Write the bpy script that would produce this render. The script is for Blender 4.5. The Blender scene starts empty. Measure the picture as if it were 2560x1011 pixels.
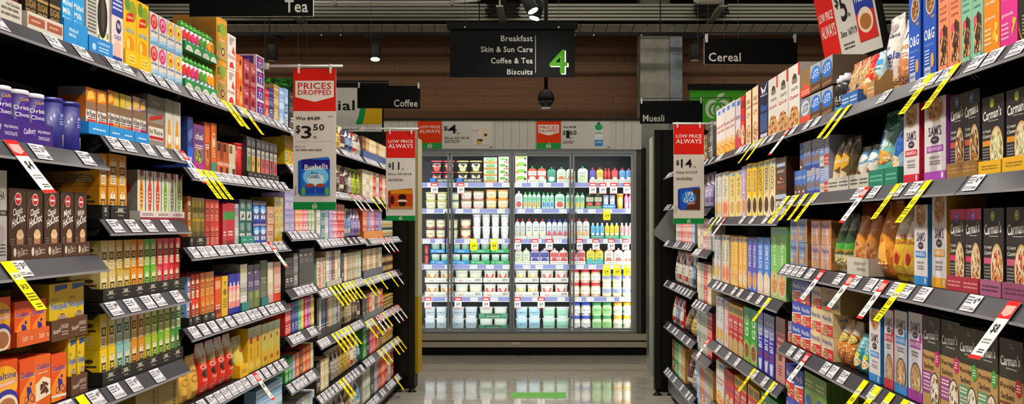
import bpy, math, random
import numpy as np
from mathutils import Matrix, Vector
random.seed(7)
SC = bpy.context.scene
COL = SC.collection
R = random.Random(11)

# ------------------------------------------------------------------ camera, world, lights, exposure
F = 2370.0                      # focal length in pixels of the 2560 px wide frame
EYE = 1.344
cam_d = bpy.data.cameras.new('camera'); cam = bpy.data.objects.new('camera', cam_d); COL.objects.link(cam)
cam.location = (0, 0, EYE); cam.rotation_euler = (math.radians(90), 0, 0)
cam_d.sensor_width = 36.0; cam_d.lens = F/2560*36.0
cam_d.shift_x = -85/2560; cam_d.shift_y = 54.5/2560
cam_d.clip_start = 0.05; cam_d.clip_end = 100
SC.camera = cam
SC.view_settings.view_transform = 'Standard'
SC.view_settings.look = 'None'
SC.view_settings.gamma = 1.0
SC.view_settings.use_curve_mapping = False
SC.view_settings.exposure = 0.6
world = bpy.data.worlds.new('world'); SC.world = world; world.use_nodes = True
world.node_tree.nodes['Background'].inputs[0].default_value = (1.0, 0.9, 0.76, 1)
world.node_tree.nodes['Background'].inputs[1].default_value = 0.075
SPOT_W = 125.0
CABW = 3.3
def spot(name, loc, target, w, ang=75, blend=0.6, col=(1.0, 0.93, 0.83), size=0.10):
    l = bpy.data.lights.new(name, 'SPOT'); l.energy = w; l.spot_size = math.radians(ang); l.spot_blend = blend
    l.color = col; l.shadow_soft_size = size
    o = bpy.data.objects.new(name, l); COL.objects.link(o); o.location = loc
    o.rotation_euler = (Vector(target)-Vector(loc)).to_track_quat('-Z', 'Y').to_euler()
    return o
# the two rows of ceiling track spots above the aisle, aimed at the shelves opposite
for i in range(9):
    y = 0.1 + i*0.95
    k = 1.0 if y < 6.2 else 0.8
    spot('aisle_spot', (0.30, y, 3.55), (-1.22, y+0.25, 0.35), SPOT_W*k, 66, .8)
    spot('aisle_spot', (-0.30, y, 3.55), (1.0, y+0.25, 0.35), SPOT_W*k, 66, .8)

# unseen area lights added for the store's general light, behind and beside the aisle too
def linear(x, y, z, lx, ly, w):
    l = bpy.data.lights.new('general_fill', 'AREA'); l.shape = 'RECTANGLE'; l.size = lx; l.size_y = ly; l.energy = w; l.color = (1.0, .93, .82)
    o = bpy.data.objects.new('general_fill', l); COL.objects.link(o); o.location = (x, y, z)
GEN = 13.0; CROSS = 14.0
for x in (-4.0, 0.0, 4.0):
    for y in (-5.0, -1.6, 1.8, 5.2): linear(x, y, 4.08, .25, 2.6, GEN)
for x in (-4.2, -1.4, 1.4, 4.2): linear(x, 7.4, 3.95, 2.2, .2, CROSS)  # unseen fill added to brighten the cross-aisle floor and back wall
for x in (-3.2, 0.0, 3.2): linear(x, 9.0, 4.0, 2.4, .12, CROSS*.75)  # unseen fill added to light the conduit fronts
# ------------------------------------------------------------------ colour and materials
def lin(h):
    h = h.lstrip('#')
    v = [int(h[i:i+2], 16)/255 for i in (0, 2, 4)]
    g = sum(v)/3; v = [min(1, max(0, g+(x-g)*1.14)) for x in v]      # print colours a touch fuller
    return tuple(x/12.92 if x <= .04045 else ((x+.055)/1.055)**2.4 for x in v)
MATS = {}
def attr_mat(name, rough=.5, coat=0., metal=0., bump=0., bscale=60., spec=.5, vary=.06):
    m = bpy.data.materials.new(name); m.use_nodes = True; nt = m.node_tree
    b = nt.nodes['Principled BSDF']
    a = nt.nodes.new('ShaderNodeVertexColor'); a.layer_name = 'Col'
    n = nt.nodes.new('ShaderNodeTexNoise'); n.inputs['Scale'].default_value = 90; n.inputs['Detail'].default_value = 2
    tc = nt.nodes.new('ShaderNodeTexCoord'); nt.links.new(tc.outputs['Object'], n.inputs['Vector'])
    mr = nt.nodes.new('ShaderNodeMapRange'); mr.inputs[3].default_value = 1-vary*1.6; mr.inputs[4].default_value = 1+vary
    nt.links.new(n.outputs['Fac'], mr.inputs[0])
    mx = nt.nodes.new('ShaderNodeVectorMath'); mx.operation = 'SCALE'
    nt.links.new(a.outputs['Color'], mx.inputs[0]); nt.links.new(mr.outputs[0], mx.inputs['Scale'])
    nt.links.new(mx.outputs[0], b.inputs['Base Color'])
    b.inputs['Roughness'].default_value = rough; b.inputs['Metallic'].default_value = metal
    b.inputs['Coat Weight'].default_value = coat; b.inputs['Coat Roughness'].default_value = .12
    b.inputs['Specular IOR Level'].default_value = spec
    if bump:
        n2 = nt.nodes.new('ShaderNodeTexNoise'); n2.inputs['Scale'].default_value = bscale; n2.inputs['Detail'].default_value = 3
        nt.links.new(tc.outputs['Object'], n2.inputs['Vector'])
        bp = nt.nodes.new('ShaderNodeBump'); bp.inputs['Strength'].default_value = bump; bp.inputs['Distance'].default_value = .01
        nt.links.new(n2.outputs['Fac'], bp.inputs['Height']); nt.links.new(bp.outputs[0], b.inputs['Normal'])
    MATS[name] = m; return m
PRINT = attr_mat('printed_card', .48, .15)
FILM = attr_mat('shrink_film_card', .3, .8, bump=.12, bscale=35)
POUCH = attr_mat('foil_pouch', .33, .35, bump=.5, bscale=28)
PLAS = attr_mat('moulded_plastic', .35, .1, vary=.02)
MATTE = attr_mat('matte_paint', .6, vary=.04)
BLACKM = attr_mat('black_powder_coat', .5, vary=.15, spec=.2)
STEEL = attr_mat('brushed_steel', .38, metal=.55, vary=.1)
SIGN = attr_mat('sign_board', .7, vary=.015, spec=.12)
def simple(name, col, rough=.5, metal=0., emis=None, est=0.):
    m = bpy.data.materials.new(name); m.use_nodes = True; b = m.node_tree.nodes['Principled BSDF']
    b.inputs['Base Color'].default_value = (*lin(col), 1); b.inputs['Roughness'].default_value = rough; b.inputs['Metallic'].default_value = metal
    if emis: b.inputs['Emission Color'].default_value = (*lin(emis), 1); b.inputs['Emission Strength'].default_value = est
    return m
LED = simple('cool_led', 'ffffff', .5, 0, 'f4faff', 2.2)
LAMPFACE = simple('lamp_face', 'ffffff', .5, 0, 'fff2dc', 14.0)
def glass_mat():
    m = bpy.data.materials.new('door_glass'); m.use_nodes = True; nt = m.node_tree
    nt.nodes.remove(nt.nodes['Principled BSDF']); out = nt.nodes['Material Output']
    tr = nt.nodes.new('ShaderNodeBsdfTransparent'); tr.inputs[0].default_value = (.93, .96, .95, 1)
    gl = nt.nodes.new('ShaderNodeBsdfGlossy'); gl.inputs['Roughness'].default_value = .03
    fr = nt.nodes.new('ShaderNodeFresnel'); fr.inputs[0].default_value = 1.45
    mx = nt.nodes.new('ShaderNodeMixShader'); nt.links.new(fr.outputs[0], mx.inputs[0]); nt.links.new(tr.outputs[0], mx.inputs[1]); nt.links.new(gl.outputs[0], mx.inputs[2])
    nt.links.new(mx.outputs[0], out.inputs[0]); return m
GLASS = glass_mat()
def clear_mat():
    m = GLASS.copy(); m.name = 'clear_plastic'
    return m
CLEAR = clear_mat()
def floor_mat():
    m = bpy.data.materials.new('polished_floor'); m.use_nodes = True; nt = m.node_tree; b = nt.nodes['Principled BSDF']
    tc = nt.nodes.new('ShaderNodeTexCoord'); mp = nt.nodes.new('ShaderNodeMapping'); mp.inputs['Scale'].default_value = (2.2, 5.5, 1)
    n1 = nt.nodes.new('ShaderNodeTexNoise'); n1.inputs['Scale'].default_value = 3; n1.inputs['Detail'].default_value = 9; n1.inputs['Roughness'].default_value = .7
    n2 = nt.nodes.new('ShaderNodeTexNoise'); n2.inputs['Scale'].default_value = 120; n2.inputs['Detail'].default_value = 3
    nt.links.new(tc.outputs['Object'], mp.inputs[0]); nt.links.new(mp.outputs[0], n1.inputs['Vector']); nt.links.new(tc.outputs['Object'], n2.inputs['Vector'])
    mix = nt.nodes.new('ShaderNodeMath'); mix.operation = 'MULTIPLY_ADD'; mix.inputs[1].default_value = .35
    nt.links.new(n2.outputs['Fac'], mix.inputs[0]); nt.links.new(n1.outputs['Fac'], mix.inputs[2])
    cr = nt.nodes.new('ShaderNodeValToRGB'); cr.color_ramp.elements[0].position = .4; cr.color_ramp.elements[0].color = (*lin('74706a'), 1)
    cr.color_ramp.elements[1].position = .95; cr.color_ramp.elements[1].color = (*lin('a8a396'), 1)
    nt.links.new(mix.outputs[0], cr.inputs[0]); nt.links.new(cr.outputs[0], b.inputs['Base Color'])
    mr = nt.nodes.new('ShaderNodeMapRange'); mr.inputs[3].default_value = .03; mr.inputs[4].default_value = .10
    nt.links.new(n1.outputs['Fac'], mr.inputs[0]); nt.links.new(mr.outputs[0], b.inputs['Roughness'])
    b.inputs['Specular IOR Level'].default_value = .6
    return m
def wood_mat():
    m = bpy.data.materials.new('brown_timber'); m.use_nodes = True; nt = m.node_tree; b = nt.nodes['Principled BSDF']
    tc = nt.nodes.new('ShaderNodeTexCoord'); mp = nt.nodes.new('ShaderNodeMapping'); mp.inputs['Scale'].default_value = (1.2, 1, 22)
    oi = nt.nodes.new('ShaderNodeObjectInfo'); ad = nt.nodes.new('ShaderNodeVectorMath'); ad.operation = 'ADD'
    sc = nt.nodes.new('ShaderNodeVectorMath'); sc.operation = 'SCALE'; sc.inputs['Scale'].default_value = 40
    nt.links.new(oi.outputs['Random'], sc.inputs[0]); nt.links.new(tc.outputs['Object'], ad.inputs[0]); nt.links.new(sc.outputs[0], ad.inputs[1]); nt.links.new(ad.outputs[0], mp.inputs[0])
    n1 = nt.nodes.new('ShaderNodeTexNoise'); n1.inputs['Scale'].default_value = 3; n1.inputs['Detail'].default_value = 6; nt.links.new(mp.outputs[0], n1.inputs['Vector'])
    av = nt.nodes.new('ShaderNodeMath'); av.operation = 'MULTIPLY_ADD'; av.inputs[1].default_value = .12; nt.links.new(oi.outputs['Random'], av.inputs[0]); nt.links.new(n1.outputs['Fac'], av.inputs[2])
    cr = nt.nodes.new('ShaderNodeValToRGB'); cr.color_ramp.elements[0].position = .2; cr.color_ramp.elements[0].color = (*lin('80593c'), 1)
    cr.color_ramp.elements[1].position = 1; cr.color_ramp.elements[1].color = (*lin('8f6746'), 1)
    nt.links.new(av.outputs[0], cr.inputs[0]); nt.links.new(cr.outputs[0], b.inputs['Base Color']); b.inputs['Roughness'].default_value = .55
    return m
def concrete_mat(name, c0, c1, rough=.7, metal=0):
    m = bpy.data.materials.new(name); m.use_nodes = True; nt = m.node_tree; b = nt.nodes['Principled BSDF']
    tc = nt.nodes.new('ShaderNodeTexCoord'); n1 = nt.nodes.new('ShaderNodeTexNoise'); n1.inputs['Scale'].default_value = 6; n1.inputs['Detail'].default_value = 8
    nt.links.new(tc.outputs['Object'], n1.inputs['Vector'])
    cr = nt.nodes.new('ShaderNodeValToRGB'); cr.color_ramp.elements[0].position = .35; cr.color_ramp.elements[0].color = (*lin(c0), 1)
    cr.color_ramp.elements[1].position = .7; cr.color_ramp.elements[1].color = (*lin(c1), 1)
    nt.links.new(n1.outputs['Fac'], cr.inputs[0]); nt.links.new(cr.outputs[0], b.inputs['Base Color']); b.inputs['Roughness'].default_value = rough; b.inputs['Metallic'].default_value = metal
    return m
FLOORM = floor_mat(); WOOD = wood_mat(); CONC = concrete_mat('raw_concrete', '8f8e84', 'b0aea2'); CEILM = concrete_mat('dark_ceiling', '2a2e30', '3a3f40')

# ------------------------------------------------------------------ mesh builder with one colour per face
class MB:
    def __init__(s): s.v = []; s.f = []; s.c = []
    def face(s, pts, col):
        n = len(s.v); s.v.extend(pts); s.f.append(tuple(range(n, n+len(pts)))); s.c.append(col)
    def add(s, verts, faces, col):
        n = len(s.v); s.v.extend(verts)
        for f in faces: s.f.append(tuple(i+n for i in f)); s.c.append(col)
    def box(s, x0, y0, z0, x1, y1, z1, col, top=None, front=None, side=None):
        col = lin(col) if isinstance(col, str) else col
        g = lambda c: col if c is None else (lin(c) if isinstance(c, str) else c)
        n = len(s.v)
        s.v += [(x0,y0,z0),(x1,y0,z0),(x1,y1,z0),(x0,y1,z0),(x0,y0,z1),(x1,y0,z1),(x1,y1,z1),(x0,y1,z1)]
        for f, c in (((0,3,2,1),col),((4,5,6,7),g(top)),((0,1,5,4),g(front)),((1,2,6,5),g(side)),((2,3,7,6),col),((3,0,4,7),g(side))):
            s.f.append(tuple(n+i for i in f)); s.c.append(c)
        return s
    def tube(s, p, q, r, col, seg=8, r2=None):
        col = lin(col) if isinstance(col, str) else col
        p, q = Vector(p), Vector(q); d = (q-p).normalized(); a = d.orthogonal().normalized(); b = d.cross(a); r2 = r if r2 is None else r2
        n = len(s.v)
        for i in range(seg):
            t = 2*math.pi*i/seg; w = a*math.cos(t)+b*math.sin(t); s.v += [tuple(p+w*r), tuple(q+w*r2)]
        for i in range(seg):
            j = (i+1) % seg; s.f.append((n+2*i, n+2*j, n+2*j+1, n+2*i+1)); s.c.append(col)
        s.f.append(tuple(n+2*i for i in reversed(range(seg)))); s.c.append(col)
        s.f.append(tuple(n+2*i+1 for i in range(seg))); s.c.append(col)
        return s
    def path(s, pts, r, col, seg=6):
        for p, q in zip(pts[:-1], pts[1:]): s.tube(p, q, r, col, seg)
        return s
    def lathe(s, prof, cols, seg=20, cy=0.0, sq=2.0, asp=1.0):
        """prof: [(r, z)]; cols: one colour per band"""
        n = len(s.v)
        for r, z in prof:
            for i in range(seg):
                t = 2*math.pi*i/seg+math.pi/seg; c, k = math.cos(t), math.sin(t)
                x = math.copysign(abs(c)**(2/sq), c)*r; y = math.copysign(abs(k)**(2/sq), k)*r*asp
                s.v.append((x, cy+y, z))
        for j in range(len(prof)-1):
            c = cols[j] if not isinstance(cols, str) else cols
            c = lin(c) if isinstance(c, str) else c
            for i in range(seg):
                k = (i+1) % seg; s.f.append((n+j*seg+i, n+j*seg+k, n+(j+1)*seg+k, n+(j+1)*seg+i)); s.c.append(c)
        c0 = lin(cols[0] if not isinstance(cols, str) else cols); c1 = lin(cols[-1] if not isinstance(cols, str) else cols)
        s.f.append(tuple(n+i for i in reversed(range(seg)))); s.c.append(c0)
        m = n+(len(prof)-1)*seg; s.f.append(tuple(m+i for i in range(seg))); s.c.append(c1)
        return s
    def mesh(s, name, mat, smooth=False):
        me = bpy.data.meshes.new(name); me.from_pydata(s.v, [], s.f)
        a = me.color_attributes.new('Col', 'FLOAT_COLOR', 'CORNER')
        cnt = np.array([len(f) for f in s.f]); arr = np.repeat(np.array(s.c, dtype=np.float32).reshape(-1, 3), cnt, axis=0)
        arr = np.hstack([arr, np.ones((len(arr), 1), np.float32)]); a.data.foreach_set('color', arr.ravel())
        me.materials.append(mat)
        if smooth: me.polygons.foreach_set('use_smooth', [True]*len(me.polygons))
        me.update(); return me
    def obj(s, name, mat, parent=None, smooth=False, loc=None):
        return mkobj(name, s.mesh(name, mat, smooth), parent, loc)
def mkobj(name, me, parent=None, loc=None, rotz=None):
    o = bpy.data.objects.new(name, me); COL.objects.link(o)
    if parent is not None: o.parent = parent
    if loc is not None: o.location = loc
    if rotz is not None: o.rotation_euler = (0, 0, rotz)
    return o
USED = {}
def tag(o, label, cat, group=None):
    k = label.lower()
    if k in USED:
        USED[k] += 1; label = label+' (%s along)' % ordw(USED[k])
    else: USED[k] = 1
    o['label'] = label; o['category'] = cat
    if group: o['group'] = group
    return o
def structure(o): o['kind'] = 'structure'; return o
def empty(name, loc, rotz=0.0):
    o = bpy.data.objects.new(name, None); COL.objects.link(o); o.location = loc; o.rotation_euler = (0, 0, rotz); o.empty_display_size = .05; return o
ORD = 'first second third fourth fifth sixth seventh eighth ninth tenth eleventh twelfth thirteenth fourteenth fifteenth sixteenth'.split()
def ordw(i): return ORD[i-1] if i <= 16 else '%dth' % i

# ------------------------------------------------------------------ lettering
GLY = {}
def text2d(s, bold=True):
    k = (s, bold)
    if k not in GLY:
        c = bpy.data.curves.new('lettering', 'FONT'); c.body = s; c.resolution_u = 2; c.offset = .015 if bold else .002
        if bold: c.space_character = 1.06
        o = bpy.data.objects.new('lettering', c); m = o.to_mesh()
        v = [(p.co.x, p.co.y) for p in m.vertices]; f = [tuple(p.vertices) for p in m.polygons]
        o.to_mesh_clear(); bpy.data.objects.remove(o); bpy.data.curves.remove(c)
        if v:
            a = np.array(v); lo = a.min(0); hi = a.max(0); a = (a-lo)/np.maximum(hi-lo, 1e-6)-.5; asp = float((hi-lo)[0]/max((hi-lo)[1], 1e-6))
        else: a = np.zeros((0, 2)); asp = 1
        GLY[k] = (a, f, asp)
    return GLY[k]
LN = random.Random(3)
def print_into(mb, elems, mapf, curved=False, e0=.00025):
    """flat print: every element lies on the pack's face, a hair above the one before"""
    raw = mapf; mapf = lambda u, v, e: raw(min(1., max(0., u)), min(1., max(0., v)), e)      # nothing printed past the edges
    for i, el in enumerate(elems):
        e = e0+.00009*i; k = el[0]
        if k == 'r':
            _, u0, v0, u1, v1, c = el; c = lin(c)
            nx = max(1, int(abs(u1-u0)*10)) if curved else 1; ny = max(1, int(abs(v1-v0)*8)) if curved else 1
            vs = [mapf(u0+(u1-u0)*a/nx, v0+(v1-v0)*b/ny, e) for b in range(ny+1) for a in range(nx+1)]
            mb.add(vs, [(b*(nx+1)+a, b*(nx+1)+a+1, (b+1)*(nx+1)+a+1, (b+1)*(nx+1)+a) for b in range(ny) for a in range(nx)], c)
        elif k == 'e':
            _, cu, cv, ru, rv, c = el; c = lin(c); n = 20
            if curved:
                vs = [mapf(cu, cv, e)]
                for q in (.25, .5, .75, 1.): vs += [mapf(cu+ru*q*math.cos(2*math.pi*t/n), cv+rv*q*math.sin(2*math.pi*t/n), e) for t in range(n)]
                fs = [(0, 1+t, 1+(t+1) % n) for t in range(n)]+[(1+s*n+t, 1+s*n+n+t, 1+s*n+n+(t+1) % n, 1+s*n+(t+1) % n) for s in range(3) for t in range(n)]
                mb.add(vs, fs, c)
            else:
                mb.add([mapf(cu+ru*math.cos(2*math.pi*t/n), cv+rv*math.sin(2*math.pi*t/n), e) for t in range(n)], [tuple(range(n))], c)
        elif k == 'o':   # ring
            _, cu, cv, ru, rv, th, c = el; c = lin(c); n = 22; vs = []
            for t in range(n):
                ca, sa = math.cos(2*math.pi*t/n), math.sin(2*math.pi*t/n)
                vs += [mapf(cu+ru*ca, cv+rv*sa, e), mapf(cu+ru*(1-th)*ca, cv+rv*(1-th)*sa, e)]
            mb.add(vs, [(2*t, 2*((t+1) % n), 2*((t+1) % n)+1, 2*t+1) for t in range(n)], c)
        elif k == 'p':
            if not curved: mb.add([mapf(u, v, e) for u, v in el[1]], [tuple(range(len(el[1])))], lin(el[2]))
            else:
                P = el[1]; cu = sum(p[0] for p in P)/len(P); cv = sum(p[1] for p in P)/len(P); c = lin(el[2]); m = 4
                for (ua, va), (ub, vb) in zip(P, P[1:]+P[:1]):
                    pt = lambda i, j: (cu+(ua-cu)*i/m+(ub-ua)*j/m, cv+(va-cv)*i/m+(vb-va)*j/m)     # fan piece cut into small triangles
                    ix = {}; vs = []
                    for i in range(m+1):
                        for j in range(i+1): ix[i, j] = len(vs); vs.append(mapf(*pt(i, j), e))
                    fs = [(ix[i, j], ix[i+1, j], ix[i+1, j+1]) for i in range(m) for j in range(i+1)]+[(ix[i, j], ix[i+1, j+1], ix[i, j+1]) for i in range(1, m) for j in range(i)]
                    mb.add(vs, fs, c)
        elif k in ('t', 'T', 'v'):
            s, cu, cv, w, h, c = el[1:7]; a, f, asp = text2d(s, k != 'T')
            sl = el[7] if len(el) > 7 else 0.
            if k == 'v': vs = [mapf(cu-p[1]*w, cv+p[0]*h, e) for p in a]
            else: vs = [mapf(cu+p[0]*w, cv+p[1]*h+p[0]*sl*h, e) for p in a]
            mb.add(vs, f, lin(c))
        elif k == 'l':   # rows of small print
            _, u0, v0, u1, v1, n, c = el; c = lin(c); dv = (v1-v0)/n
            for j in range(n):
                u = u0
                while u < u1-.02:
                    w = min(LN.uniform(.05, .22)*(u1-u0)/.6, u1-u)
                    if curved: w = min(w, .11)
                    y = v1-dv*(j+.75)
                    mb.add([mapf(u, y, e), mapf(u+w, y, e), mapf(u+w, y+dv*.45, e), mapf(u, y+dv*.45, e)], [(0, 1, 2, 3)], c); u += w+.025*(u1-u0)/.6
        elif k == 'k':   # flakes, fruit, granola scattered in an ellipse
            _, cu, cv, ru, rv, cols, n, sz = el
            rr = random.Random(int(cu*971+cv*577+n)); asp = ru/rv
            for j in range(n):
                q = math.sqrt(rr.random()); t = rr.uniform(0, 6.283); a, b = cu+ru*q*math.cos(t), cv+rv*q*math.sin(t)
                s1 = sz*rr.uniform(.6, 1.3); t0 = rr.uniform(0, 6.28)
                mb.add([mapf(a+ru*s1*math.cos(t0+z*1.2566)*rr.uniform(.6, 1), b+rv*s1*math.sin(t0+z*1.2566)*rr.uniform(.6, 1), e+.00001*j) for z in range(5)], [(0, 1, 2, 3, 4)], lin(cols[j % len(cols)]))
def planar(w, h, y=0.): return lambda u, v, e: ((u-.5)*w, y-e, v*h)
def apple(cu, cv, s, c, asp=1.0, bg='0f8a4a'):
    """leafy round fruit emblem: c on bg"""
    a = asp
    return [('e', cu-.24*s*a, cv, .30*s*a, .40*s, c), ('e', cu+.24*s*a, cv, .30*s*a, .40*s, c), ('o', cu-.1*s*a, cv-.04*s, .30*s*a, .32*s, .30, bg), ('o', cu+.1*s*a, cv-.04*s, .30*s*a, .32*s, .30, bg),
            ('e', cu, cv-.1*s, .11*s*a, .2*s, c), ('p', [(cu-.1*s*a, cv+.42*s), (cu+.02*s*a, cv+.62*s), (cu+.3*s*a, cv+.7*s), (cu+.2*s*a, cv+.52*s), (cu+.02*s*a, cv+.42*s)], c)]
# ------------------------------------------------------------------ the room
def slab(name, x0, y0, z0, x1, y1, z1, mat, parent=None, col='808080'):
    return MB().box(x0, y0, z0, x1, y1, z1, col).obj(name, mat, parent)
structure(slab('floor', -7, -8, -.06, 7, 12.2, 0, FLOORM))
structure(slab('ceiling', -7, -8, 4.12, 7, 12.2, 4.2, CEILM))
structure(slab('wall_left', -7.1, -8, 0, -7, 12.2, 4.2, CONC))
structure(slab('wall_right', 7, -8, 0, 7.1, 12.2, 4.2, CONC))
structure(slab('wall_front', -7, -8.1, 0, 7, -8, 4.2, CONC))
WB = 11.0
wall = structure(slab('wall_back', -7, WB+.03, 0, 7, WB+.15, 4.2, concrete_mat('wall_core', '3a2a20', '4a3526', .8)))
pl = {}
z = 2.0; row = 0
while z < 3.60:
    x = -3.9+R.uniform(-.6, 0)
    while x < 4.3:
        w = R.choice((1.2, 1.5, 1.8)); hh = .092
        if w not in pl: pl[w] = MB().box(-w/2+.001, 0, .001, w/2-.001, .03, hh-.001, '7a5a40').mesh('plank', WOOD)
        mkobj('plank', pl[w], wall, (x+w/2, WB+R.uniform(-.003, .003), z)); x += w
    z += .092; row += 1
col = structure(slab('trim_1', 1.03, 10.35, 0, 1.35, 10.75, 4.12, CONC)); col['label'] = 'raw concrete column in front of the timber wall'
structure(slab('trim_2', 1.352, 10.33, 0, 1.485, 10.75, 3.6, concrete_mat('galvanised_plate', '7d838a', '99a0a6', .35, .6)))
structure(slab('trim_3', -7, 10.5, 3.62, 7, 12.0, 3.66, CEILM))

# ------------------------------------------------------------------ ceiling services
t = tag(empty('cable_tray', (0, 10.2, 3.5)), 'long pale cable tray with stacked conduits running across under the ceiling', 'cable tray')
for i in range(5):
    MB().tube((-5.2, -.02*i, .045+.034*i), (5.2, -.02*i, .045+.034*i), .0145, 'cfcdbf', 10).obj('conduit', MATTE, t, True)
sm = MB().box(-.067, 0, 0, .067, .16, .004, 'bdbcab').mesh('slat', MATTE)
for i in range(70):
    o = mkobj('slat', sm, t, (-4.95+i*.142, -.08, -.03+.0006*(i % 3))); o.rotation_euler = (math.radians(-19), 0, math.radians(6))
MB().box(-5.2, .10, .0, 5.2, .13, .24, '3a3a36').obj('back_plate', MATTE, t)
p = tag(empty('conduit_pipe', (0, 9.9, 3.66)), 'single pale conduit below the dark ceiling that bends up at its end', 'pipe')
MB().path([(-3.4, 0, 0), (-1.0, 0, 0), (-.72, 0, 0.02), (-.3, 0, .22)], .018, 'd0cec4', 10).obj('run', MATTE, p, True)
for x in (-2.2, -.98):
    MB().box(x-.015, -.025, -.03, x+.015, .025, .1, '9a988c').obj('clip', MATTE, p)
for X, d in ((-2.62, 'beyond the tea sign'), (-.46, 'above the numbered aisle sign'), (1.76, 'above the cereal sign')):
    b = tag(empty('ceiling_beam', (X, 9.6, 3.5)), 'galvanised T beam crossing under the cable tray '+d, 'beam')
    MB().box(-.035, -1.3 if X < -2 else -.2, 0, .035, 1.35, .012, '8f8e84').obj('flange', MATTE, b)
    MB().box(-.006, -1.3 if X < -2 else -.2, .012, .006, 1.35, .07, '7f7e75').obj('web', MATTE, b)
    MB().box(-.03, .62, .07, .03, .68, .62, '2a2a28').obj('drop_rod', MATTE, b)
    if X > -2:
        c = tag(empty('pipe_clamp', (X, 10.12, 3.53)), 'dark clamp bundle gripping the conduits '+d, 'clamp')
        for k in range(9):
            MB().path([(-.20+R.uniform(0, .05), -.02, .02+.02*k), (-.06, -.07-.01*(k % 3), .018+.018*k), (.06, -.07, .02+.018*k), (.2-R.uniform(0, .05), -.02, .02+.02*k)], .008, '22221f', 5).obj('strap', BLACKM, c)
e = tag(empty('emergency_light', (1.39, 8.1, 3.235)), 'white oblong emergency light under the ceiling above the cereal sign', 'light')
MB().lathe([(.10, 0), (.125, .012), (.125, .05), (.11, .06)], ['e9e6dc', 'd0cdc3', 'c8c5bb'], 28, 0, 4, .5).obj('housing', PLAS, e)
MB().tube((0, 0, .06), (0, 0, .85), .012, '222222').obj('stem', BLACKM, e)
# black track with spot heads in front of the timber wall
TR = tag(empty('lighting_track', (0, 9.95, 3.318)), 'long black lighting track mounted in front of the timber wall', 'track')
MB().box(-3.6, -.018, 0, 3.6, .018, .036, '0b0b0b').obj('rail', BLACKM, TR)
for x in (-2.9, -.7, 1.2, 2.9): MB().tube((x, 0, .03), (x, 0, .80), .006, '101010').obj('hanger', BLACKM, TR)
for x in (-2.35, -2.15, .3, .5, 1.0): MB().tube((x, -.03, .004), (x, 0, .004), .008, 'c8c6bc').obj('screw', STEEL, TR)
def track_spot(x, y, z, tilt, yaw, label, lit, scale=1.0, bar=True):
    o = tag(empty('track_spot', (x, y, z), yaw), label, 'spotlight')
    if bar: MB().box(-.11, -.02, -.03, .11, .02, .0, '0c0c0c').obj('adapter', BLACKM, o)
    MB().tube((0, 0, -.10), (0, 0, -.02), .012, '101010').obj('stem', BLACKM, o)
    m = MB().lathe([(.052, -.17), (.056, -.165), (.056, -.02), (.048, -.005), (.03, 0)], ['101010', '2c2c2a', '2c2c2a', '1c1c1c'], 20)
    h = m.obj('lamp_head', BLACKM, o, True, (0, 0, -.085)); h.rotation_euler = (tilt, 0, 0)
    f = MB().tube((0, 0, -.176), (0, 0, -.172), .046, 'ffffff', 20).obj('lamp_lens', LAMPFACE if lit else PLAS, h)
    return o
track_spot(-2.87, 9.95, 3.318, .12, .6, 'unlit black track spot beyond the tea sign', False)
track_spot(-1.79, 9.95, 3.318, -.25, .1, 'glowing white track spot above the coffee sign', True)
track_spot(1.56, 9.95, 3.318, 0, 0, 'unlit black track spot beside the cereal sign', False)
track_spot(-.19, 8.3, 3.44, -.5, 1.2, 'upper of two lit spots above the numbered aisle sign, tilted sideways', True)
_o = track_spot(-.06, 8.62, 3.46, -.3, -1.1, 'lower of two lit spots above the numbered aisle sign', True)
MB().tube((0, 0, 0), (0, 0, .66), .01, '101010').obj('drop_stem', BLACKM, _o)
t2 = tag(empty('lighting_track', (0, 8.27, 3.43)), 'short black lighting track under the ceiling above the numbered aisle sign', 'track')
MB().box(-1.2, -.02, 0, 1.2, .02, .03, '0b0b0b').obj('rail', BLACKM, t2)
for x in (-1, 1): MB().tube((x, 0, .03), (x, 0, .69), .006, '101010').obj('hanger', BLACKM, t2)
spot('track_spot_beam', (-1.79, 9.92, 3.06), (-1.7, 9.0, .3), 22, 60)
# security dome
dm = tag(empty('security_camera', (0, 8.9, 2.43)), 'black dome security camera hanging on a pole below the numbered aisle sign', 'camera')
MB().tube((0, 0, .17), (0, 0, 1.69), .018, '0d0d0d', 10).obj('pole', BLACKM, dm, True)
MB().lathe([(.078, .07), (.08, .10), (.06, .15), (.025, .18)], '121212', 24).obj('housing', BLACKM, dm, True)
MB().lathe([(.012, -.0), (.045, .012), (.066, .04), (.072, .075)], '1a1a1c', 24).obj('dome', PLAS, dm, True)
MB().lathe([(.04, .0), (.048, .006), (.04, .014)], 'd8d6cf', 20).obj('ring', PLAS, dm, True, (0, 0, -.006))

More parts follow.
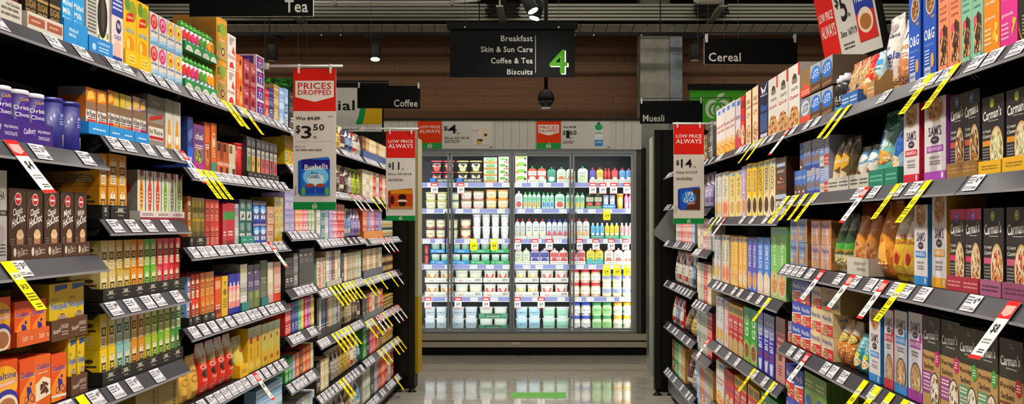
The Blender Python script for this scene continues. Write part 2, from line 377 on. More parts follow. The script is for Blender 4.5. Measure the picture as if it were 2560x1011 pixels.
# ------------------------------------------------------------------ hanging signs
def board(name, c, w, h, rotz, col, label, elems, cat='sign', th=.008, edge=None, group=None, extra=None, mat=None):
    """c: centre of the lower edge of the board's face"""
    o = tag(empty(name, c, rotz), label, cat, group)
    m = MB().box(-w/2, 0, 0, w/2, th, h, edge or col, front=col); m.obj('panel', mat or SIGN, o)
    pm = MB(); print_into(pm, elems, planar(w, h)); 
    if pm.v: pm.obj('lettering', mat or SIGN, o)
    if extra: extra(o)
    return o
WHT = 'dcdad2'; BLK = '07090a'
def wires(xs, z0, z1): 
    def f(o):
        for x in xs: MB().tube((x, .004, z0), (x, .004, z1), .0025, '3a3a38', 5).obj('hanging_wire', STEEL, o)
    return f
def clips(w, h, arm=None):
    def f(o):
        for s in (-1, 1):
            MB().box(s*(w/2-.012)-.006, -.004, h-.02, s*(w/2-.012)+.006, .012, h+.022, 'd9d8d2').obj('clip', PLAS, o)
        g = 1 if arm == 1 else -1; d_ = o.location.y; xb = (1.0-.0084*d_+.42 if g > 0 else -(1.224-.0063*d_+.42))-o.location.x; zt = h+.02
        MB().path([(-g*(w/2+.01), 0, zt+.01), (-g*w/2, 0, zt), (xb, 0, zt), (xb, 0, -(o.location.z-1.83))], .0035, '3a3a38', 6).obj('hanging_arm', BLACKM, o)
    return f
W = lambda x, d: (x-1365)*d/F
Z = lambda y, d: EYE+(560-y)*d/F
board('hanging_sign', (W(628, 3.42), 3.42, Z(41, 3.42)), .449, .166, math.radians(-1), BLK, 'black hanging sign lettered Tea', [('t', 'Tea', .865, .215, .187, .27, 'd6d4cc')], edge='c9c9c4', extra=clips(.449, .166, 0))
board('hanging_sign', (W(972, 7.0), 7.0, Z(271, 7.0)), .46, .168, math.radians(4), BLK, 'black hanging sign lettered Coffee', [('t', 'Coffee', .77, .23, .38, .32, 'c9c7bf')], extra=clips(.46, .168, 0))
board('hanging_sign', (W(1678, 7.0), 7.0, Z(309, 7.0)), .46, .168, math.radians(-4), BLK, 'black hanging sign lettered Muesli', [('t', 'Muesli', .22, .24, .34, .30, 'c4c2ba')], extra=clips(.46, .168, 1))
board('hanging_sign', (W(1877, 4.68), 4.68, Z(161, 4.68)), .46, .128, 0, BLK, 'black hanging sign lettered Cereal', [('t', 'Cereal', .22, .28, .345, .34, 'dedcd4')], edge='b9b9b4', extra=clips(.46, .128, 1))
def s4(o):
    MB().box(-.565, -.012, .415, .565, .014, .475, '0b0d0f').obj('header_bar', SIGN, o)
    for x in (-.41, .40):
        MB().tube((x, -.016, .43), (x, -.011, .43), .007, 'c9c9c4', 12).obj('bolt', STEEL, o)
        MB().tube((x, 0, .47), (x, 0, 1.52), .0025, '3a3a38', 5).obj('hanging_wire', STEEL, o)
board('aisle_sign', (W(1281, 8.2), 8.2, Z(193, 8.2)), 1.08, .45, 0, BLK, 'large black aisle sign listing breakfast, skin care, coffee and biscuits with green numeral',
      [('t', 'Breakfast', .535, .745, .255, .115, 'a5a49d'), ('t', 'Skin & Sun Care', .455, .535, .415, .112, 'a5a49d'), ('t', 'Coffee & Tea', .495, .317, .335, .112, 'a5a49d'), ('t', 'Biscuits', .56, .1, .205, .105, 'a5a49d'),
       ('r', .683, .08, .687, .80, 'a9a8a0'), ('t', '4', .878, .28, .145, .46, 'e3e2da', 0), ('t', '4', .868, .30, .145, .46, '3f7822', 0)], extra=s4)
# cross-aisle signs behind
board('promotion_board', (W(848, 8.9), 8.9, Z(311, 8.9)), .80, .35, math.radians(2), 'c9c7bf', 'white board lettered Special with green and yellow corner, behind the coffee sign',
      [('p', [(.77, 0), (1, 0), (1, 1), (.82, 1), (.815, .5), (.80, .25)], 'c9a02a'), ('p', [(.69, 0), (.77, 0), (.80, .25), (.815, .5), (.82, 1), (.75, 1), (.745, .5), (.73, .25)], '1c8a4c'), ('t', 'Special', .35, .47, .66, .36, '14150f')],
      edge='15150f', extra=lambda o: [MB().box(-.42, -.01, .35, .46, .015, .41, '0e0e0c').obj('header_bar', SIGN, o), MB().box(.40, 0, -.4, .415, .012, .4, '0e0e0c').obj('post', SIGN, o), wires((-.3, .3), .4, 1.9)(o)], cat='sign')
board('promotion_board', (W(1795, 9.4), 9.4, Z(307, 9.4)), .56, .325, 0, '43902a', 'green board with pale round fruit emblem and black header bar',
      apple(.5, .42, .72, 'c4ccb8', .58, '43902a'), edge='101410', extra=lambda o: [MB().box(-.30, -.01, .325, .38, .015, .385, '0d0f0d').obj('header_bar', SIGN, o), wires((-.2, .2), .38, 1.7)(o)])
board('promotion_board', (W(1790, 9.6), 9.6, Z(334, 9.6)), .20, .09, 0, 'd8d5cc', 'small white price board with red lettering under the green emblem board',
      [('t', 'PRICES', .5, .72, .8, .34, 'c8322a'), ('t', 'DROPPED', .5, .3, .8, .34, 'c8322a')], extra=wires((-.08, .08), .09, 1.85))
lf = []
for i in range(46): 
    u, v, a = R.random(), R.random(), R.uniform(-1, 1); s = R.uniform(.12, .2)
    lf.append(('p', [(u+s*.5*math.cos(a)*k[0]-s*1.2*math.sin(a)*k[1]*.3, v+s*.9*math.sin(a)*k[0]+s*2.2*math.cos(a)*k[1]*.3) for k in ((-1, 0), (-.3, .6), (.5, .5), (1, 0), (.4, -.5), (-.4, -.45))], R.choice(('3f8a35', '2f6f2a', '57a043', '255a22'))))
board('leaf_poster', (W(704, 8.6), 8.6, Z(240, 8.6)), .42, .16, 0, '1c3a1a', 'green leaf patterned panel above the far top shelf beside the price flag', lf, cat='poster', extra=wires((-.15, .15), .16, 1.6))

# price flags on rods that stick out from the shelves
RED = 'c9281f'; GRN = '15803f'; PAPER = 'd5d2cb'; INK = '1b1a1a'
def flagsign(x0, x1, y0, y1, d, rodx, label, top, price, pict, yrod, side):
    w = (x1-x0)*d/F; h = (y1-y0)*d/F
    el = [('r', 0, .70, 1, 1, RED)]+top+[('r', 0, 0, 1, .055, GRN)]+apple(.5, .023, .042, PAPER, 2.6, GRN)+price+pict
    def ex(o):
        rz = (y1-yrod)*d/F
        a, b = sorted(((rodx[0]-(x0+x1)/2)*d/F, (rodx[1]-(x0+x1)/2)*d/F))
        bk = (-(1.224-.0063*d+.42) if side == 'L' else 1.0-.0084*d+.42)-(( x0+x1)/2-1365)*d/F
        MB().path([(a if side == 'L' else b, .004, rz), (bk, .004, rz), (bk, .004, 1.83-o.location.z)], .006, 'a8a7a2', 8).obj('bracket_arm', PLAS, o)
        MB().tube((a, .004, rz), (b, .004, rz), .006, 'd0cfc9', 10).obj('rod', PLAS, o, True)
        e = a if side == 'L' else b
        MB().box(e-.012, -.008, rz-.012, e+.012, .016, rz+.012, 'c9c8c0').obj('rod_clamp', PLAS, o)
        for s in (-.37, .37):
            MB().box(s*w-.004, -.004, h-.015, s*w+.004, .012, rz+.008, 'e2e1dc').obj('hook', PLAS, o)
            MB().tube((s*w, -.002, h-.016), (s*w, .0, h-.016), .0045, 'efeeea', 8).obj('grommet', PLAS, o)
    return board('price_flag', (W((x0+x1)/2, d), d, Z(y1, d)), w, h, 0, PAPER, label, el, th=.003, extra=ex)
def lowprice(): return [('t', 'LOW PRICE', .5, .885, .84, .034, 'efece6'), ('t', 'ALWAYS', .5, .833, .84, .045, 'efece6')]
def pack(u0, v0, u1, v1, c, c2, el): return [('p', [(u0, v0+.02), (u0+.1*(u1-u0), v0), (u0+.1*(u1-u0), v1-.02), (u0, v1-.03)], c2), ('r', u0+.1*(u1-u0), v0, u1, v1-.02, c), ('p', [(u0, v1-.03), (u0+.1*(u1-u0), v1-.02), (u1, v1-.02), (u1-.05*(u1-u0), v1)], c)]+el
flagsign(733, 840, 172, 525, 4.05, (663, 856), 'hanging price flag reading Prices Dropped above three dollars fifty',
  [('p', [(.05, .915), (.95, .915), (.95, .80), (.5, .765), (.05, .80)], 'e6e3dc'), ('t', 'PRICES', .5, .878, .78, .045, 'b8262a'), ('t', 'DROPPED', .5, .832, .78, .036, 'b8262a')],
  [('t', 'Was $4.29', .34, .647, .56, .028, INK), ('r', .32, .645, .64, .649, INK), ('t', '$', .115, .568, .11, .062, INK), ('t', '3', .31, .55, .24, .09, INK), ('t', '50', .6, .585, .26, .044, INK), ('T', 'ea', .51, .515, .08, .018, INK),
   ('r', .05, .485, .93, .487, 'b3b0a9'), ('T', '49 per ea', .17, .448, .24, .013, INK), ('l', .06, .415, .7, .435, 1, '77746e'), ('l', .04, .1, .09, .17, 6, '55524d'), ('l', .82, .655, .92, .67, 1, '8a8780')],
  pack(.12, .10, .86, .375, '2d6fc4', '1f55a8', [('r', .194, .29, .86, .355, '241f78'), ('e', .53, .235, .3, .07, '7ec4ee'), ('e', .53, .215, .2, .04, 'cfe9f2'), ('t', 'Bushells', .54, .305, .54, .04, 'f0e6d8', .25), ('T', 'Blue', .5, .262, .16, .022, '2a2c55'), ('t', 'LABEL', .5, .235, .26, .024, '1f2350'),
   ('r', .3, .115, .5, .17, '2446a0'), ('r', .54, .115, .74, .17, '2446a0'), ('e', .4, .172, .1, .014, '9c4a2a'), ('e', .64, .172, .1, .014, '9c4a2a'), ('e', .24, .13, .05, .03, '5f9f4a'), ('e', .79, .13, .05, .03, '5f9f4a')]), 165, 'L')
flagsign(965, 1038, 328, 552, 6.0, (903, 1046), 'hanging price flag reading Low Price Always eleven dollars', lowprice(),
  [('t', '$', .13, .615, .11, .055, INK), ('t', '11', .34, .61, .24, .085, INK), ('T', 'ea', .58, .575, .08, .016, INK), ('t', 'Since 30/10/18', .47, .52, .8, .022, INK), ('l', .08, .44, .6, .47, 2, '55524d'), ('l', .05, .1, .1, .18, 6, '55524d')],
  pack(.08, .13, .92, .36, 'b4461c', '8a3515', [('r', .16, .30, .92, .345, 'c98a1c'), ('e', .56, .26, .14, .035, '241008'), ('e', .56, .215, .17, .02, 'e6d4ba'), ('p', [(.42, .21), (.7, .21), (.62, .14), (.5, .14)], '2a140c'), ('e', .22, .23, .07, .05, '3a1a10'), ('r', .16, .13, .92, .16, 'b07a3a')]), 322, 'L')
flagsign(1684, 1760, 312, 560, 5.42, (1682, 1792), 'hanging price flag reading Low Price Always fourteen dollars', lowprice(),
  [('t', '$', .13, .615, .11, .055, INK), ('t', '14', .42, .61, .36, .085, INK), ('T', 'ea', .69, .575, .08, .016, INK), ('t', 'Since 5/11/19', .43, .52, .68, .024, INK), ('l', .08, .44, .62, .47, 2, '55524d'), ('l', .05, .1, .1, .18, 6, '55524d')],
  pack(.14, .14, .87, .375, '2a55b8', '1f3f94', [('p', [(.62, .355), (.87, .355), (.87, .14), (.4, .14)], '54301c'), ('e', .5, .26, .24, .07, '2f7fd0'), ('t', 'UP&', .52, .30, .26, .045, 'e9edf2', .3), ('t', 'GO', .5, .245, .34, .05, 'e9edf2', .3), ('r', .45, .2, .7, .215, 'd88a5c')]), 309, 'R')
# leaning poster boards over the right-hand top shelf
def leaning(bl, br, up, h, label, elems, col, frame=True):
    bl, br, up = Vector(bl), Vector(br), Vector(up).normalized(); x = (br-bl); w = x.length; x.normalize()
    up = (up-x*up.dot(x)).normalized(); n = x.cross(up)   # local y points away from the reader
    m = Matrix((x, -n*-1 if False else up.cross(x), up)).transposed().to_4x4(); m.translation = (bl+br)/2
    o = tag(empty('poster_board', (0, 0, 0)), label, 'sign'); o.matrix_world = m
    MB().box(-w/2, 0, 0, w/2, .006, h, '2a2a28', front=col).obj('panel', SIGN, o)
    if frame:
        fb = MB(); fb.box(-w/2-.006, .006, -.012, w/2+.014, .02, h+.012, '15130f'); fb.obj('frame', BLACKM, o)
    pm = MB(); print_into(pm, elems, planar(w, h)); pm.obj('lettering', SIGN, o)
    MB().path([(w/2-.03, .014, .02), (w/2-.03, .2, .0), (w/2-.03, .36, -.1)], .006, '2a2a28').obj('support', BLACKM, o)
    return o
leaning((1.17, 3.955, 1.999), (1.198, 3.367, 1.972), (-.056, -.0, .265), .294, 'leaning poster board reading Low Price Always five dollars above the cereal shelf',
  [('r', 0, 0, .33, 1, RED), ('r', 0, 0, .31, .12, '2f8a3f'), ('t', 'LOW PRICE', .165, .66, .27, .12, 'eae6df'), ('t', 'ALWAYS', .17, .46, .27, .17, 'eae6df'), ('t', '$', .40, .78, .07, .2, INK), ('t', '5', .50, .68, .12, .38, INK), ('T', 'ea', .58, .55, .04, .05, INK),
   ('t', 'Since 16/7/19', .52, .34, .28, .09, INK), ('l', .4, .12, .6, .22, 2, '55524d'), ('r', .68, .15, .97, 1, '30409a'), ('r', .68, .15, .97, .5, 'c8322a'), ('t', 'Weet-Bix', .82, .72, .26, .17, 'eceff2'), ('e', .82, .4, .12, .16, 'ead9c0'), ('e', .82, .38, .09, .1, 'a8703f')], PAPER)
leaning((1.165, 2.98, 1.97), (1.15, 2.5, 1.95), (-.03, 0, .235), .26, 'red and white poster board with green foot behind the white granola bags',
  [('r', 0, 0, 1, .62, '9a3a28'), ('r', 0, 0, 1, .22, '2f6a44'), ('p', [(0, .62), (1, .55), (1, 1), (0, 1)], 'bdb9b0')], 'bdb9b0', False)

# ------------------------------------------------------------------ shelving
A_ = {'L': (Vector((-1.224, 0)), Vector((.0063, 1)).normalized(), Vector((1, -.0063)).normalized(), math.atan2(1, .0063)),
      'R': (Vector((1.0, 0)), Vector((-.0084, 1)).normalized(), Vector((-1, -.0084)).normalized(), math.atan2(-1, .0084))}
def pos(side, s, o, z):
    O, a, n, r = A_[side]; p = O+a*s+n*o; return (p.x, p.y, z)
INS = .012
def sx(side, x, inset=INS):     # distance along the aisle of a picture column
    return F*(1.224+inset)/(1380-x) if side == 'L' else F*(1.0+inset)/(x-1345)
def zy(y, s): return EYE+(560-y)*s/F
BAYS = {'L': [(1.25, 2.56), (2.56, 3.14), (3.14, 4.34), (4.34, 4.90), (4.90, 6.10), (6.10, 7.55)],
        'R': [(.98, 2.2), (2.2, 3.85), (3.85, 5.45), (5.45, 6.0), (6.0, 7.33)]}
SH = {'L': [[(1.803, 'milk drink and sugar free packs'), (1.532, 'purple drinking chocolate tins'), (1.26, 'brown hot chocolate cartons'), (.90, 'orange malt and yellow chocolate drinks')],
            [(1.803, 'yellow iced tea cartons'), (1.585, 'fruit infusion tubes'), (1.356, 'orange tea cartons and leaf print cartons'), (1.128, 'two rows of gold, green and pink teas'), (.898, 'yellow, teal and green teas'), (.62, 'brown gold tea boxes')],
            [(1.803, 'green capped bottles'), (1.533, 'red tin and black label teas'), (1.265, 'red, blue and gold tea cartons'), (.995, 'thin purple and orange tea cartons'), (.733, 'red and yellow tea pouches'), (.45, 'pale blue tea cartons')],
            [(1.79, 'red and blue tea packs'), (1.62, 'yellow and green tea packs'), (1.308, 'lilac tea boxes'), (1.04, 'tall black tea boxes'), (.822, 'rainbow thin tea cartons'), (.60, 'green and orange cartons'), (.36, 'pale cartons')],
            [(1.777, 'dark coffee pouches'), (1.526, 'cream coffee pouches'), (1.26, 'purple and teal coffee packs'), (.997, 'stacked coffee capsules'), (.734, 'thin dark coffee packs'), (.445, 'tan and red coffee bags'), (.16, 'pale coffee bags')],
            [(1.777, 'cream sachet boxes'), (1.526, 'red coffee stick boxes'), (1.245, 'orange tray sachets and jars'), (.985, 'brown jars'), (.705, 'coffee jars'), (.455, 'gold lid jars'), (.16, 'red coffee tins')]],
      'R': [[(1.724, 'pink and orange granola cartons'), (1.455, 'black granola cartons'), (1.182, 'black muesli cartons'), (.868, 'porridge sachet cartons')],
            [(1.724, 'granola bags and oat cartons'), (1.455, 'muesli pouches'), (1.182, 'brown and yellow muesli bags'), (.868, 'wheat biscuit cartons'), (.52, 'large wheat biscuit cartons')],
            [(1.724, 'pale cereal cartons'), (1.381, 'yellow cereal cartons'), (1.025, 'gold, blue and green cereal cartons'), (.678, 'purple and green cereal cartons'), (.33, 'red and yellow cereal cartons')],
            [(1.724, 'small dark packs'), (1.437, 'grey pouches'), (1.187, 'thin pale cartons'), (.867, 'cream tall cartons'), (.55, 'grey cartons'), (.2, 'blue and orange cartons')],
            [(1.73, 'dark packs'), (1.49, 'clear bags'), (1.215, 'pink and green cartons'), (.91, 'foil pouches'), (.592, 'red and brown bags'), (.24, 'green bags')]]}
RS = (.030, .040)          # label rail: forward and down
RL = math.hypot(*RS)
def railmap(w, ln, t0=0.0):
    ty, tz = -RS[0]/RL, -RS[1]/RL; ny, nz = -RS[1]/RL, RS[0]/RL
    def f(u, v, e):
        t = t0+(1-v)*ln; return ((u-.5)*w, ty*t+ny*(e+.0022), tz*t+nz*(e+.0022))
    return f
def tick(w, ln, t0, el, name, base, th=.0008):
    mb = MB(); f = railmap(w, ln, t0)
    mb.add([f(0, 0, th), f(1, 0, th), f(1, 1, th), f(0, 1, th), f(0, 0, 0), f(1, 0, 0), f(1, 1, 0), f(0, 1, 0)], [(0, 1, 2, 3), (7, 6, 5, 4), (4, 5, 1, 0), (5, 6, 2, 1), (6, 7, 3, 2), (7, 4, 0, 3)], lin(base))
    print_into(mb, el, lambda u, v, e: f(u, v, e+th), e0=.0004)
    return mb.mesh(name, SIGN)
TK = []
for pr in ('450', '7', '325', '690', '5', '380'):
    TK.append(tick(.066, .045, .002, [('T', '$', .57, .70, .05, .18, '2a2a2c'), ('t', pr[0], .68, .66, .13, .36, '2a2a2c')]+([('t', pr[1:], .86, .74, .18, .2, '2a2a2c')] if len(pr) > 1 else [])+[('l', .06, .42, .48, .92, 3, '6a6a70'), ('l', .06, .08, .62, .3, 2, '84848a'), ('l', .66, .08, .94, .24, 3, '2f2f33')], 'price_ticket', 'c6c5ca'))
def talk(col, w, ln, el, base='d8d6d2'): return tick(w, ln, .003, el, 'promotion_ticket', base)
YEL = [tick(.042, l_, .003, [('r', .08, .62, .92, .76, 'e9e7c0'), ('t', p_, .5, .47, .6, .12, '2a2810'), ('l', .1, .18, .9, .36, 3, '5a5612'), ('l', .3, .04, .8, .14, 2, '4a4612'), ('t', '20% OFF', .5, .69, .7, .07, '4a4612')], 'promotion_ticket', 'e8d01a') for l_, p_ in ((.128, '$5.50'), (.135, '$4.20'), (.122, '$3.75'))]
REDT = [tick(.045, .135, .003, [('r', 0, .70, 1, 1, 'cf2a28'), ('r', 0, 0, 1, .06, 'cf2a28'), ('p', [(.1, .92), (.9, .92), (.9, .78), (.5, .73), (.1, .78)], 'e9a09a'), ('t', p_, .5, .52, .5, .17, '1f1d1d'), ('l', .15, .26, .85, .36, 2, '8a8a8a'), ('l', .35, .1, .85, .18, 2, '3a3a3a')], 'promotion_ticket', 'dad7d3') for p_ in ('$4', '$8', '$6')]
FLAGS = {('L', 0, 0): '', ('L', 0, 1): 'r18', ('L', 0, 2): 'y8', ('L', 0, 3): 'y193', ('L', 1, 1): 'r448', ('L', 2, 0): 'y553 y568 y603', ('L', 2, 1): 'y490 y507 y523', ('L', 2, 2): 'r668', ('L', 2, 4): 'r632',
  ('L', 4, 1): 'r872 r884 r900', ('L', 5, 1): 'y925 y942 y953', ('L', 5, 2): 'r945 r958 r968', ('L', 4, 3): 'y822 y833 y843 y852 y861 y870 y880', ('L', 5, 3): 'y908 y920 y942 y968 r982',
  ('L', 4, 4): 'y828 y838 y848 y858 y868', ('L', 5, 4): 'y912 y926 y955 r936 r946 r972 r982 r992', ('L', 4, 5): 'y846 y855', ('L', 5, 5): 'y944 y954 y974 y984 y992', ('L', 5, 6): 'y984',
  ('R', 1, 0): 'y2335 y2400 y2128 y2106 r1978', ('R', 2, 0): 'y1910 y1890', ('R', 1, 1): 'y2252 y2328 r2175 y2045 y2022 y1999 y1976', ('R', 2, 1): 'y1797 r1818', ('R', 0, 2): 'r2545', ('R', 1, 2): 'r2063 r2138 r2222 y2265', ('R', 2, 2): 'y1928',
  ('R', 1, 3): 'y2170 y2202 y2236 y2272 r2027', ('R', 2, 3): 'y1890 y1940 r1777'}
SIDEN = {'L': 'tea and coffee wall', 'R': 'cereal wall'}
def make_shelf(side, b, k, z, what):
    s0, s1 = BAYS[side][b]; w = s1-s0-.006; sm = (s0+s1)/2
    o = tag(empty('gondola_shelf', pos(side, sm, 0, z), A_[side][3]), 'black metal shelf with slanted price rail under '+what, 'shelf', 'shelves of the '+SIDEN[side])
    m = MB(); m.box(-w/2, .004, -.024, w/2, .43, -.002, '0e0e10'); m.obj('board', BLACKM, o)
    f = railmap(w, RL); q = MB()
    a = [(0, 0, -.002), (1, 0, -.002), (1, 1, -.002), (0, 1, -.002)]
    q.add([f(*p) for p in a]+[f(u, v, -.0045) for u, v, e in a], [(0, 1, 2, 3), (7, 6, 5, 4), (4, 5, 1, 0), (5, 6, 2, 1), (6, 7, 3, 2), (7, 4, 0, 3)], lin('35343a'))
    q.obj('price_rail', PLAS, o)
    l = MB(); l.box(-w/2, -RS[0]-.003, -RS[1]-.005, w/2, -RS[0]+.002, -RS[1]+.001, '8a888c'); l.obj('rail_lip', PLAS, o)
    for e in (-1, 1):
        x = e*(w/2-.006); br = MB(); br.add([(x-.003, .0, -.026), (x+.003, .0, -.026), (x+.003, .43, -.024), (x-.003, .43, -.024), (x-.003, .02, -.045), (x+.003, .02, -.045), (x+.003, .43, -.05), (x-.003, .43, -.05)], [(3, 2, 1, 0), (4, 5, 6, 7), (0, 1, 5, 4), (1, 2, 6, 5), (2, 3, 7, 6), (3, 0, 4, 7)], lin('1b1b1e')); br.obj('bracket', BLACKM, o)
    rr = random.Random(int(s0*100)+k*31+(7 if side == 'R' else 0))
    x = -w/2+.04+rr.uniform(0, .03); far = side == 'L' and (b >= 2 or b == 1 and k == 0)
    while x < w/2-.04:
        if rr.random() < (.93 if far else .62): mkobj('price_ticket', TK[rr.randrange(6)], o, (x, 0, 0))
        x += rr.choice((.074, .082, .09) if far else (.08, .11, .14))
    for t in FLAGS.get((side, b, k), '').split():
        s = sx(side, int(t[1:]), 0); lx = (s-sm) if side == 'L' else (sm-s)
        me = (YEL if t[0] == 'y' else REDT)[rr.randrange(3)]
        c = mkobj('promotion_ticket', me, o, (lx, -.0012, .0009)); c.rotation_euler = (0, rr.uniform(-.05, .05), 0)
        if side == 'L' and b == 0 and k == 1: c.data = REDT[0]; c.scale = (1.15, 1.1, 1.1)
        if side == 'R' and b == 0: c.data = REDT[1]; c.scale = (1.15, 1.1, 1.1)
    return o
for side in 'LR':
    for b, lst in enumerate(SH[side]):
        for k, (z, what) in enumerate(lst): make_shelf(side, b, k, z, what)
ORDB = ['nearest', 'second', 'third', 'fourth', 'fifth', 'far end']
for side in 'LR':
    for b, (s0, s1) in enumerate(BAYS[side]):
        w = s1-s0; o = tag(empty('gondola_bay', pos(side, (s0+s1)/2, 0, 0), A_[side][3]), 'black shelving bay frame, %s along the %s' % (ORDB[b], SIDEN[side]), 'shelving', 'bays of the '+SIDEN[side])
        MB().box(-w/2+.002, .45, .05, w/2-.002, .47, 1.86, '0a0a0b').obj('back_panel', BLACKM, o)
        for e in (-1, 1): MB().box(e*(w/2-.012)-.01, .435, .03, e*(w/2-.012)+.01, .449, 1.86, '1b1b1e').obj('upright', BLACKM, o)
        zb = SH[side][b][-1][0]
        if zb < .3:
            MB().box(-w/2+.003, .005, .055, w/2-.003, .018, zb-.047, '77767a').obj('kick_plate', STEEL, o)
            for e in (-1, 1): MB().lathe([(.03, .0), (.03, .006), (.012, .02), (.012, .055)], '141414', 12, .1).obj('foot', BLACKM, o, True, (e*(w/2-.1), 0, 0))
def end_frame(side, s, x0, x1, label):
    o = tag(empty('end_frame', (0, 0, 0)), label, 'end panel'); y = s
    MB().box(min(x0, x1), y, .14, max(x0, x1), y+.03, 2.08, '15140f').obj('panel', BLACKM, o)
    for xx in (x1, x1+(x0-x1)*.10):
        g = 1 if x0 < x1 else -1
        MB().box(xx-.045*(g > 0), y-.012, .055 if xx == x1 else .1, xx+.045*(g < 0), y+.035, .16 if xx != x1 else 2.06, '191812').obj('post', BLACKM, o)
        cx = xx-.022*g; MB().lathe([(.036, 0), (.036, .006), (.014, .022), (.012, .06), (.012, .11)], '12110d', 16, y+.01).obj('foot', BLACKM, o, True, (cx, 0, 0))
end_frame('L', 7.57, -2.2, -1.05, 'tall black end frame on levelling feet closing the tea and coffee wall')
end_frame('R', 7.42, 1.95, .85, 'tall black end frame on levelling feet closing the cereal wall')
def end_cap(x, y, c0, c1, label):
    o = tag(empty('display_end', (x, y, 0)), label, 'display')
    g = 1 if x > 0 else -1
    m = MB(); m.box(-.014, 0, .13, .014, .24, .75, c1); m.obj('lower_side', SIGN, o)
    m = MB(); m.box(-.014, 0, .752, .014, .24, 2.04, c0); m.obj('upper_side', SIGN, o)
    MB().box(min(0, g*.9)+g*.016, .02, .10, max(0, g*.9)+g*.016, .24, 2.0, '22211c').obj('back', BLACKM, o)
    MB().box(min(0, g*.9)+g*.016, .03, 0, max(0, g*.9)+g*.016, .2, .10, '1a1914').obj('plinth', BLACKM, o)
end_cap(-1.05, 7.68, 'a8a082', '9a8420', 'end of aisle display with cream and yellow side panel')
end_cap(.86, 7.53, '8b8f80', '7f877c', 'end of aisle display with grey green side panel')
c = tag(empty('notice_card', (W(1679, 7.375), 7.375, Z(573, 7.375))), 'grey blank card tilted on its corner beside the black end frame', 'card')
MB().box(-.118, -.0015, -.105, .118, .0015, .105, '8a8a87').obj('card', SIGN, c); c.rotation_euler = (0, math.radians(-54), 0)
MB().box(.06, .0015, -.02, .11, .012, .02, '2a2a28').obj('clip', BLACKM, c)
st = tag(MB().box(-.215, -.12, .0004, .215, .12, .0015, '5a8a48').obj('floor_sticker', SIGN, None, False, (W(1346, 7.45), 7.42, 0)), 'green rectangular sticker on the polished floor before the fridge', 'sticker')
fm = MB(); print_into(fm, [('l', .12, .3, .88, .75, 2, '4d7f3d')], lambda u, v, e: ((u-.5)*.43, (v-.5)*.24, .0016+e)); fm.obj('lettering', SIGN, st)
# ------------------------------------------------------------------ the glass door fridge across the end of the aisle
FY = 9.71; FX0, FX1 = -2.24, .925
FR = tag(empty('display_fridge', (0, FY, 0)), 'long upright glass door dairy fridge across the end of the aisle', 'fridge')
g = lambda n, m, mat, sm=False: m.obj(n, mat, FR, sm)
g('back_wall', MB().box(FX0, .74, .08, FX1, .80, 2.36, '4a4f55'), PLAS)
g('cabinet_roof', MB().box(FX0, .0, 2.09, FX1, .80, 2.13, '3a3d40'), PLAS)
for x0 in (FX0-.05, FX1): MB().box(x0, .0, .0, x0+.05, .8, 2.40, '4a4b4a').obj('end_wall', PLAS, FR)
MB().box(FX1+.05, -.0, 0, FX1+.10, .6, 2.12, '151513').obj('side_trim', BLACKM, FR)
g('deck', MB().box(FX0, .06, .19, FX1, .74, .243, 'd5d8da'), PLAS)
g('tub', MB().box(FX0, .02, .09, FX1, .74, .188, '55585a'), PLAS)
hd = g('header', MB().box(FX0-.05, -.02, 2.105, FX1+.05, .06, 2.40, 'c4c3bb'), SIGN)
x = FX0
while x < FX1:
    MB().box(x, -.0215, 2.11, x+.002, -.0195, 2.395, '85847d').obj('board_joint', SIGN, hd); x += .082
MB().box(FX0-.06, -.03, 2.40, FX1+.06, .08, 2.425, '26241f').obj('header_cap', BLACKM, FR)
def hpanel(x0, x1, el, col, lab):
    X0, X1 = W(x0, FY), W(x1, FY); o = MB().box(X0, -.024, 2.112, X1, -.0205, 2.394, col).obj('header_card', SIGN, FR)
    m = MB(); print_into(m, el, lambda u, v, e: (X0+u*(X1-X0), -.0242-e, 2.112+v*.282)); m.obj('lettering', SIGN, o)
hpanel(1045, 1105, [('r', 0, 0, 1, .21, '2f8f4a'), ('t', 'LOW PRICE', .5, .79, .86, .10, 'ece8e0'), ('t', 'ALWAYS', .5, .63, .86, .12, 'ece8e0')]+apple(.5, .09, .17, 'd5d8cc', 1.1, '2f8f4a'), 'd1421c', 'a')
hpanel(1106, 1232, [('t', '$', .07, .73, .09, .18, INK), ('t', '4', .2, .71, .18, .32, INK), ('T', 'ea', .32, .56, .06, .06, INK), ('t', 'Since 26/10/16', .29, .39, .48, .10, INK), ('l', .05, .2, .36, .32, 2, '5a5852'),
   ('p', [(.56, .9), (.98, .9), (.93, .14), (.61, .14)], 'd3cdc6'), ('t', 'vaalia', .66, .66, .13, .06, '8a6a6a'), ('e', .76, .58, .05, .15, 'e0d2b4'), ('e', .87, .56, .045, .2, 'd9cca6'), ('e', .86, .5, .03, .05, '4a3a2a'), ('e', .75, .3, .06, .05, '3a2e26'), ('e', .73, .22, .05, .07, 'c9a64a'), ('r', .94, .04, .99, .07, '55524d')], 'cbc9c1', 'b')
hpanel(1341, 1402, [('r', 0, 0, 1, .21, '2f8f4a'), ('p', [(.08, .87), (.92, .87), (.92, .58), (.5, .48), (.08, .58)], 'e3e0d8'), ('t', 'PRICES', .5, .77, .74, .12, 'c8322a'), ('t', 'DROPPED', .5, .64, .74, .10, 'c8322a')]+apple(.5, .09, .17, 'd5d8cc', 1.1, '2f8f4a'), 'd1421c', 'c')
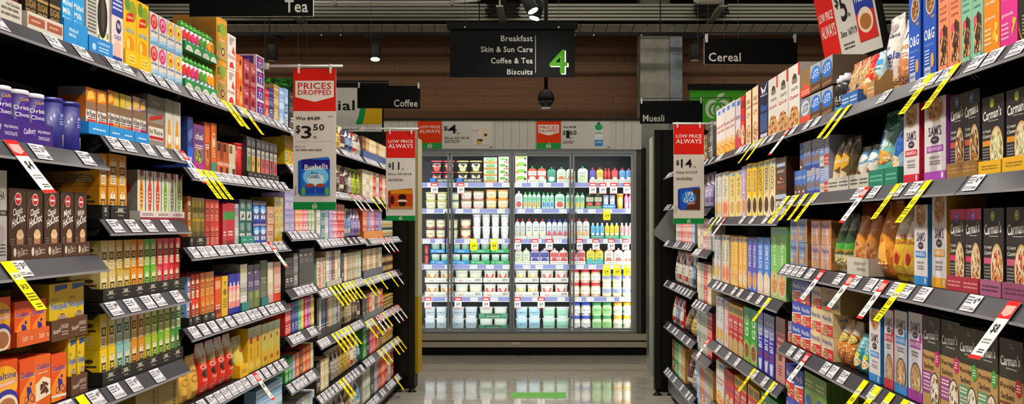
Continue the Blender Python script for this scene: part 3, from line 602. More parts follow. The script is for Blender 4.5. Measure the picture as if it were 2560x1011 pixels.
hpanel(1403, 1526, [('t', 'Was $1.90', .17, .78, .26, .09, INK), ('r', .17, .775, .3, .79, INK), ('t', '$', .06, .57, .06, .17, INK), ('t', '1', .135, .52, .07, .28, INK), ('t', '60', .24, .58, .14, .17, INK), ('T', 'ea', .19, .38, .05, .05, INK), ('l', .03, .18, .26, .3, 2, '5a5852'), ('r', .68, .1, .84, .86, 'd9e0dc'),
   ('r', .68, .1, .84, .32, '3f86c4'), ('e', .76, .78, .08, .12, '2f9a5a'), ('r', .735, .88, .785, .96, '2a5a3a'), ('t', 'kids', .76, .58, .13, .09, '3a6a52'), ('t', 'milk', .76, .24, .12, .08, 'd5e4ea'), ('r', .93, .04, .99, .07, '55524d')], 'cbc9c1', 'd')
# bumper rails, kick grille
for z0, z1, yy in ((.157, .222, -.07), (.086, .140, -.07)): MB().box(FX0-.05, yy, z0, FX1+.10, yy+.03, z1, 'c8c0b0').obj('bumper_rail', STEEL, FR)
MB().box(FX0, -.04, .142, FX1, -.005, .155, '3a1512').obj('bumper_gap', PLAS, FR)
MB().box(FX0-.04, -.03, .0, FX1+.1, .02, .084, '0c0c0b').obj('kick_panel', BLACKM, FR)
vm = MB().box(-.003, -.034, .045, .003, -.031, .072, '1d1d1b').mesh('vent_slot', BLACKM)
for i in range(120): mkobj('vent_slot', vm, FR, (FX0+.05+i*.0255, 0, 0))
MB().box(W(1282, FY), -.072, .118, W(1300, FY), -.0705, .138, 'd9d8d2').obj('rating_label', SIGN, FR)
# door frames
DX = [-2.21, -1.60, -.984, -.348, .266, .895]
MB().box(FX0, -.012, 2.062, FX1, .04, 2.104, '8a9092').obj('door_head', PLAS, FR)
MB().box(FX0, -.012, .222, FX1, .04, .246, '8a9092').obj('door_sill', PLAS, FR)
for x, w_ in ((DX[3], .034), (DX[1], .034)): MB().box(x-w_/2, .005, .246, x+w_/2, .045, 2.062, 'a9b0b3').obj('mullion', PLAS, FR)
MB().box(DX[5]-.005, -.012, .246, FX1, .04, 2.062, '8f908a').obj('mullion', PLAS, FR)
for i in range(5):
    x0, x1 = DX[i]+.006, DX[i+1]-.006
    d = empty('door', (0, 0, 0)); d.parent = FR
    fr = MB()
    for a in ((x0, .252, x0+.020, 2.056), (x1-.020, .252, x1, 2.056)): MB().box(a[0], -.010, a[1], a[2], .004, a[3], 'a2a9ac').obj('stile', PLAS, d)
    for a in ((x0+.02, .252, x1-.02, .274), (x0+.02, 2.036, x1-.02, 2.056)): MB().box(a[0], -.010, a[1], a[2], .004, a[3], '959c9f').obj('rail', PLAS, d)
    MB().box(x0+.02, -.006, .274, x1-.02, -.001, 2.036, 'ffffff').obj('glass', GLASS, d)
    left_hinge = i % 2 == 1
    hx = (x1-.034) if i in (0, 1, 3) and not i == 0 else (x0+.034)
    hx = {0: x1-.034, 1: x1-.034, 2: x0+.034, 3: x1-.034, 4: x0+.034}[i]
    h = MB(); h.path([(hx, -.011, 1.04), (hx, -.05, 1.05), (hx, -.05, 1.45), (hx, -.011, 1.46)], .0075, '54585a', 8); h.obj('handle', PLAS, d, True)
# shelves with price strips
ROWZ = [1.772, 1.502, 1.190, .924, .588]
for k, zz in enumerate(ROWZ):
    for i, (x0, x1) in enumerate(((FX0+.01, DX[1]-.005), (DX[1]+.005, DX[3]-.005), (DX[3]+.005, FX1-.005))):
        sh = MB().box(x0, .105, zz-.022, x1, .70, zz-.001, 'dfe2e4').obj('shelf', PLAS, FR)
        MB().box(x0, .096, zz-.047, x1, .104, zz-.004, '8488b8').obj('price_strip', PLAS, sh)
        MB().box(x0, .094, zz-.052, x1, .104, zz-.047, 'e6e8ea').obj('strip_lip', PLAS, sh)
fm = MB().box(-.038, .093, -.044, .038, .0955, -.007, 'e9e9ec'); print_into(fm, [('t', '5', .72, .5, .16, .6, '33333a'), ('l', .06, .2, .5, .85, 3, '8a8a92')], lambda u, v, e: ((u-.5)*.076, .093-e, -.044+v*.037)); FT = fm.mesh('price_ticket', SIGN)
rr = random.Random(5)
for k, zz in enumerate(ROWZ):
    x = -1.25+rr.uniform(0, .1)
    while x < .84:
        if abs(x-DX[3]) > .06: mkobj('price_ticket', FT, FR, (x, 0, zz))
        x += rr.choice((.13, .17, .21, .26))
def ftick(base, top, ptxt):
    m = MB().box(-.036, .088, -.115, .036, .090, -.0, base); print_into(m, [('r', 0, .68, 1, 1, top), ('r', 0, 0, 1, .05, top), ('r', .14, .75, .86, .9, 'eec9c4' if top != base else 'f2efb0'), ('t', ptxt, .52, .38, .55, .28, '2c2a2a'), ('l', .2, .1, .8, .2, 1, '6a6a6a')], lambda u, v, e: ((u-.5)*.072, .088-e, -.115+v*.115)); return m.mesh('promotion_ticket', SIGN)
FTR = ftick('eeeae8', 'd8332e', '$4'); FTY = ftick('f6dc10', 'f6dc10', '$4'); 
for k, xs, me in ((0, (1086, 1152, 1482, 1507, 1534, 1567), FTR), (1, (1517,), FTY), (2, (1184, 1235), FTY), (2, (1294, 1337, 1373, 1448, 1490, 1528, 1564), FTR), (3, (1516, 1543, 1569), FTY), (4, (1070, 1145, 1215, 1293, 1353), FTR)):
    for x in xs: mkobj('promotion_ticket', me, FR, (W(x, FY+.09), 0, ROWZ[k]-.004 if k < 3 or me is FTR else ROWZ[k]-.004))
# cabinet lights: LED strips behind frame, tube at head, and added door fill
def cabinet_light(x, y, z, sx_, sz, rot, w):
    l = bpy.data.lights.new('cabinet_led_and_fill', 'AREA'); l.shape = 'RECTANGLE'; l.size = sx_; l.size_y = sz; l.energy = w; l.color = (1.0, .985, .95)
    o = bpy.data.objects.new('cabinet_led_and_fill', l); COL.objects.link(o); o.location = (x, y, z); o.rotation_euler = rot
for x in (DX[1], DX[3], DX[5]-.012):
    MB().box(x-.006, .05, .30, x+.006, .056, 2.0, 'ffffff').obj('led_strip', LED, FR)
for i in range(5):               # added fill: an unseen door-sized panel of light behind each pane, facing the shelves
    cabinet_light((DX[i]+DX[i+1])/2, FY+.06, 1.14, DX[i+1]-DX[i]-.06, 1.72, (math.radians(90), 0, 0), CABW)
cabinet_light(-.6, FY+.09, 2.05, 2.9, .03, (math.radians(12), 0, 0), CABW*.8)
cabinet_light(DX[5]-.03, FY+.08, 1.0, .02, 1.4, (math.radians(90), 0, math.radians(50)), CABW*.35)
# ------------------------------------------------------------------ packs: print designs
GR = ['c99a5a', '8a5a2c', 'e3c48a', '6b3f1d', 'd8b070', 'a8743a']      # granola
MU = ['e2cfa4', 'c8a870', 'f0e4c8', '8a5530', 'b5462e', 'd9b98a']      # muesli
CH = ['3a2014', '5a321c', '2a160d', '8a5a34', '6a4024']
def bowl(cu, cv, ru, rv, rim, inn, cols, n=34, sz=.2): return [('e', cu, cv, ru, rv, rim), ('e', cu, cv, ru*.88, rv*.9, inn), ('k', cu, cv, ru*.78, rv*.8, cols, n, sz)]
def D_flat(c, c2, t1='', tc='f0ece2', pic=None, bot=None):
    el = []
    if bot: el.append(('r', 0, 0, 1, .22, bot))
    el.append(('r', .1, .58, .9, .9, c2))
    if t1: el.append(('t', t1, .5, .74, .72, .14, tc))
    if pic: el += bowl(.5, .3, .34, .17, pic[0], pic[1], pic[2], 14, .3)
    el.append(('l', .15, .46, .85, .56, 2, tc))
    return dict(c=c, el=el, side=[('l', .15, .2, .85, .7, 8, c2)])
def D_strip(c, bands, t=None, tc='f4f0e8', vert=True):
    """thin pack: bands [(v0, v1, colour)]"""
    el = [('r', 0, a, 1, b, k) for a, b, k in bands]
    if t: el.append(('v', t, .5, .55, .5, .5, tc) if vert else ('t', t, .5, .72, .8, .14, tc))
    else: el += [('l', .2, .2, .8, .34, 2, tc)]
    return dict(c=c, el=el, side=[])
def D_tcarton(c, c2='e9dfc2', band='4a3e28', top=None):
    el = [('r', .08, .04, .92, .93, c2 if False else c)] + ([('r', 0, .86, 1, 1, top)] if top else [])
    el += [('p', [(.22, .06), (.78, .06), (.78, .74), (.5, .86), (.22, .74)], c2), ('r', .2, .36, .8, .62, band), ('t', 'T', .5, .74, .2, .13, band), ('l', .28, .40, .72, .58, 2, 'd8cba8'), ('l', .28, .10, .72, .30, 3, '8a7a50'), ('e', .5, .5, .13, .05, c)]
    return dict(c=c, el=el, side=[('r', .08, .5, .92, .56, band), ('e', .25, .68, .1, .06, band), ('e', .5, .68, .1, .06, band), ('e', .75, .68, .1, .06, band), ('l', .15, .12, .85, .4, 4, c2)])
DESIGN = {}
def reg(n, d): DESIGN[n] = d; return n
# near packs of the tea and coffee wall
reg('sugarfree', dict(c='241a12', el=[('t', 'SUGAR', .5, .56, .9, .16, 'b08f52'), ('t', 'FREE', .5, .36, .8, .16, 'b08f52'), ('r', .08, .2, .92, .26, '5a4a34'), ('r', 0, .68, 1, .74, 'b08f52'), ('p', [(.3, 0), (.7, 0), (.5, .16)], '8f2c1c')], side=[]))
reg('sugarfree2', dict(c='8a1c1c', el=[('r', 0, .5, 1, 1, '5e1212'), ('e', .4, .5, .25, .12, 'c8a24a'), ('l', .2, .15, .8, .35, 2, 'e8d8b8')], side=[]))
reg('malted', dict(c='2e9ad6', el=[('t', 'Malted', .5, .74, .86, .11, 'f4f8fa'), ('t', 'Milk', .42, .58, .7, .11, 'f4f8fa'), ('t', 'Drink', .42, .44, .7, .08, 'f4f8fa'), ('r', .06, .3, .94, .38, '1f7fbe'), ('p', [(0, .14), (1, .24), (1, .27), (0, .17)], 'e8f2f6'), ('e', .6, .1, .25, .06, 'f0e2c8')], side=[('v', 'Malted', .5, .5, .5, .5, 'e4eff5')]))
reg('coldbrew', dict(c='c4c1ba', el=[('p', [(.45, .1), (.95, .1), (.95, 1), (.45, 1)], 'e6e2d8'), ('e', .68, .62, .22, .34, '1a1614'), ('e', .70, .64, .08, .26, '4a3c34'), ('e', .72, .2, .2, .07, 'd8862c'), ('e', .52, .28, .05, .05, '7a9a3a'), ('e', .9, .34, .05, .05, '8aa03a'), ('l', .06, .3, .4, .95, 12, '6a6862')], side=[('l', .1, .1, .9, .9, 14, '7a7872')]))
reg('coldpink', dict(c='e3d3d0', el=[('r', 0, .66, 1, 1, '2b3f93'), ('l', .1, .74, .9, .92, 3, 'd8dcec'), ('e', .6, .52, .24, .1, '2b3060'), ('t', 'Well', .6, .53, .3, .08, 'e8e6ee'), ('t', 'COLD', .5, .36, .6, .06, '3a3f80'), ('e', .5, .18, .3, .14, 'e8b8a8'), ('r', .1, .03, .9, .08, '2b3f93')], side=[]))
reg('lemontea', dict(c='e9b51f', el=[('e', .7, .8, .3, .15, '8a9a2a'), ('e', .3, .88, .2, .1, '5f8a3a'), ('p', [(.2, .62), (.8, .66), (.76, .78), (.24, .74)], 'c3241f'), ('t', 'Lipton', .5, .70, .48, .06, 'f4e6a8', .1), ('t', 'iced tea', .5, .52, .66, .08, '6fb0cc'), ('e', .5, .3, .34, .14, 'd98a1a'), ('e', .35, .32, .14, .08, 'f0c85a'), ('t', '15%', .5, .14, .4, .08, 'd05a2a')], side=[('l', .1, .2, .9, .8, 8, 'b58a12')]))
def coldinf(ring, ring2): return dict(c='ece6de', el=[('e', .5, .72, .42, .24, ring), ('e', .5, .74, .26, .16, ring2), ('e', .5, .70, .16, .07, 'c3241f'), ('t', 'Lipton', .5, .70, .2, .04, 'f4e6c8'), ('t', 'cold infuse', .52, .42, .8, .09, '5a6fae'), ('p', [(0, 0), (1, 0), (1, .28), (0, .18)], 'b9d7ea'), ('p', [(0, 0), (1, 0), (1, .14), (0, .08)], '7fb6dd'), ('r', 0, 0, .06, 1, 'd8d0c8')], side=[('l', .1, .2, .9, .8, 8, 'b0a8a0')])
reg('coldred', coldinf('d93a3a', 'f0a09a')); reg('coldrose', coldinf('d9468c', 'f2a8c8')); reg('coldgold', coldinf('eeb01f', 'f8dc7a')); reg('coldlemon', coldinf('e8c62a', 'f4e68a'))
reg('orangebox', dict(c='c98d2c', el=[('r', 0, .55, 1, .95, 'd79a22'), ('p', [(.1, .6), (.9, .68), (.9, .86), (.1, .78)], '5a7a2a'), ('e', .6, .72, .3, .16, '8aa03a'), ('r', 0, 0, 1, .4, 'b99a5c'), ('e', .62, .2, .16, .1, '4a2c16'), ('e', .62, .2, .1, .06, 'd9b98a'), ('e', .3, .3, .2, .1, '8a9a3a'), ('t', 'chai', .5, .47, .5, .08, 'f4e2b8')], side=[('r', 0, .6, 1, .9, 'c98d2c'), ('l', .1, .1, .9, .5, 6, '8a6a3a')]))
reg('rooibos', dict(c='e4dfd8', el=[('t', 'ROOIBOS', .5, .36, .84, .09, 'b8322a'), ('p', [(.5, .5), (.9, .46), (.7, .72)], 'c8322a'), ('e', .4, .78, .2, .08, 'b0a8a0'), ('p', [(.2, .06), (.8, .06), (.6, .24), (.3, .2)], 'c8322a'), ('l', .2, .84, .8, .94, 2, '8a7a72')], side=[]))
reg('orangetea', dict(c='d9601e', el=[('r', .4, .1, .9, .9, 'ee8436'), ('e', .65, .75, .16, .12, '5a1e10'), ('l', .45, .2, .85, .5, 6, 'f6d8b0'), ('v', 'tea', .2, .5, .2, .4, 'f6d8b0')], side=[]))
reg('roseherb', dict(c='a83a48', el=[('r', .06, .06, .94, .94, 'b85560'), ('t', 'Tea', .5, .72, .6, .18, 'e8d5d2'), ('e', .5, .36, .3, .16, '7e1e2c'), ('l', .2, .08, .8, .24, 3, 'e0c0c0')], side=[('l', .1, .1, .9, .9, 10, 'c87880')]))
reg('purplecube', dict(c='dcd6dc', el=[('r', .08, .08, .92, .92, '5a2a86'), ('t', 'T2', .5, .42, .5, .3, 'efe6f2'), ('e', .5, .74, .2, .09, 'e04a5a'), ('l', .2, .12, .8, .22, 1, 'c8b0d8')], side=[('r', .08, .1, .92, .9, '5a2a86'), ('l', .2, .3, .8, .7, 3, 'cbb8d8')], ct='e4dee6'))
reg('purplecan', dict(c='2c1263', el=[('e', .62, .55, .42, .42, '47248c'), ('e', .74, .5, .36, .42, '2c1263'), ('e', .8, .5, .2, .36, '3a1a78'), ('t', 'Cadbury', .5, .89, .44, .09, 'c9a24a', .35), ('t', 'Drinking', .5, .70, .70, .12, 'ece8f2'), ('t', 'Chocolate', .5, .57, .66, .09, 'ece8f2'), ('e', .68, .2, .2, .15, 'd9b07a'), ('e', .52, .14, .14, .1, 'e6c898'), ('e', .8, .12, .12, .1, 'c89a62'), ('e', .66, .26, .09, .07, 'efdcb8'), ('e', .2, .3, .05, .05, 'c9a24a'), ('e', .2, .2, .05, .05, 'c9a24a')], side=[]))
reg('bluetin', dict(c='12106a', el=[('t', 'Milk', .62, .72, .3, .09, 'a8b0e0', .3), ('r', .42, .62, .84, .645, '8088d0'), ('l', .45, .5, .85, .6, 2, 'a8b0e0'), ('p', [(.62, .02), (.86, .02), (.92, .26), (.56, .26)], 'd9dbe2'), ('e', .74, .27, .18, .05, 'f0eee8'), ('e', .74, .265, .14, .035, 'a85a3a')], side=[]))
def hotchoc(word, rib): return dict(c='402a1f', el=[('o', .42, .5, .36, .4, .05, '8a7462'), ('r', .0, .05, .6, .5, '402a1f'), ('e', .53, .85, .19, .09, 'e6dcd0'), ('e', .53, .85, .165, .078, 'c2202a'), ('r', .4, .835, .66, .865, 'e8d5d0'), ('t', word, .5, .68, .55, .10, 'efe8de', .5), ('t', 'Hot', .34, .53, .34, .13, 'f4efe6', .5), ('t', 'Choc', .68, .58, .5, .13, 'f4efe6', .35), ('p', [(.45, .06), (.8, .06), (.84, .34), (.42, .34)], 'a87c5a'), ('e', .63, .34, .21, .06, 'e3c8a4'), ('e', .63, .37, .17, .05, 'd6b184'), ('p', [(.38, .05), (.52, .05), (.5, .2), (.4, .18)], 'ece2d2'), ('p', [(.04, .06), (.3, .1), (.66, .07), (.96, .15), (.96, .19), (.62, .115), (.28, .15), (.04, .1)], rib), ('l', .06, .2, .3, .3, 3, '8a7462')], side=[('r', .1, .5, .9, .9, '33201a'), ('l', .15, .1, .85, .45, 6, 'a08c7c')], ct='2f1d15')
reg('hot_classic', hotchoc('Classic', '5c2d7a')); reg('hot_mint', hotchoc('Mint', '1f8a56')); reg('hot_white', hotchoc('White', 'c9954a'))
reg('whitedrink', dict(c='c9c7c2', el=[('t', 'MOCHA', .4, .72, .9, .1, '2a2826'), ('r', 0, .5, 1, .56, '2a2826'), ('t', 'DAIRY FREE', .5, .53, .8, .03, 'd8d6d0'), ('e', .6, .3, .3, .1, 'b8a8b0'), ('l', .1, .05, .9, .2, 4, '5a5856')], side=[]))
reg('shipper', dict(c='3b3633', el=[('l', .1, .2, .5, .6, 5, '8a8680')]+[('r', .52+.02*i, .3, .52+.02*i+.008*(1+i % 3), .75, 'a8a49c') for i in range(20)], side=[]))
def infuse(top, band): return dict(c='e6e0d8', el=[('r', 0, .70, 1, 1, top), ('p', [(.1, .72), (.9, .78), (.7, .96), (.2, .9)], 'e9c35a'), ('r', 0, .52, 1, .70, '8a6f56'), ('t', "In'fuse", .52, .44, .86, .13, '33261e'), ('l', .2, .32, .9, .37, 1, '6a5a50'), ('p', [(.1, .22), (.95, .22), (.95, .31), (.1, .31)], band), ('r', 0, 0, 1, .14, '2f8fd0')], side=[('r', 0, .34, 1, .82, top), ('r', 0, 0, 1, .2, '2f8fd0'), ('l', .1, .36, .6, .6, 3, '7a4a20')], cs='8f8a84')
reg('inf_orange', infuse('d97b2a', 'c8322a')); reg('inf_yellow', infuse('dcc04a', 'd9882a')); reg('inf_peach', infuse('dcd0a4', 'd9564a')); reg('inf_pink', infuse('d8a8b0', 'd9788a')); reg('inf_plum', infuse('7a5a8a', '8a3a7a'))
reg('inf_tall', dict(c='9a8f8a', el=[('r', 0, .62, 1, 1, '6f6a66'), ('t', 'tea', .5, .86, .5, .06, 'a8a49c'), ('p', [(.1, .48), (.9, .58), (.9, .66), (.1, .56)], 'b8322a'), ('r', 0, .36, 1, .46, '8a6f56'), ('t', "In'fuse", .5, .30, .86, .1, '33261e'), ('r', .05, .12, .95, .38, 'e4ded6'), ('t', "In'fuse", .5, .29, .8, .1, '33261e'), ('p', [(.1, .14), (.95, .14), (.95, .2), (.1, .2)], 'b8222a')], side=[('r', 0, 0, 1, .5, 'b5847c')], cs='a08c86'))
reg('clear_orange', dict(c='d9d4ca', el=[('r', .1, 0, .9, .3, 'f0e4c0'), ('p', [(.2, .0), (.8, .0), (.6, .6), (.4, .6)], 'dd9a2a'), ('r', 0, .72, 1, 1, '9a9a94'), ('e', .5, .2, .2, .1, 'f4f0e4')], side=[]))
def leafcarton(a, b): return dict(c='e4e0d8', el=[('p', [(.5, .95), (.75, .70), (.8, .45), (.62, .12), (.4, .08), (.3, .3), (.25, .6)], a), ('p', [(.5, .85), (.66, .62), (.66, .4), (.55, .2), (.4, .3), (.36, .6)], b), ('p', [(.3, 1), (.8, 1), (.8, .9), (.55, .86), (.3, .9)], '8a2030'), ('l', .42, .3, .6, .6, 4, 'f0ece4')], side=[('e', .55, .62, .3, .16, 'c8402a'), ('v', 'tea', .3, .3, .1, .2, '6a6660')], cs='8f8c86')
reg('leaf_yellow', leafcarton('e8c02a', 'c8322a')); reg('leaf_orange', leafcarton('d9622a', 'c8402a')); reg('leaf_green', leafcarton('8fb83a', '5f9a3a')); reg('leaf_dim', leafcarton('8a9a6a', '6a7a52'))
for n, c in dict(orange='cf8f2e', gold='c9a94e', pale='d3bd7c', amber='dd8a24', green='6fb03a', lime='a8b83a', pink='d94a5a', red='c8323c', yellow='e3c322', teal='8fc0b8', olive='8a8f3a', copper='b5703a', blue='8fa8d8', deepgreen='4f8f4a', brightred='d23c30', darkorange='d86a22').items():
    reg('t_'+n, D_tcarton(c))
reg('t_shade', D_tcarton('6f6f4a', 'a8a078', '3f3a2a')); reg('t_shadey', D_tcarton('8f8422', 'b8a850', '4f4a1a')); reg('t_goldfoil', D_strip('a8902f', [(.0, .14, 'd8b82a'), (.4, .6, '6f6428')]))
reg('goldtin', dict(c='8f7a3a', el=[('r', .05, .1, .95, .2, '5a4a20'), ('v', 'TWININGS', .8, .5, .14, .7, '2f2814')], side=[('l', .2, .2, .8, .8, 6, '5a4a20')]))
ovc = [('e', .5, 0, 0, 0, 'c85a1c')]
def cyclist(cu, cv, s): return [('o', cu-.2*s, cv-.12*s, .13*s, .08*s, .22, '3a2a6a'), ('o', cu+.2*s, cv-.12*s, .13*s, .08*s, .22, '3a2a6a'), ('p', [(cu-.16*s, cv+.16*s), (cu+.12*s, cv+.1*s), (cu+.14*s, cv+.02*s), (cu-.02*s, cv-.04*s), (cu-.18*s, cv+.06*s)], '2c2a8a'), ('e', cu+.1*s, cv+.19*s, .07*s, .045*s, '2c2a8a'), ('p', [(cu-.16*s, cv+.04*s), (cu-.02*s, cv+.02*s), (cu-.02*s, cv-.16*s), (cu-.08*s, cv-.16*s)], '2c2a8a'), ('p', [(cu+.1*s, cv+.06*s), (cu+.2*s, cv-.02*s), (cu+.17*s, cv-.04*s)], '2c2a8a')]
reg('malt_a', dict(c='d4561c', el=[('p', [(0, 0), (.6, 0), (1, .3), (1, .75), (.3, .5), (0, .3)], 'e88a2c'), ('t', 'Ovaltine', .5, .70, .86, .13, 'f2ece4'), ('t', 'Ovaltine', .5, .705, .84, .12, '2a2580'), ('p', [(0, .1), (1, .06), (1, .12), (0, .14)], 'ede4d8')]+cyclist(.6, .34, .9), side=[('r', 0, .0, 1, .3, 'b8481c'), ('l', .1, .3, .9, .9, 10, 'f0d8b8')], ct='b8481c'))
reg('malt_b', dict(c='d9661f', el=[('t', 'Ovaltine', .5, .78, .92, .13, 'f2ece4'), ('t', 'Ovaltine', .5, .785, .9, .12, '2a2580'), ('t', 'LASTING ENERGY', .5, .66, .7, .03, 'efe4d4'), ('p', [(0, .12), (1, .2), (1, .5), (.5, .58), (0, .46)], 'ecdcc0'), ('k', .6, .36, .28, .12, ['5a2e1a', '6a3a20', '45220f'], 30, .35)], side=[], ct='b8481c'))
reg('malt_light', dict(c='dd5a1a', el=[('e', .5, .62, .55, .3, 'f0b02a'), ('t', 'Ovaltine', .5, .74, .92, .13, 'f2ece4'), ('t', 'Ovaltine', .5, .745, .9, .12, '2a2580'), ('p', [(.3, .54), (1, .6), (1, .67), (.3, .61)], 'e4a08a'), ('t', 'LIGHT', .66, .61, .5, .05, 'f4ece4', .1), ('e', .6, .25, .45, .26, '3a3390'), ('e', .62, .2, .38, .22, 'ecdcc4'), ('e', .62, .2, .3, .16, 'a8704a')], side=[], ct='b8481c'))
reg('choc_yellow', dict(c='d2b21f', el=[('p', [(.3, .86), (1, .9), (1, .97), (.3, .97)], '2f4f86'), ('T', 'NESTLE', .3, .72, .34, .05, '6a5a1a'), ('t', 'Nesquik', .54, .58, .94, .17, 'f0ead8'), ('t', 'Nesquik', .54, .585, .92, .16, '2f62b0'), ('e', .7, .26, .3, .2, '6a3a24'), ('t', 'CHOCOLATE', .72, .40, .5, .07, 'f0e4d0'), ('p', [(0, 0), (.5, 0), (.36, .3), (.1, .34)], 'e8d28a')], side=[], ct='a08a1a'))
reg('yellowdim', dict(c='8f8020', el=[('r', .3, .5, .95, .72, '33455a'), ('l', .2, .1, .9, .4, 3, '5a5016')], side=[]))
reg('bluepair', dict(c='2a3f7a', el=[('r', 0, .0, 1, .42, '2f62c0'), ('t', 'tea', .5, .2, .6, .1, 'dfe6f2'), ('p', [(.1, .5), (.9, .6), (.9, .8), (.1, .7)], '5a6fa8')], side=[]))
reg('purplebox', D_flat('7a3f86', '5a2a6a', 'chai', pic=('c8b060', '5a3a2a', ['a8c84a', '7a9a3a']), bot='b02a86'))
reg('redspice', D_flat('a84a2c', 'c8622a', '', pic=('e0c060', '8a3a1c', GR)))
reg('orangespice', dict(c='c8672c', el=[('o', .5, .6, .36, .2, .15, 'ecd9b0'), ('e', .5, .6, .2, .1, 'ecd9b0'), ('r', 0, 0, 1, .2, '3a8a78'), ('l', .2, .3, .8, .4, 2, 'ecd9b0')], side=[]))
reg('podorange', dict(c='c8602c', el=[('t', 'mocha', .5, .32, .9, .14, 'e8e0d4'), ('r', .1, .7, .5, .95, '2a1c16'), ('p', [(.55, 0), (.9, 0), (.95, .2), (.5, .2)], '4a2416')], side=[], ct='3a2418'))
reg('podcream', dict(c='cfc0a0', el=[('t', 'latte', .5, .32, .9, .14, 'e8e0d4'), ('r', .1, .7, .5, .95, '6a5644'), ('p', [(.55, 0), (.9, 0), (.95, .2), (.5, .2)], '4a2416')], side=[]))
def blacklab(c): return dict(c='2c2a2c', el=[('r', .12, .1, .88, .72, 'c9c4b8'), ('r', .18, .14, .82, .52, c), ('e', .5, .36, .1, .07, '2a2a2a'), ('t', 'TEA', .5, .6, .5, .07, '2a2a2a'), ('r', .1, .78, .9, .92, '6a666a')], side=[], cs='3a3a42')
reg('bl_green', blacklab('7a9a4a')); reg('bl_yellow', blacklab('e3b41f')); reg('bl_red', blacklab('d9424a')); reg('bl_dark', blacklab('8a2a3a'))
reg('redtin', dict(c='c8201f', el=[('r', .62, 0, 1, 1, 'd9c22a'), ('r', .0, .88, 1, 1, 'c8201f'), ('t', 'NEW', .5, .93, .5, .06, 'f0d8d0'), ('t', 'Dande', .76, .6, .4, .08, '3a3a12'), ('e', .8, .3, .14, .12, '8aa02a')], side=[]))
reg('redcarton', D_tcarton('c4423a', 'd98a7a', '7a1f22')); reg('redthin', D_strip('b8283a', [(.6, .8, '3f8a3a'), (0, .1, '8a1a2a')])); reg('pinkthin', D_strip('d97a86', [(.3, .5, 'ecc8c8')])); reg('silverfilm', D_strip('b8b4b0', [(.2, .4, 'd0c8d0'), (.7, .9, '8a8a90')]))
reg('greenwhite', dict(c='2f6a5e', el=[('r', .1, .05, .9, .45, 'cfcfc8'), ('e', .5, .7, .3, .14, '8a9a96'), ('p', [(.2, .1), (.7, .2), (.6, .4)], '3a2a4a'), ('l', .2, .8, .8, .92, 2, 'b8c8c0')], side=[], cs='6a5a8a'))
reg('bluelabel', dict(c='24489a', el=[('r', 0, .74, 1, 1, '28287a'), ('t', 'Bushells', .5, .86, .85, .11, 'e8e4e0', .2), ('e', .5, .58, .42, .18, '6fb4e6'), ('e', .5, .5, .3, .12, 'cfe6f0'), ('r', .2, .12, .46, .34, 'd8dce6'), ('r', .54, .12, .8, .34, 'd8dce6'), ('e', .33, .34, .13, .04, '8a4a2a'), ('e', .67, .34, .13, .04, '8a4a2a')], side=[], cs='1f3a86'))
reg('pinkcarton', D_tcarton('cf9a86', 'e4c8b4', '8a5a4a')); reg('yellowpack', dict(c='c9b43a', el=[('r', 0, 0, 1, .2, 'dcb21f'), ('p', [(.1, .3), (.9, .4), (.9, .9), (.1, .8)], 'd9d08a'), ('l', .2, .4, .8, .75, 4, '8a7a2a'), ('e', .6, .1, .25, .06, 'a86a2a')], side=[]))
reg('lightblue', D_tcarton('8fa6d4', 'c8d0e4', '4a5a8a')); reg('redleaf', D_tcarton('c23a34', 'e0a48a', '6a1a1c')); reg('orangehot', D_tcarton('dd7a24', 'f0b84a', '8a3a14'))
reg('thinorange', D_strip('d0562c', [(.7, .9, 'e8a07a'), (.1, .25, '8a2a1a')])); reg('thinyellow', dict(c='dcb43a', el=[('t', 'T', .5, .8, .4, .1, '5a4a1a'), ('e', .5, .6, .3, .08, '8a6a1a'), ('l', .2, .2, .8, .45, 4, '7a5a1a')], side=[]))
reg('bluepink', D_strip('2c2c9a', [(.15, .7, 'e08a8a'), (.3, .55, 'e8b89a')], 'tea')); reg('foilsilver', D_strip('b5b0a2', [(.1, .3, 'd8d4c8'), (.4, .5, '8a867a'), (.6, .9, 'c8c4b8')]))
reg('purplegreen', dict(c='5a4a72', el=[('r', 0, .0, 1, .4, '6f7a4a'), ('t', 'Extra', .5, .6, .7, .06, 'e0dcea'), ('t', 'Strength', .5, .53, .8, .05, 'e0dcea'), ('e', .5, .3, .3, .08, '8a9a5a'), ('r', .1, .8, .4, .84, 'c8c0d8')], side=[]))
reg('greytall', dict(c='6a6e58', el=[('r', 0, .55, 1, 1, '55584a'), ('t', 'Green', .5, .6, .7, .06, 'dcdccf'), ('t', 'Tea', .5, .52, .5, .05, 'dcdccf'), ('l', .2, .1, .8, .3, 3, 'a8a890')], side=[])); reg('creamtea', D_strip('cfc4a0', [(0, .25, 'd89a8a'), (.5, .8, 'e0d8c0')])); reg('pinkred', D_strip('d49a86', [(0, .22, 'd8432c'), (.4, .7, 'e0c0b0')]))
reg('kraftbag', dict(c='cfa54a', el=[('t', 'chai', .5, .66, .5, .07, '8a6420'), ('o', .5, .48, .3, .08, .2, '8a6420'), ('l', .2, .1, .8, .22, 3, '8a6420')], side=[])); reg('redbag', dict(c='cc3422', el=[('r', 0, .74, 1, 1, 'b8b0a8'), ('r', .1, .62, .9, .76, '9a7a2a'), ('t', 'Chai', .5, .55, .7, .1, 'ecd0b0'), ('e', .5, .42, .3, .08, '3a1410'), ('t', 'latte', .5, .3, .5, .06, 'ecd0b0'), ('l', .2, .06, .8, .16, 2, 'f0b8a0')], side=[]))
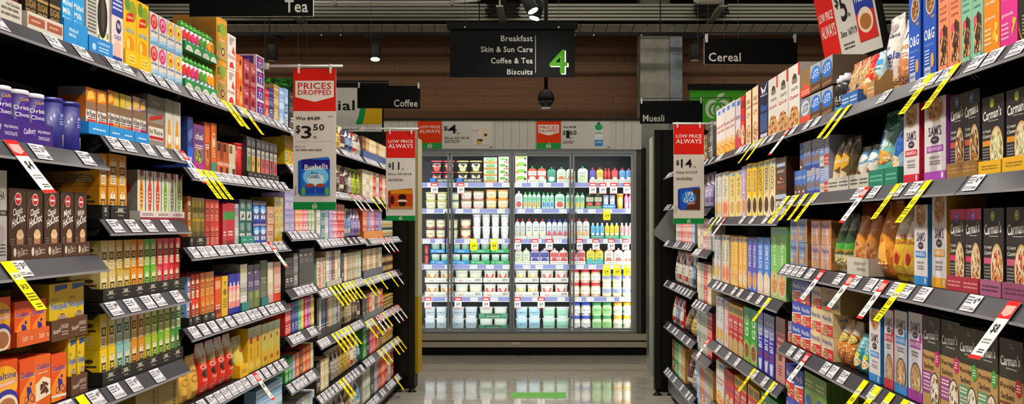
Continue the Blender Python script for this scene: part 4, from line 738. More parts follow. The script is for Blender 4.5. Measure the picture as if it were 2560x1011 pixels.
reg('yellowbag', dict(c='dcb01f', el=[('r', 0, .75, 1, 1, 'b8b088'), ('p', [(.3, .78), (.7, .78), (.7, .66), (.5, .62), (.3, .66)], 'a8282a'), ('v', 'tea bags', .5, .42, .22, .26, '8a5a1a'), ('e', .5, .14, .35, .08, 'e8cc5a')], side=[])); reg('paleyellow', dict(c='cfc060', el=[('p', [(0, 0), (1, 0), (1, .2), (0, .4)], 'e0b41f'), ('e', .5, .66, .14, .06, 'a8282a'), ('e', .6, .16, .25, .06, 'a86a2a'), ('r', 0, .8, 1, 1, 'a8a280')], side=[]))
for n, c, b in (('lilac', '9a8cc0', 'b8b0d8'), ('orangepink', 'd88a6a', 'ecc4b0'), ('pinkish', 'd0707a', 'ecc0c8'), ('sage', '9ab088', 'd0d8c4'), ('graybox', '6a6664', '8a8684'), ('blackbox', '1d1c1c', '4a4846'), ('navy', '2a3276', '6a6ea8'), ('tealthin', '3aa090', '8ad0c4'), ('yellowthin', 'e0b82a', 'f0dc8a'), ('pinkhot', 'd83a6a', 'f0a0b8'), ('violet', '8a4a9a', 'c8a0d0'), ('greenpack', '3a8a3f', '8ac08a'), ('greyblue', '8a98a8', 'b8c4d0'), ('orangepack', 'd8602c', 'f0a882'), ('creampack', 'd8c49a', 'ece0c4'), ('palegrey', 'a8a49a', 'c8c4ba'), ('paleblue', '8ab0d0', 'c0d8ea'), ('brownpack', '6a4426', '9a7048'), ('whitepack', 'd8d4ca', 'b8b0a4'), ('darkpack', '2a2522', '5a4e46'), ('tanpack', 'b08a54', 'd0b488'), ('redpack', 'b82a2a', 'e08a80'), ('tealpack', '3a6f7a', '7aa0a8'), ('mintpack', 'a8bca0', 'd0dcc8')):
    reg(n, D_strip(c, [(.06, .2, b), (.45, .62, b), (.66, .7, b), (.84, .9, b)]))
reg('yellowgreen', dict(c='d0b02a', el=[('r', .12, .2, .5, .9, '2f8a6a'), ('r', .55, .3, .95, .9, 'd87a3a'), ('l', .15, .3, .45, .8, 4, 'e0e8d0')], side=[])); reg('blacktea', dict(c='3a3a38', el=[('r', .1, .8, .5, .86, 'a8a49c'), ('l', .15, .62, .85, .75, 3, '8a867e'), ('r', 0, 0, 1, .02, '8a8884')], side=[]))
# cereal wall
reg('dorset_o', dict(c='e08a1c', el=[('e', .55, .88, .14, .1, 'cfc8b0'), ('t', 'dorset', .4, .68, .6, .05, 'f4ead8'), ('t', 'cereals', .42, .61, .62, .05, 'f4ead8'), ('t', 'granola', .42, .42, .66, .055, 'f4ead8'), ('l', .06, .1, .5, .32, 4, 'f0d8a8'), ('e', .8, .3, .1, .05, 'f2c84a'), ('e', .7, .2, .12, .06, 'f0b83a'), ('e', .85, .15, .08, .05, 'f2d06a')], side=[('l', .1, .1, .9, .9, 14, 'c8741a')], cs='c8741a'))
reg('dorset_p', dict(c='d6378c', el=[('t', 'dorset', .4, .7, .6, .05, 'f4e0ea'), ('t', 'cereals', .42, .62, .62, .05, 'f4e0ea'), ('t', 'granola', .42, .4, .66, .055, 'f4e0ea'), ('l', .06, .1, .5, .32, 4, 'f0b8d4'), ('e', .8, .3, .08, .04, 'c8b83a'), ('p', [(.7, .12), (.95, .3), (.9, .34), (.68, .2)], 'c8b83a')], side=[], cs='b02a72'))
reg('granblack', dict(c='1d1714', el=[('o', .5, .5, .6, .55, .06, 'c9902a'), ('e', .5, .6, .14, .06, 'd0c8b8'), ('l', .2, .1, .8, .4, 6, 'a8987a')], side=[], cs='c9902a'))
def roasted(c, c2, dot): return dict(c=c, el=[('t', 'ROASTED', .45, .76, .66, .035, c2), ('t', 'GRANOLA', .45, .7, .64, .03, c2), ('l', .14, .84, .7, .95, 3, c2), ('t', 'ALMOND', .45, .62, .64, .03, c2), ('p', [(.2, .08), (.85, .08), (.85, .5), (.55, .56), (.3, .48)], '4a2e1e'), ('k', .52, .28, .32, .2, CH+GR, 46, .22), ('e', .3, .46, .14, .06, dot), ('p', [(.6, .08), (.85, .08), (.85, .36)], c2 if False else 'c9a484'), ('e', .85, .05, .05, .02, c2)], side=[('l', .2, .1, .8, .9, 12, c2)], cs=c)
reg('salmon', roasted('e0906a', 'a04a32', 'e0506a')); reg('mint', roasted('8fc0a8', '4a7a66', 'e0506a'))
reg('oats_gran', dict(c='2353b0', el=bowl(.55, .84, .36, .14, 'e6e0d4', '8a5a34', GR+CH, 40)+[('k', .6, .68, .3, .05, GR, 8, .3), ('t', 'O&G', .48, .48, .8, .12, 'eef2f6'), ('t', 'honey & nuts', .5, .36, .66, .035, '8fb4e6'), ('l', .12, .14, .5, .32, 5, 'c8d8f0'), ('e', .72, .18, .14, .08, 'c99a5a'), ('r', .1, .02, .6, .12, 'b8bcc4'), ('l', .15, .04, .55, .1, 1, '5a6a8a')], side=[('l', .2, .1, .8, .9, 12, '8fb4e6')], cs='1a3f8f'))
reg('bag_white', dict(c='dcd6d0', el=[('e', .5, .84, .26, .06, '9a8a96'), ('t', 'Jordans', .55, .74, .66, .07, '2a2540', .2), ('t', 'CRUNCHY', .4, .6, .5, .04, '3a3f86'), ('t', 'Granola', .5, .5, .9, .1, '3a4a9a', .2), ('l', .2, .36, .8, .44, 2, '8a6a9a'), ('p', [(0, 0), (1, 0), (1, .18), (.5, .34), (0, .26)], '9a7a56'), ('k', .5, .14, .46, .13, GR, 60, .16)], side=[]))
reg('bag_peach', dict(c='e4d8cc', el=[('t', 'Jo', .7, .74, .4, .09, '2a2540', .2), ('t', 'Granola', .5, .58, .9, .1, 'd9863f', .2), ('l', .2, .42, .8, .5, 2, 'c88a6a'), ('p', [(0, 0), (1, 0), (1, .36), (.4, .44), (0, .3)], 'c88a62'), ('k', .5, .18, .46, .18, ['d9a070', 'c8763f', 'e8c49a', 'b06a4a', 'd88a6a'], 60, .17)], side=[]))
reg('bag_small', dict(c='b8d0d8', el=[('e', .55, .3, .4, .26, 'a8865a'), ('k', .55, .3, .36, .24, MU, 40, .2), ('r', .2, .7, .9, .82, '3f9ad0'), ('l', .2, .58, .9, .66, 1, '5a7a8a')], side=[]))
reg('bag_red', dict(c='d2302c', el=[('t', 'OATS', .55, .62, .7, .12, 'f0d05a', .2), ('e', .6, .3, .32, .2, 'f0dcb8'), ('e', .6, .28, .2, .12, 'c98a4a'), ('r', 0, .84, 1, 1, 'b0201f')], side=[]))
reg('bag_oats', dict(c='cfa878', el=[('p', [(.25, 1), (.75, 1), (.75, .8), (.5, .7), (.25, .8)], 'b8342a'), ('t', 'ROLLED', .5, .62, .6, .05, '5a3f2a'), ('t', 'OATS', .5, .54, .5, .06, '5a3f2a'), ('r', .1, .1, .9, .36, 'e09a5a'), ('k', .78, .6, .14, .3, ['dcbc8a', 'e8d0a4', 'c8a06a'], 24, .25), ('e', .5, .4, .2, .06, '2f4f8a')], side=[]))
reg('upgo', dict(c='5f584f', el=[('r', 0, .55, 1, 1, 'a8aeb4'), ('e', .52, .62, .44, .3, '3272c8'), ('t', 'UP&', .55, .74, .5, .12, 'e8eef4', .3), ('t', 'GO', .5, .58, .6, .15, 'e8eef4', .3), ('r', 0, 0, 1, .3, '5a4030'), ('p', [(.1, .05), (.9, .1), (.9, .2), (.1, .16)], '8a6a4a')], side=[], cs='6a5848'))
reg('upgo_dark', dict(c='7f8488', el=[('e', .5, .6, .44, .3, 'c8ccd2'), ('t', 'UP&', .55, .7, .55, .13, '2a2a5a', .3), ('t', 'GO', .5, .52, .6, .15, '2a2a5a', .3), ('r', 0, 0, 1, .3, 'd8503a')], side=[], cs='6a5848')); reg('kraftblank', dict(c='8a6f4a', el=[('p', [(0, 0), (1, 0), (1, .34), (.65, .34), (.55, .5), (.35, .5), (.3, .34), (0, .34)], 'd9523c'), ('l', .1, .06, .9, .24, 2, 'ecc0b0')], side=[]))
def oatbox(t): return dict(c='dedad2', el=[('e', .55, .78, .2, .08, '4a3f3a'), ('e', .55, .74, .26, .04, '8a7a6a'), ('t', 'OATS', .55, .62, .6, .05, '3a2f2a'), ('t', t, .5, .5, .8, .06, 'c23a3a', .15), ('p', [(0, 0), (1, 0), (1, .2), (.6, .36), (.3, .34), (0, .18)], 'cfa878'), ('k', .5, .16, .42, .17, GR+['b8322a'], 44, .2), ('r', .86, .8, 1, 1, 'c83a2f')], side=[('t', 'OATS', .5, .8, .5, .05, '4a3f3a'), ('p', [(.1, .1), (.9, .2), (.9, .75), (.5, .7), (.1, .5)], '3f62c0'), ('v', 'GO', .5, .5, .2, .2, 'e4e8f0')], cs='b9b4ae')
reg('oat_a', oatbox('Quick')); reg('oat_b', oatbox('Quick')); reg('oat_c', oatbox('Clusters'))
reg('navycer', dict(c='16223f', el=[('p', [(.1, .96), (.5, .86), (.9, .98), (.6, .8), (.5, .84), (.3, .8)], 'd8dce4'), ('t', 'Wholesome', .5, .78, .8, .035, 'e4e8ee'), ('t', 'filled', .5, .55, .74, .12, '3f74b8'), ('l', .1, .14, .9, .46, 12, '5f8ac8'), ('r', .1, .04, .9, .1, 'c8ccd4')], side=[], cs='1a2a4a'))
reg('creamcer', dict(c='e3cfae', el=[('t', 'nut', .5, .8, .6, .09, '8a3a2a'), ('t', 'crunch', .5, .7, .8, .06, '8a3a2a'), ('k', .5, .55, .4, .08, MU, 14, .3), ('o', .5, .2, .4, .17, .12, 'c8622a'), ('k', .5, .2, .34, .14, GR, 26, .22)], side=[('l', .2, .2, .8, .9, 12, 'd08a80')], cs='7e1c1f'))
reg('redcer', dict(c='c8342c', el=[('t', 'flakes', .5, .6, .9, .1, '5a4a9a', .2), ('e', .5, .24, .44, .2, 'e8d0a8'), ('k', .5, .22, .38, .15, GR, 20, .25), ('r', .1, .76, .9, .9, '8a2a24')], side=[], cs='a02a24')); reg('palecer', dict(c='d8d0d8', el=[('t', 'bran', .5, .64, .8, .1, '8a2a3a'), ('r', .3, .86, .9, .95, '5a7ad0'), ('p', [(0, 0), (1, 0), (1, .2), (0, .34)], 'c8404a'), ('k', .5, .3, .4, .1, GR, 16, .3)], side=[], cs='b8b0b8'))
def whitecer(t): return dict(c='e4dcd6', el=[('r', .4, .88, .95, .96, '5a8ad8'), ('t', t, .5, .62, .9, .07, 'b04a4a', .2), ('t', 'bran', .5, .52, .7, .07, 'b04a4a', .2), ('p', [(0, 0), (1, 0), (1, .2), (.5, .34), (0, .28)], 'e8a03a'), ('e', .45, .18, .36, .13, 'f0cc8a'), ('k', .45, .18, .3, .1, ['d9852a', 'e8a04a', 'c8702a'], 18, .28), ('r', .7, .02, .95, .1, 'e8b81f')], side=[], cs='cfc8c0')
reg('white_a', whitecer('Sultana')); reg('white_b', whitecer('All'))
def carm(mid, pill, cols): return dict(c='29262a', el=[('e', .46, .91, .1, .06, pill), ('l', .4, .9, .52, .93, 1, 'e8e4da'), ('t', "Carman's", .47, .77, .84, .13, 'f2f0ea', .3), ('l', .3, .67, .75, .69, 1, 'c8c4bc'), ('t', 'Crispy', .24, .55, .38, .045, 'dcd8d0', .2), ('t', 'Clusters', .26, .49, .42, .045, 'dcd8d0', .2), ('r', .04, .36, .40, .43, mid), ('l', .05, .12, .34, .34, 6, '8a868a')]+bowl(.68, .3, .31, .30, 'c9a26a', 'd8c8a4', cols, 70, .17)+[('k', .4, .08, .3, .05, cols, 10, .2)], side=[('t', "Carman's", .5, .85, .7, .07, 'cfcac0', .3), ('l', .2, .2, .8, .75, 12, '8a868a')], cs='201d20', ct='1a181a')
reg('carm_a', carm('b8563a', '4a7ab8', ['8a4a1c', '6a3512', 'c98a3f', 'a8621f', '3a1c0c'])); reg('carm_b', carm('c98a2c', 'b8c03a', ['e8e0c0', 'c8d09a', 'f0ecd8', 'a8b07a', '8a7a4a'])); reg('carm_c', carm('c0386a', '5a6ad0', MU)); reg('carm_d', carm('c0587a', '8ab03a', ['b5322a', '8a2018', 'efe6d8', 'c9903f', '8a4a1c', 'd8443a']))
reg('carm_m', dict(DESIGN['carm_c'], el=[('r', 0, .87, 1, 1, 'c0286a')]+DESIGN['carm_c']['el']))
def porr(band, pill, cols): return dict(c='b5915f', el=[('r', 0, .62, 1, 1, '33302a'), ('k', .5, .93, .12, .03, ['a8a06a', '6a6448'], 5, .35), ('t', "Carman's", .47, .80, .84, .10, 'f0ede6', .3), ('l', .3, .71, .75, .735, 1, 'b8b4aa'), ('t', 'Porridge', .40, .545, .70, .065, '3f2f1c'), ('t', 'Sachets', .36, .455, .58, .06, '3f2f1c'), ('e', .84, .56, .14, .085, pill), ('l', .76, .52, .92, .6, 3, 'f0dcd8'), ('r', .02, .16, .52, .40, band), ('l', .06, .31, .46, .38, 2, 'f0e8e0'), ('l', .06, .18, .48, .30, 3, 'd8c0c8')]+bowl(.72, .21, .27, .20, '4a4540', 'e4dccb', cols, 44, .18)+[('p', [(0, 0), (1, 0), (1, .03), (.7, .01), (.5, .0)], '33302a')], side=[('r', 0, .62, 1, 1, '33302a'), ('l', .2, .2, .8, .6, 9, '6a5230')], cs='a07f50', ct='33302a')
reg('porr_purple', porr('93488a', 'c0286a', ['efe8da', '7a1c1c', 'c8b89a', '8aa05a', '5a1416'])); reg('porr_green', porr('5f9468', '3f9a4a', ['e0d2a8', '4a3048', 'c9b078', 'efe6c8'])); reg('porr_brown', porr('7a3f2c', 'a82a3a', ['e8a83a', 'f0d8a0', 'c8741f', 'f4ecd8']))
def sams(c, word): return dict(c='dcd6d8', el=bowl(.5, .87, .4, .17, 'c8b8b0', 'b08a5a', GR+['b8424a'], 34, .22)+[('t', "SAM'S", .5, .60, .6, .12, '33263a'), ('e', .5, .49, .2, .045, '33263a'), ('T', 'PANTRY', .5, .49, .22, .025, 'e4dcd8'), ('r', .12, .345, .88, .42, c), ('t', word, .5, .383, .66, .045, 'f0e8ea'), ('t', 'HONEY OAT', .5, .28, .5, .03, '4a3f4a'), ('l', .25, .19, .75, .25, 2, '8a808a'), ('r', 0, 0, 1, .11, c), ('e', .85, .06, .05, .04, 'e8dce2')], side=[('v', 'PANTRY', .5, .6, .4, .5, 'ecd8dc'), ('l', .3, .1, .7, .3, 4, 'ecd8dc')], cs=c, ct=c)
reg('sams_red', sams('c4273f', 'GRANOLA')); reg('sams_purple', sams('a44ab0', 'GRANOLA')); reg('sams_blue', sams('2f86cc', 'MUESLI')); reg('sams_yellow', dict(sams('dba02a', 'PORRIDGE')))
def samsp(c): return dict(c='d3cfd6', el=[('t', "SAM'S", .5, .84, .7, .12, '4a3846'), ('e', .5, .745, .2, .035, '33263a'), ('T', 'PANTRY', .5, .745, .22, .02, 'e4dcd8'), ('r', .12, .60, .88, .69, c), ('t', 'SACHETS', .5, .645, .7, .05, 'f0e8ea'), ('e', .88, .72, .09, .05, c), ('l', .25, .5, .75, .57, 2, '7a707a')]+bowl(.55, .24, .4, .20, '4a403a', 'c8a27c', ['d8bc94', 'b88a5c', 'e8d4b4', 'a8744a'], 30, .24)+[('r', 0, 0, 1, .12, c)], side=[('v', 'PORRIDGE', .5, .6, .4, .6, 'e4dce8'), ('l', .3, .1, .7, .24, 4, 'ecd8dc')], cs=c, ct=c)
reg('samsp_red', samsp('c43a48')); reg('samsp_blue', samsp('3f8fd4')); reg('samsp_purple', samsp('a03f9a'))
reg('bag_green', dict(c='7fb8a8', el=[('p', [(0, .75), (1, .7), (1, 1), (0, 1)], '2f6a62'), ('e', .4, .6, .4, .16, 'bcdcd8'), ('p', [(.3, .72), (.6, .72), (.54, .5), (.36, .5)], '2f5fae'), ('t', 'muesli', .5, .55, .7, .06, 'f0f2ee'), ('e', .5, .38, .4, .1, 'd8a84a'), ('k', .5, .36, .4, .1, MU+['c8342a', '5a8a3a'], 28, .24), ('r', 0, .16, 1, .28, '58b8a0')], side=[])); reg('bag_blue', dict(c='8fb4d0', el=[('p', [(0, .75), (1, .7), (1, 1), (0, 1)], '5a8a9a'), ('p', [(.3, .8), (.8, .86), (.9, .5), (.5, .3)], '2a5fae'), ('e', .5, .3, .3, .12, 'e0d2b0'), ('k', .5, .3, .26, .1, MU, 18, .26)], side=[]))
reg('bag_brown', dict(c='6a5230', el=[('e', .5, .55, .45, .16, 'd8a82a'), ('t', 'muesli', .5, .57, .74, .07, 'f0e8d4', .3), ('p', [(0, 0), (1, 0), (1, .3), (.5, .42), (0, .3)], 'cfc0a0'), ('k', .5, .18, .4, .14, MU, 30, .22)], side=[])); reg('bag_clear', dict(c='cbc6bc', el=[('p', [(0, .5), (1, .6), (1, .9), (0, .9)], '4a8ab0'), ('e', .5, .72, .4, .1, 'e8e8e4'), ('k', .5, .26, .42, .22, MU+['4a2a3a'], 46, .2), ('r', 0, .92, 1, 1, '6a5a44')], side=[])); reg('bag_dark', dict(c='5f5238', el=[('k', .5, .4, .44, .34, ['8a7448', '4a3c24', 'a89060', '6a5634'], 50, .2), ('e', .5, .75, .3, .12, '4a4030')], side=[]))
reg('threepa', dict(c='241d18', el=[('t', '3 PA', .5, .8, .8, .06, '6a5f52'), ('t', '3 P', .4, .66, .6, .06, '6a5f52'), ('t', '3 P', .4, .54, .6, .06, '6a5f52'), ('t', '3', .3, .42, .2, .06, '6a5f52')], side=[])); reg('upsmall', dict(c='6f86b8', el=[('r', 0, .7, 1, 1, 'a8aab8'), ('t', 'UP', .5, .6, .7, .14, 'e4e8f0', .3), ('e', .5, .36, .4, .12, '8a6a5a'), ('r', 0, 0, 1, .14, '3a4a9a')], side=[], cs='5a6fae')); reg('upblue', dict(c='4a74c0', el=[('t', 'UP&GO', .5, .7, .8, .12, 'e4e8f0', .3), ('p', [(0, 0), (1, 0), (1, .3), (0, .5)], '6a4630'), ('r', .1, .1, .5, .18, 'd8dce4')], side=[], cs='5a6fae'))
reg('valuepack', dict(c='7f90c0', el=[('r', 0, 0, 1, .34, 'cfc8b0'), ('t', 'VALUE', .5, .18, .7, .1, '4a4a44'), ('l', .1, .45, .9, .9, 5, 'd0d8ec')], side=[])); reg('valuered', dict(c='9aa0bc', el=[('r', 0, 0, 1, .4, 'b84a4c'), ('l', .1, .08, .9, .3, 2, 'e8c8c4'), ('l', .1, .5, .9, .9, 5, 'd0d8ec')], side=[]))
reg('bag_honey', dict(c='d08a3a', el=[('r', 0, .78, 1, 1, 'b8631c'), ('r', .1, .62, .46, .74, 'e8c22a'), ('e', .5, .36, .46, .24, 'c9935a'), ('k', .5, .36, .42, .22, ['d9a868', 'b8793f', 'e8c490', '9a5a2a'], 46, .2), ('e', .4, .16, .18, .07, 'a8341f')], side=[])); reg('bag_orange', dict(c='c8772a', el=[('p', [(0, .4), (1, .2), (1, .7), (.2, .95)], 'e0963a'), ('p', [(.2, .3), (.8, .2), (.7, .5)], 'f0b85a'), ('l', .2, .12, .8, .22, 2, 'f0d8a8')], side=[])); reg('bag_tree', dict(c='3f5f3a', el=[('r', 0, .66, 1, 1, '3a4a44'), ('t', 'Be natural', .5, .74, .8, .08, 'e4e4d8', .3), ('e', .5, .6, .4, .1, '2a4a2a'), ('r', 0, .36, 1, .5, '4a9a3f'), ('p', [(0, .3), (1, .36), (1, .42), (0, .36)], 'd8702a'), ('r', 0, 0, 1, .3, 'c9bfa4'), ('k', .6, .14, .34, .12, ['8a9a3a', 'd8802a', 'e0c88a'], 20, .28), ('r', 0, 0, .4, .1, 'd0d0cc')], side=[])); reg('bag_yellow', dict(c='dcb640', el=[('r', 0, .66, 1, 1, 'b0a26a'), ('e', .55, .68, .4, .12, 'ece0d0'), ('t', 'Apricot', .5, .6, .7, .07, 'c23a3a', .2), ('t', 'Almond Date', .5, .52, .86, .05, 'b8463a', .2), ('e', .5, .34, .3, .09, 'e09a4a'), ('e', .66, .3, .1, .08, 'a8322a'), ('r', 0, .0, 1, .2, 'e4c23a'), ('l', .1, .06, .9, .12, 1, 'b8742a')], side=[]))
def wbx(c, low, t='e8eef6'): return dict(c=c, el=[('r', 0, 0, 1, .46, low), ('p', [(0, .4), (1, .5), (1, .56), (0, .46)], 'e4e0d8'), ('t', 'Weet-Bix', .48, .72, .84, .2, t), ('p', [(0, .06), (.5, 0), (.5, .34), (0, .4)], 'eadcc4'), ('e', .3, .2, .24, .14, 'b5803f'), ('k', .3, .2, .2, .12, ['c9985a', '9a6a34', 'dcb47a'], 12, .35), ('l', .56, .1, .9, .3, 2, 'f0d8d0')], side=[('t', 'Weet-Bix', .5, .7, .7, .14, t), ('l', .2, .1, .8, .5, 6, 'a8b4e0')], cs=c, ct=c)
reg('wb_blue', wbx('3f4fb0', 'cf2f2c')); reg('wb_cream', wbx('e4cfa4', 'cf3a30', '3a4fae')); reg('wb_grey', wbx('7f8494', 'cf3a30')); reg('wb_tan', dict(wbx('c8b49a', 'c8342c', '3a4fae'))); reg('wb_green', dict(c='6f8f3f', el=[('e', .4, .5, .34, .2, '33559a'), ('t', 'Weet-Bix', .42, .5, .56, .14, 'e4ecf4'), ('l', .1, .8, .8, .92, 2, 'd0dcb0'), ('p', [(0, 0), (1, 0), (1, .2), (0, .3)], '88a850')], side=[('r', .4, 0, .46, 1, 'c8c83a')]+[('r', .05+.1*i, 0, .07+.1*i, 1, '4a6a2a') for i in range(9)], cs='5a7a30', ct='5a7a30'))
def wbs(c): return dict(c=c, el=[('t', 'Weet-Bix', .42, .76, .7, .2, '3a4fae'), ('t', 'bites', .42, .48, .6, .14, 'ece4dc'), ('p', [(.78, 0), (1, 0), (1, 1), (.84, .8), (.72, .4)], 'c0844a'), ('e', .3, .2, .24, .12, 'd9b080')], side=[('r', 0, .3, 1, .9, '8a5a30')], cs='b07a44')
reg('wbs_blue', wbs('8fa4c8')); reg('wbs_pink', wbs('cfa89c')); reg('kraft_lid', dict(c='a08252', el=[('e', .5, .3, .42, .16, '5f5c56'), ('t', 'Weet-Bix', .5, .86, .3, .06, '2a3a7a'), ('l', .2, .74, .8, .78, 1, '6a5230')], side=[], ct='8f7348'))
reg('bag_granor', dict(c='c9803a', el=[('r', 0, .72, 1, 1, 'b8aa90'), ('r', .1, .76, .5, .9, '8a3f8a'), ('e', .5, .62, .44, .12, '4a3f24'), ('e', .5, .62, .38, .1, 'c8b060'), ('k', .5, .62, .32, .08, ['4a4a2a', 'e0d080'], 10, .3), ('k', .5, .3, .44, .22, MU+['d98a3a'], 46, .2), ('p', [(0, 0), (1, 0), (1, .12), (0, .2)], 'd8741f')], side=[])); reg('bag_teal', dict(c='3a9aa8', el=[('p', [(0, .55), (1, .55), (1, .95), (0, .95)], '8ac4cc')]+[('r', .1+.2*i, .56, .13+.2*i, .94, 'd8ecee') for i in range(5)]+[('r', 0, .62+.1*i, 1, .635+.1*i, '2f7f8f') for i in range(4)]+[('e', .5, .46, .3, .08, 'd8c83a'), ('e', .5, .3, .36, .13, 'ecdcb4'), ('k', .5, .3, .3, .1, MU, 20, .26)], side=[]))
def tallcer(c, word, tc, pic, low, wv=True): return dict(c=c, el=[('v', word, .5, .66, .5, .4, tc), ('r', .5, .9, .95, .96, '5f9ad8'), ('p', [(0, 0), (1, 0), (1, .3), (.5, .42), (0, .34)], low)]+bowl(.5, .2, .42, .16, 'e8dcc8', pic[0], pic, 22, .28), side=[('v', word, .5, .7, .4, .4, tc), ('l', .2, .1, .8, .4, 8, tc)], cs=c)
reg('c_yellow', tallcer('e8c52a', 'COCO', '5a2f86', CH, 'f0dc7a')); reg('c_lilac', tallcer('b8a0c8', 'pops', 'f0e4f0', ['e8a04a', 'd8784a'], 'd0b8d8')); reg('c_cream', tallcer('e0cf9a', 'COCO', '4a3a2c', CH, 'ecdcae')); reg('c_gold', tallcer('dfa93a', 'nutri', 'f0dca0', ['e0a84a', 'c8802a', 'f0c87a'], 'e8bc5a')); reg('c_goldw', tallcer('dcae4a', 'grain', 'ecd8a8', ['efe0c0', 'c8802a'], 'e0a83a')); reg('c_white', tallcer('dcd8d4', 'flakes', '8a9ab0', ['e0b84a', 'c89a3a'], 'd0c8d0')); reg('c_redcream', tallcer('dccfae', 'light', '6fa0a8', ['d86a3a', 'e09a6a'], 'e0b090')); reg('c_palegold', tallcer('dccb86', 'oat', 'b08a3a', ['d8b060', 'c89a4a'], 'e4d494'))
reg('c_bubble', tallcer('3f78cc', 'RICE BUBBLES', 'e8ecf4', ['ece0c8', 'd8c098'], 'd8c0b0')); reg('c_purpblue', tallcer('5a4fae', 'FROSTIES', 'e4e4f0', ['e8a84a', 'c8602a'], '4f6ac8')); reg('c_green', tallcer('7ab860', 'just right', 'e4ecd8', ['d08a4a', 'b8643a', 'e0b88a'], 'a8b878')); reg('c_pink', tallcer('d8a8b4', 'special', 'e8e0e4', ['d8b88a'], 'e0c0c8')); reg('c_redyel', dict(c='b8302a', el=[('r', 0, .78, 1, 1, 'dcae2a'), ('r', .1, .8, .9, .94, '8a7a3a'), ('t', 'MINI', .5, .64, .7, .07, 'ece0d4'), ('l', .1, .48, .9, .58, 2, 'e0b8b0'), ('p', [(0, .0), (1, .0), (1, .24), (.4, .34), (0, .26)], 'c8a878'), ('t', 'wheats', .5, .4, .7, .06, 'ece0d4')], side=[], cs='9a2420', ct='dcae2a')); reg('c_greenw', tallcer('3f9a3a', 'GO', 'ecf0e4', ['8a5a30', 'a8743f', '6a3f1f'], '8ab04a')); reg('c_jest', dict(c='3f3aa8', el=[('r', 0, .62, 1, 1, '7f86b0'), ('t', 'Kellogg', .5, .84, .8, .06, 'e4e4f0'), ('v', 'BITES', .5, .56, .6, .34, 'ecebf0'), ('e', .5, .3, .3, .06, '8a3a5a'), ('p', [(.3, .02), (.7, .02), (.8, .2), (.2, .2)], 'd8dcec'), ('t', '5.7', .7, .2, .3, .05, 'e8e8f0')], side=[], cs='2f2a90')); reg('c_brownbix', dict(c='8a4444', el=[('r', 0, .74, 1, 1, 'a8847c'), ('t', 'CRUNCH', .5, .66, .7, .05, 'ece4dc'), ('t', 'Weet-Bix', .5, .56, .74, .06, 'ece4dc'), ('t', 'BITES', .5, .48, .74, .08, 'ece4dc'), ('r', 0, 0, 1, .42, 'c89088'), ('e', .5, .38, .2, .05, '6a3f2a'), ('l', .3, .1, .7, .28, 4, '6a3030')], side=[], cs='6a2c2c')); reg('c_choc', dict(c='4f2f22', el=[('r', .1, .84, .9, .9, 'a8c4dc'), ('t', 'CHOC', .5, .76, .7, .05, 'e4dcd4'), ('k', .5, .62, .3, .07, ['c8884a', '8a5a34'], 8, .4), ('r', .1, .44, .9, .52, '7a3a20'), ('r', 0, .28, 1, .36, 'b0c0d4'), ('r', 0, 0, 1, .24, 'c8c0b8'), ('e', .4, .14, .2, .07, '7a90b8'), ('l', .2, .55, .8, .58, 1, 'c8a090')], side=[], cs='3a2018'))
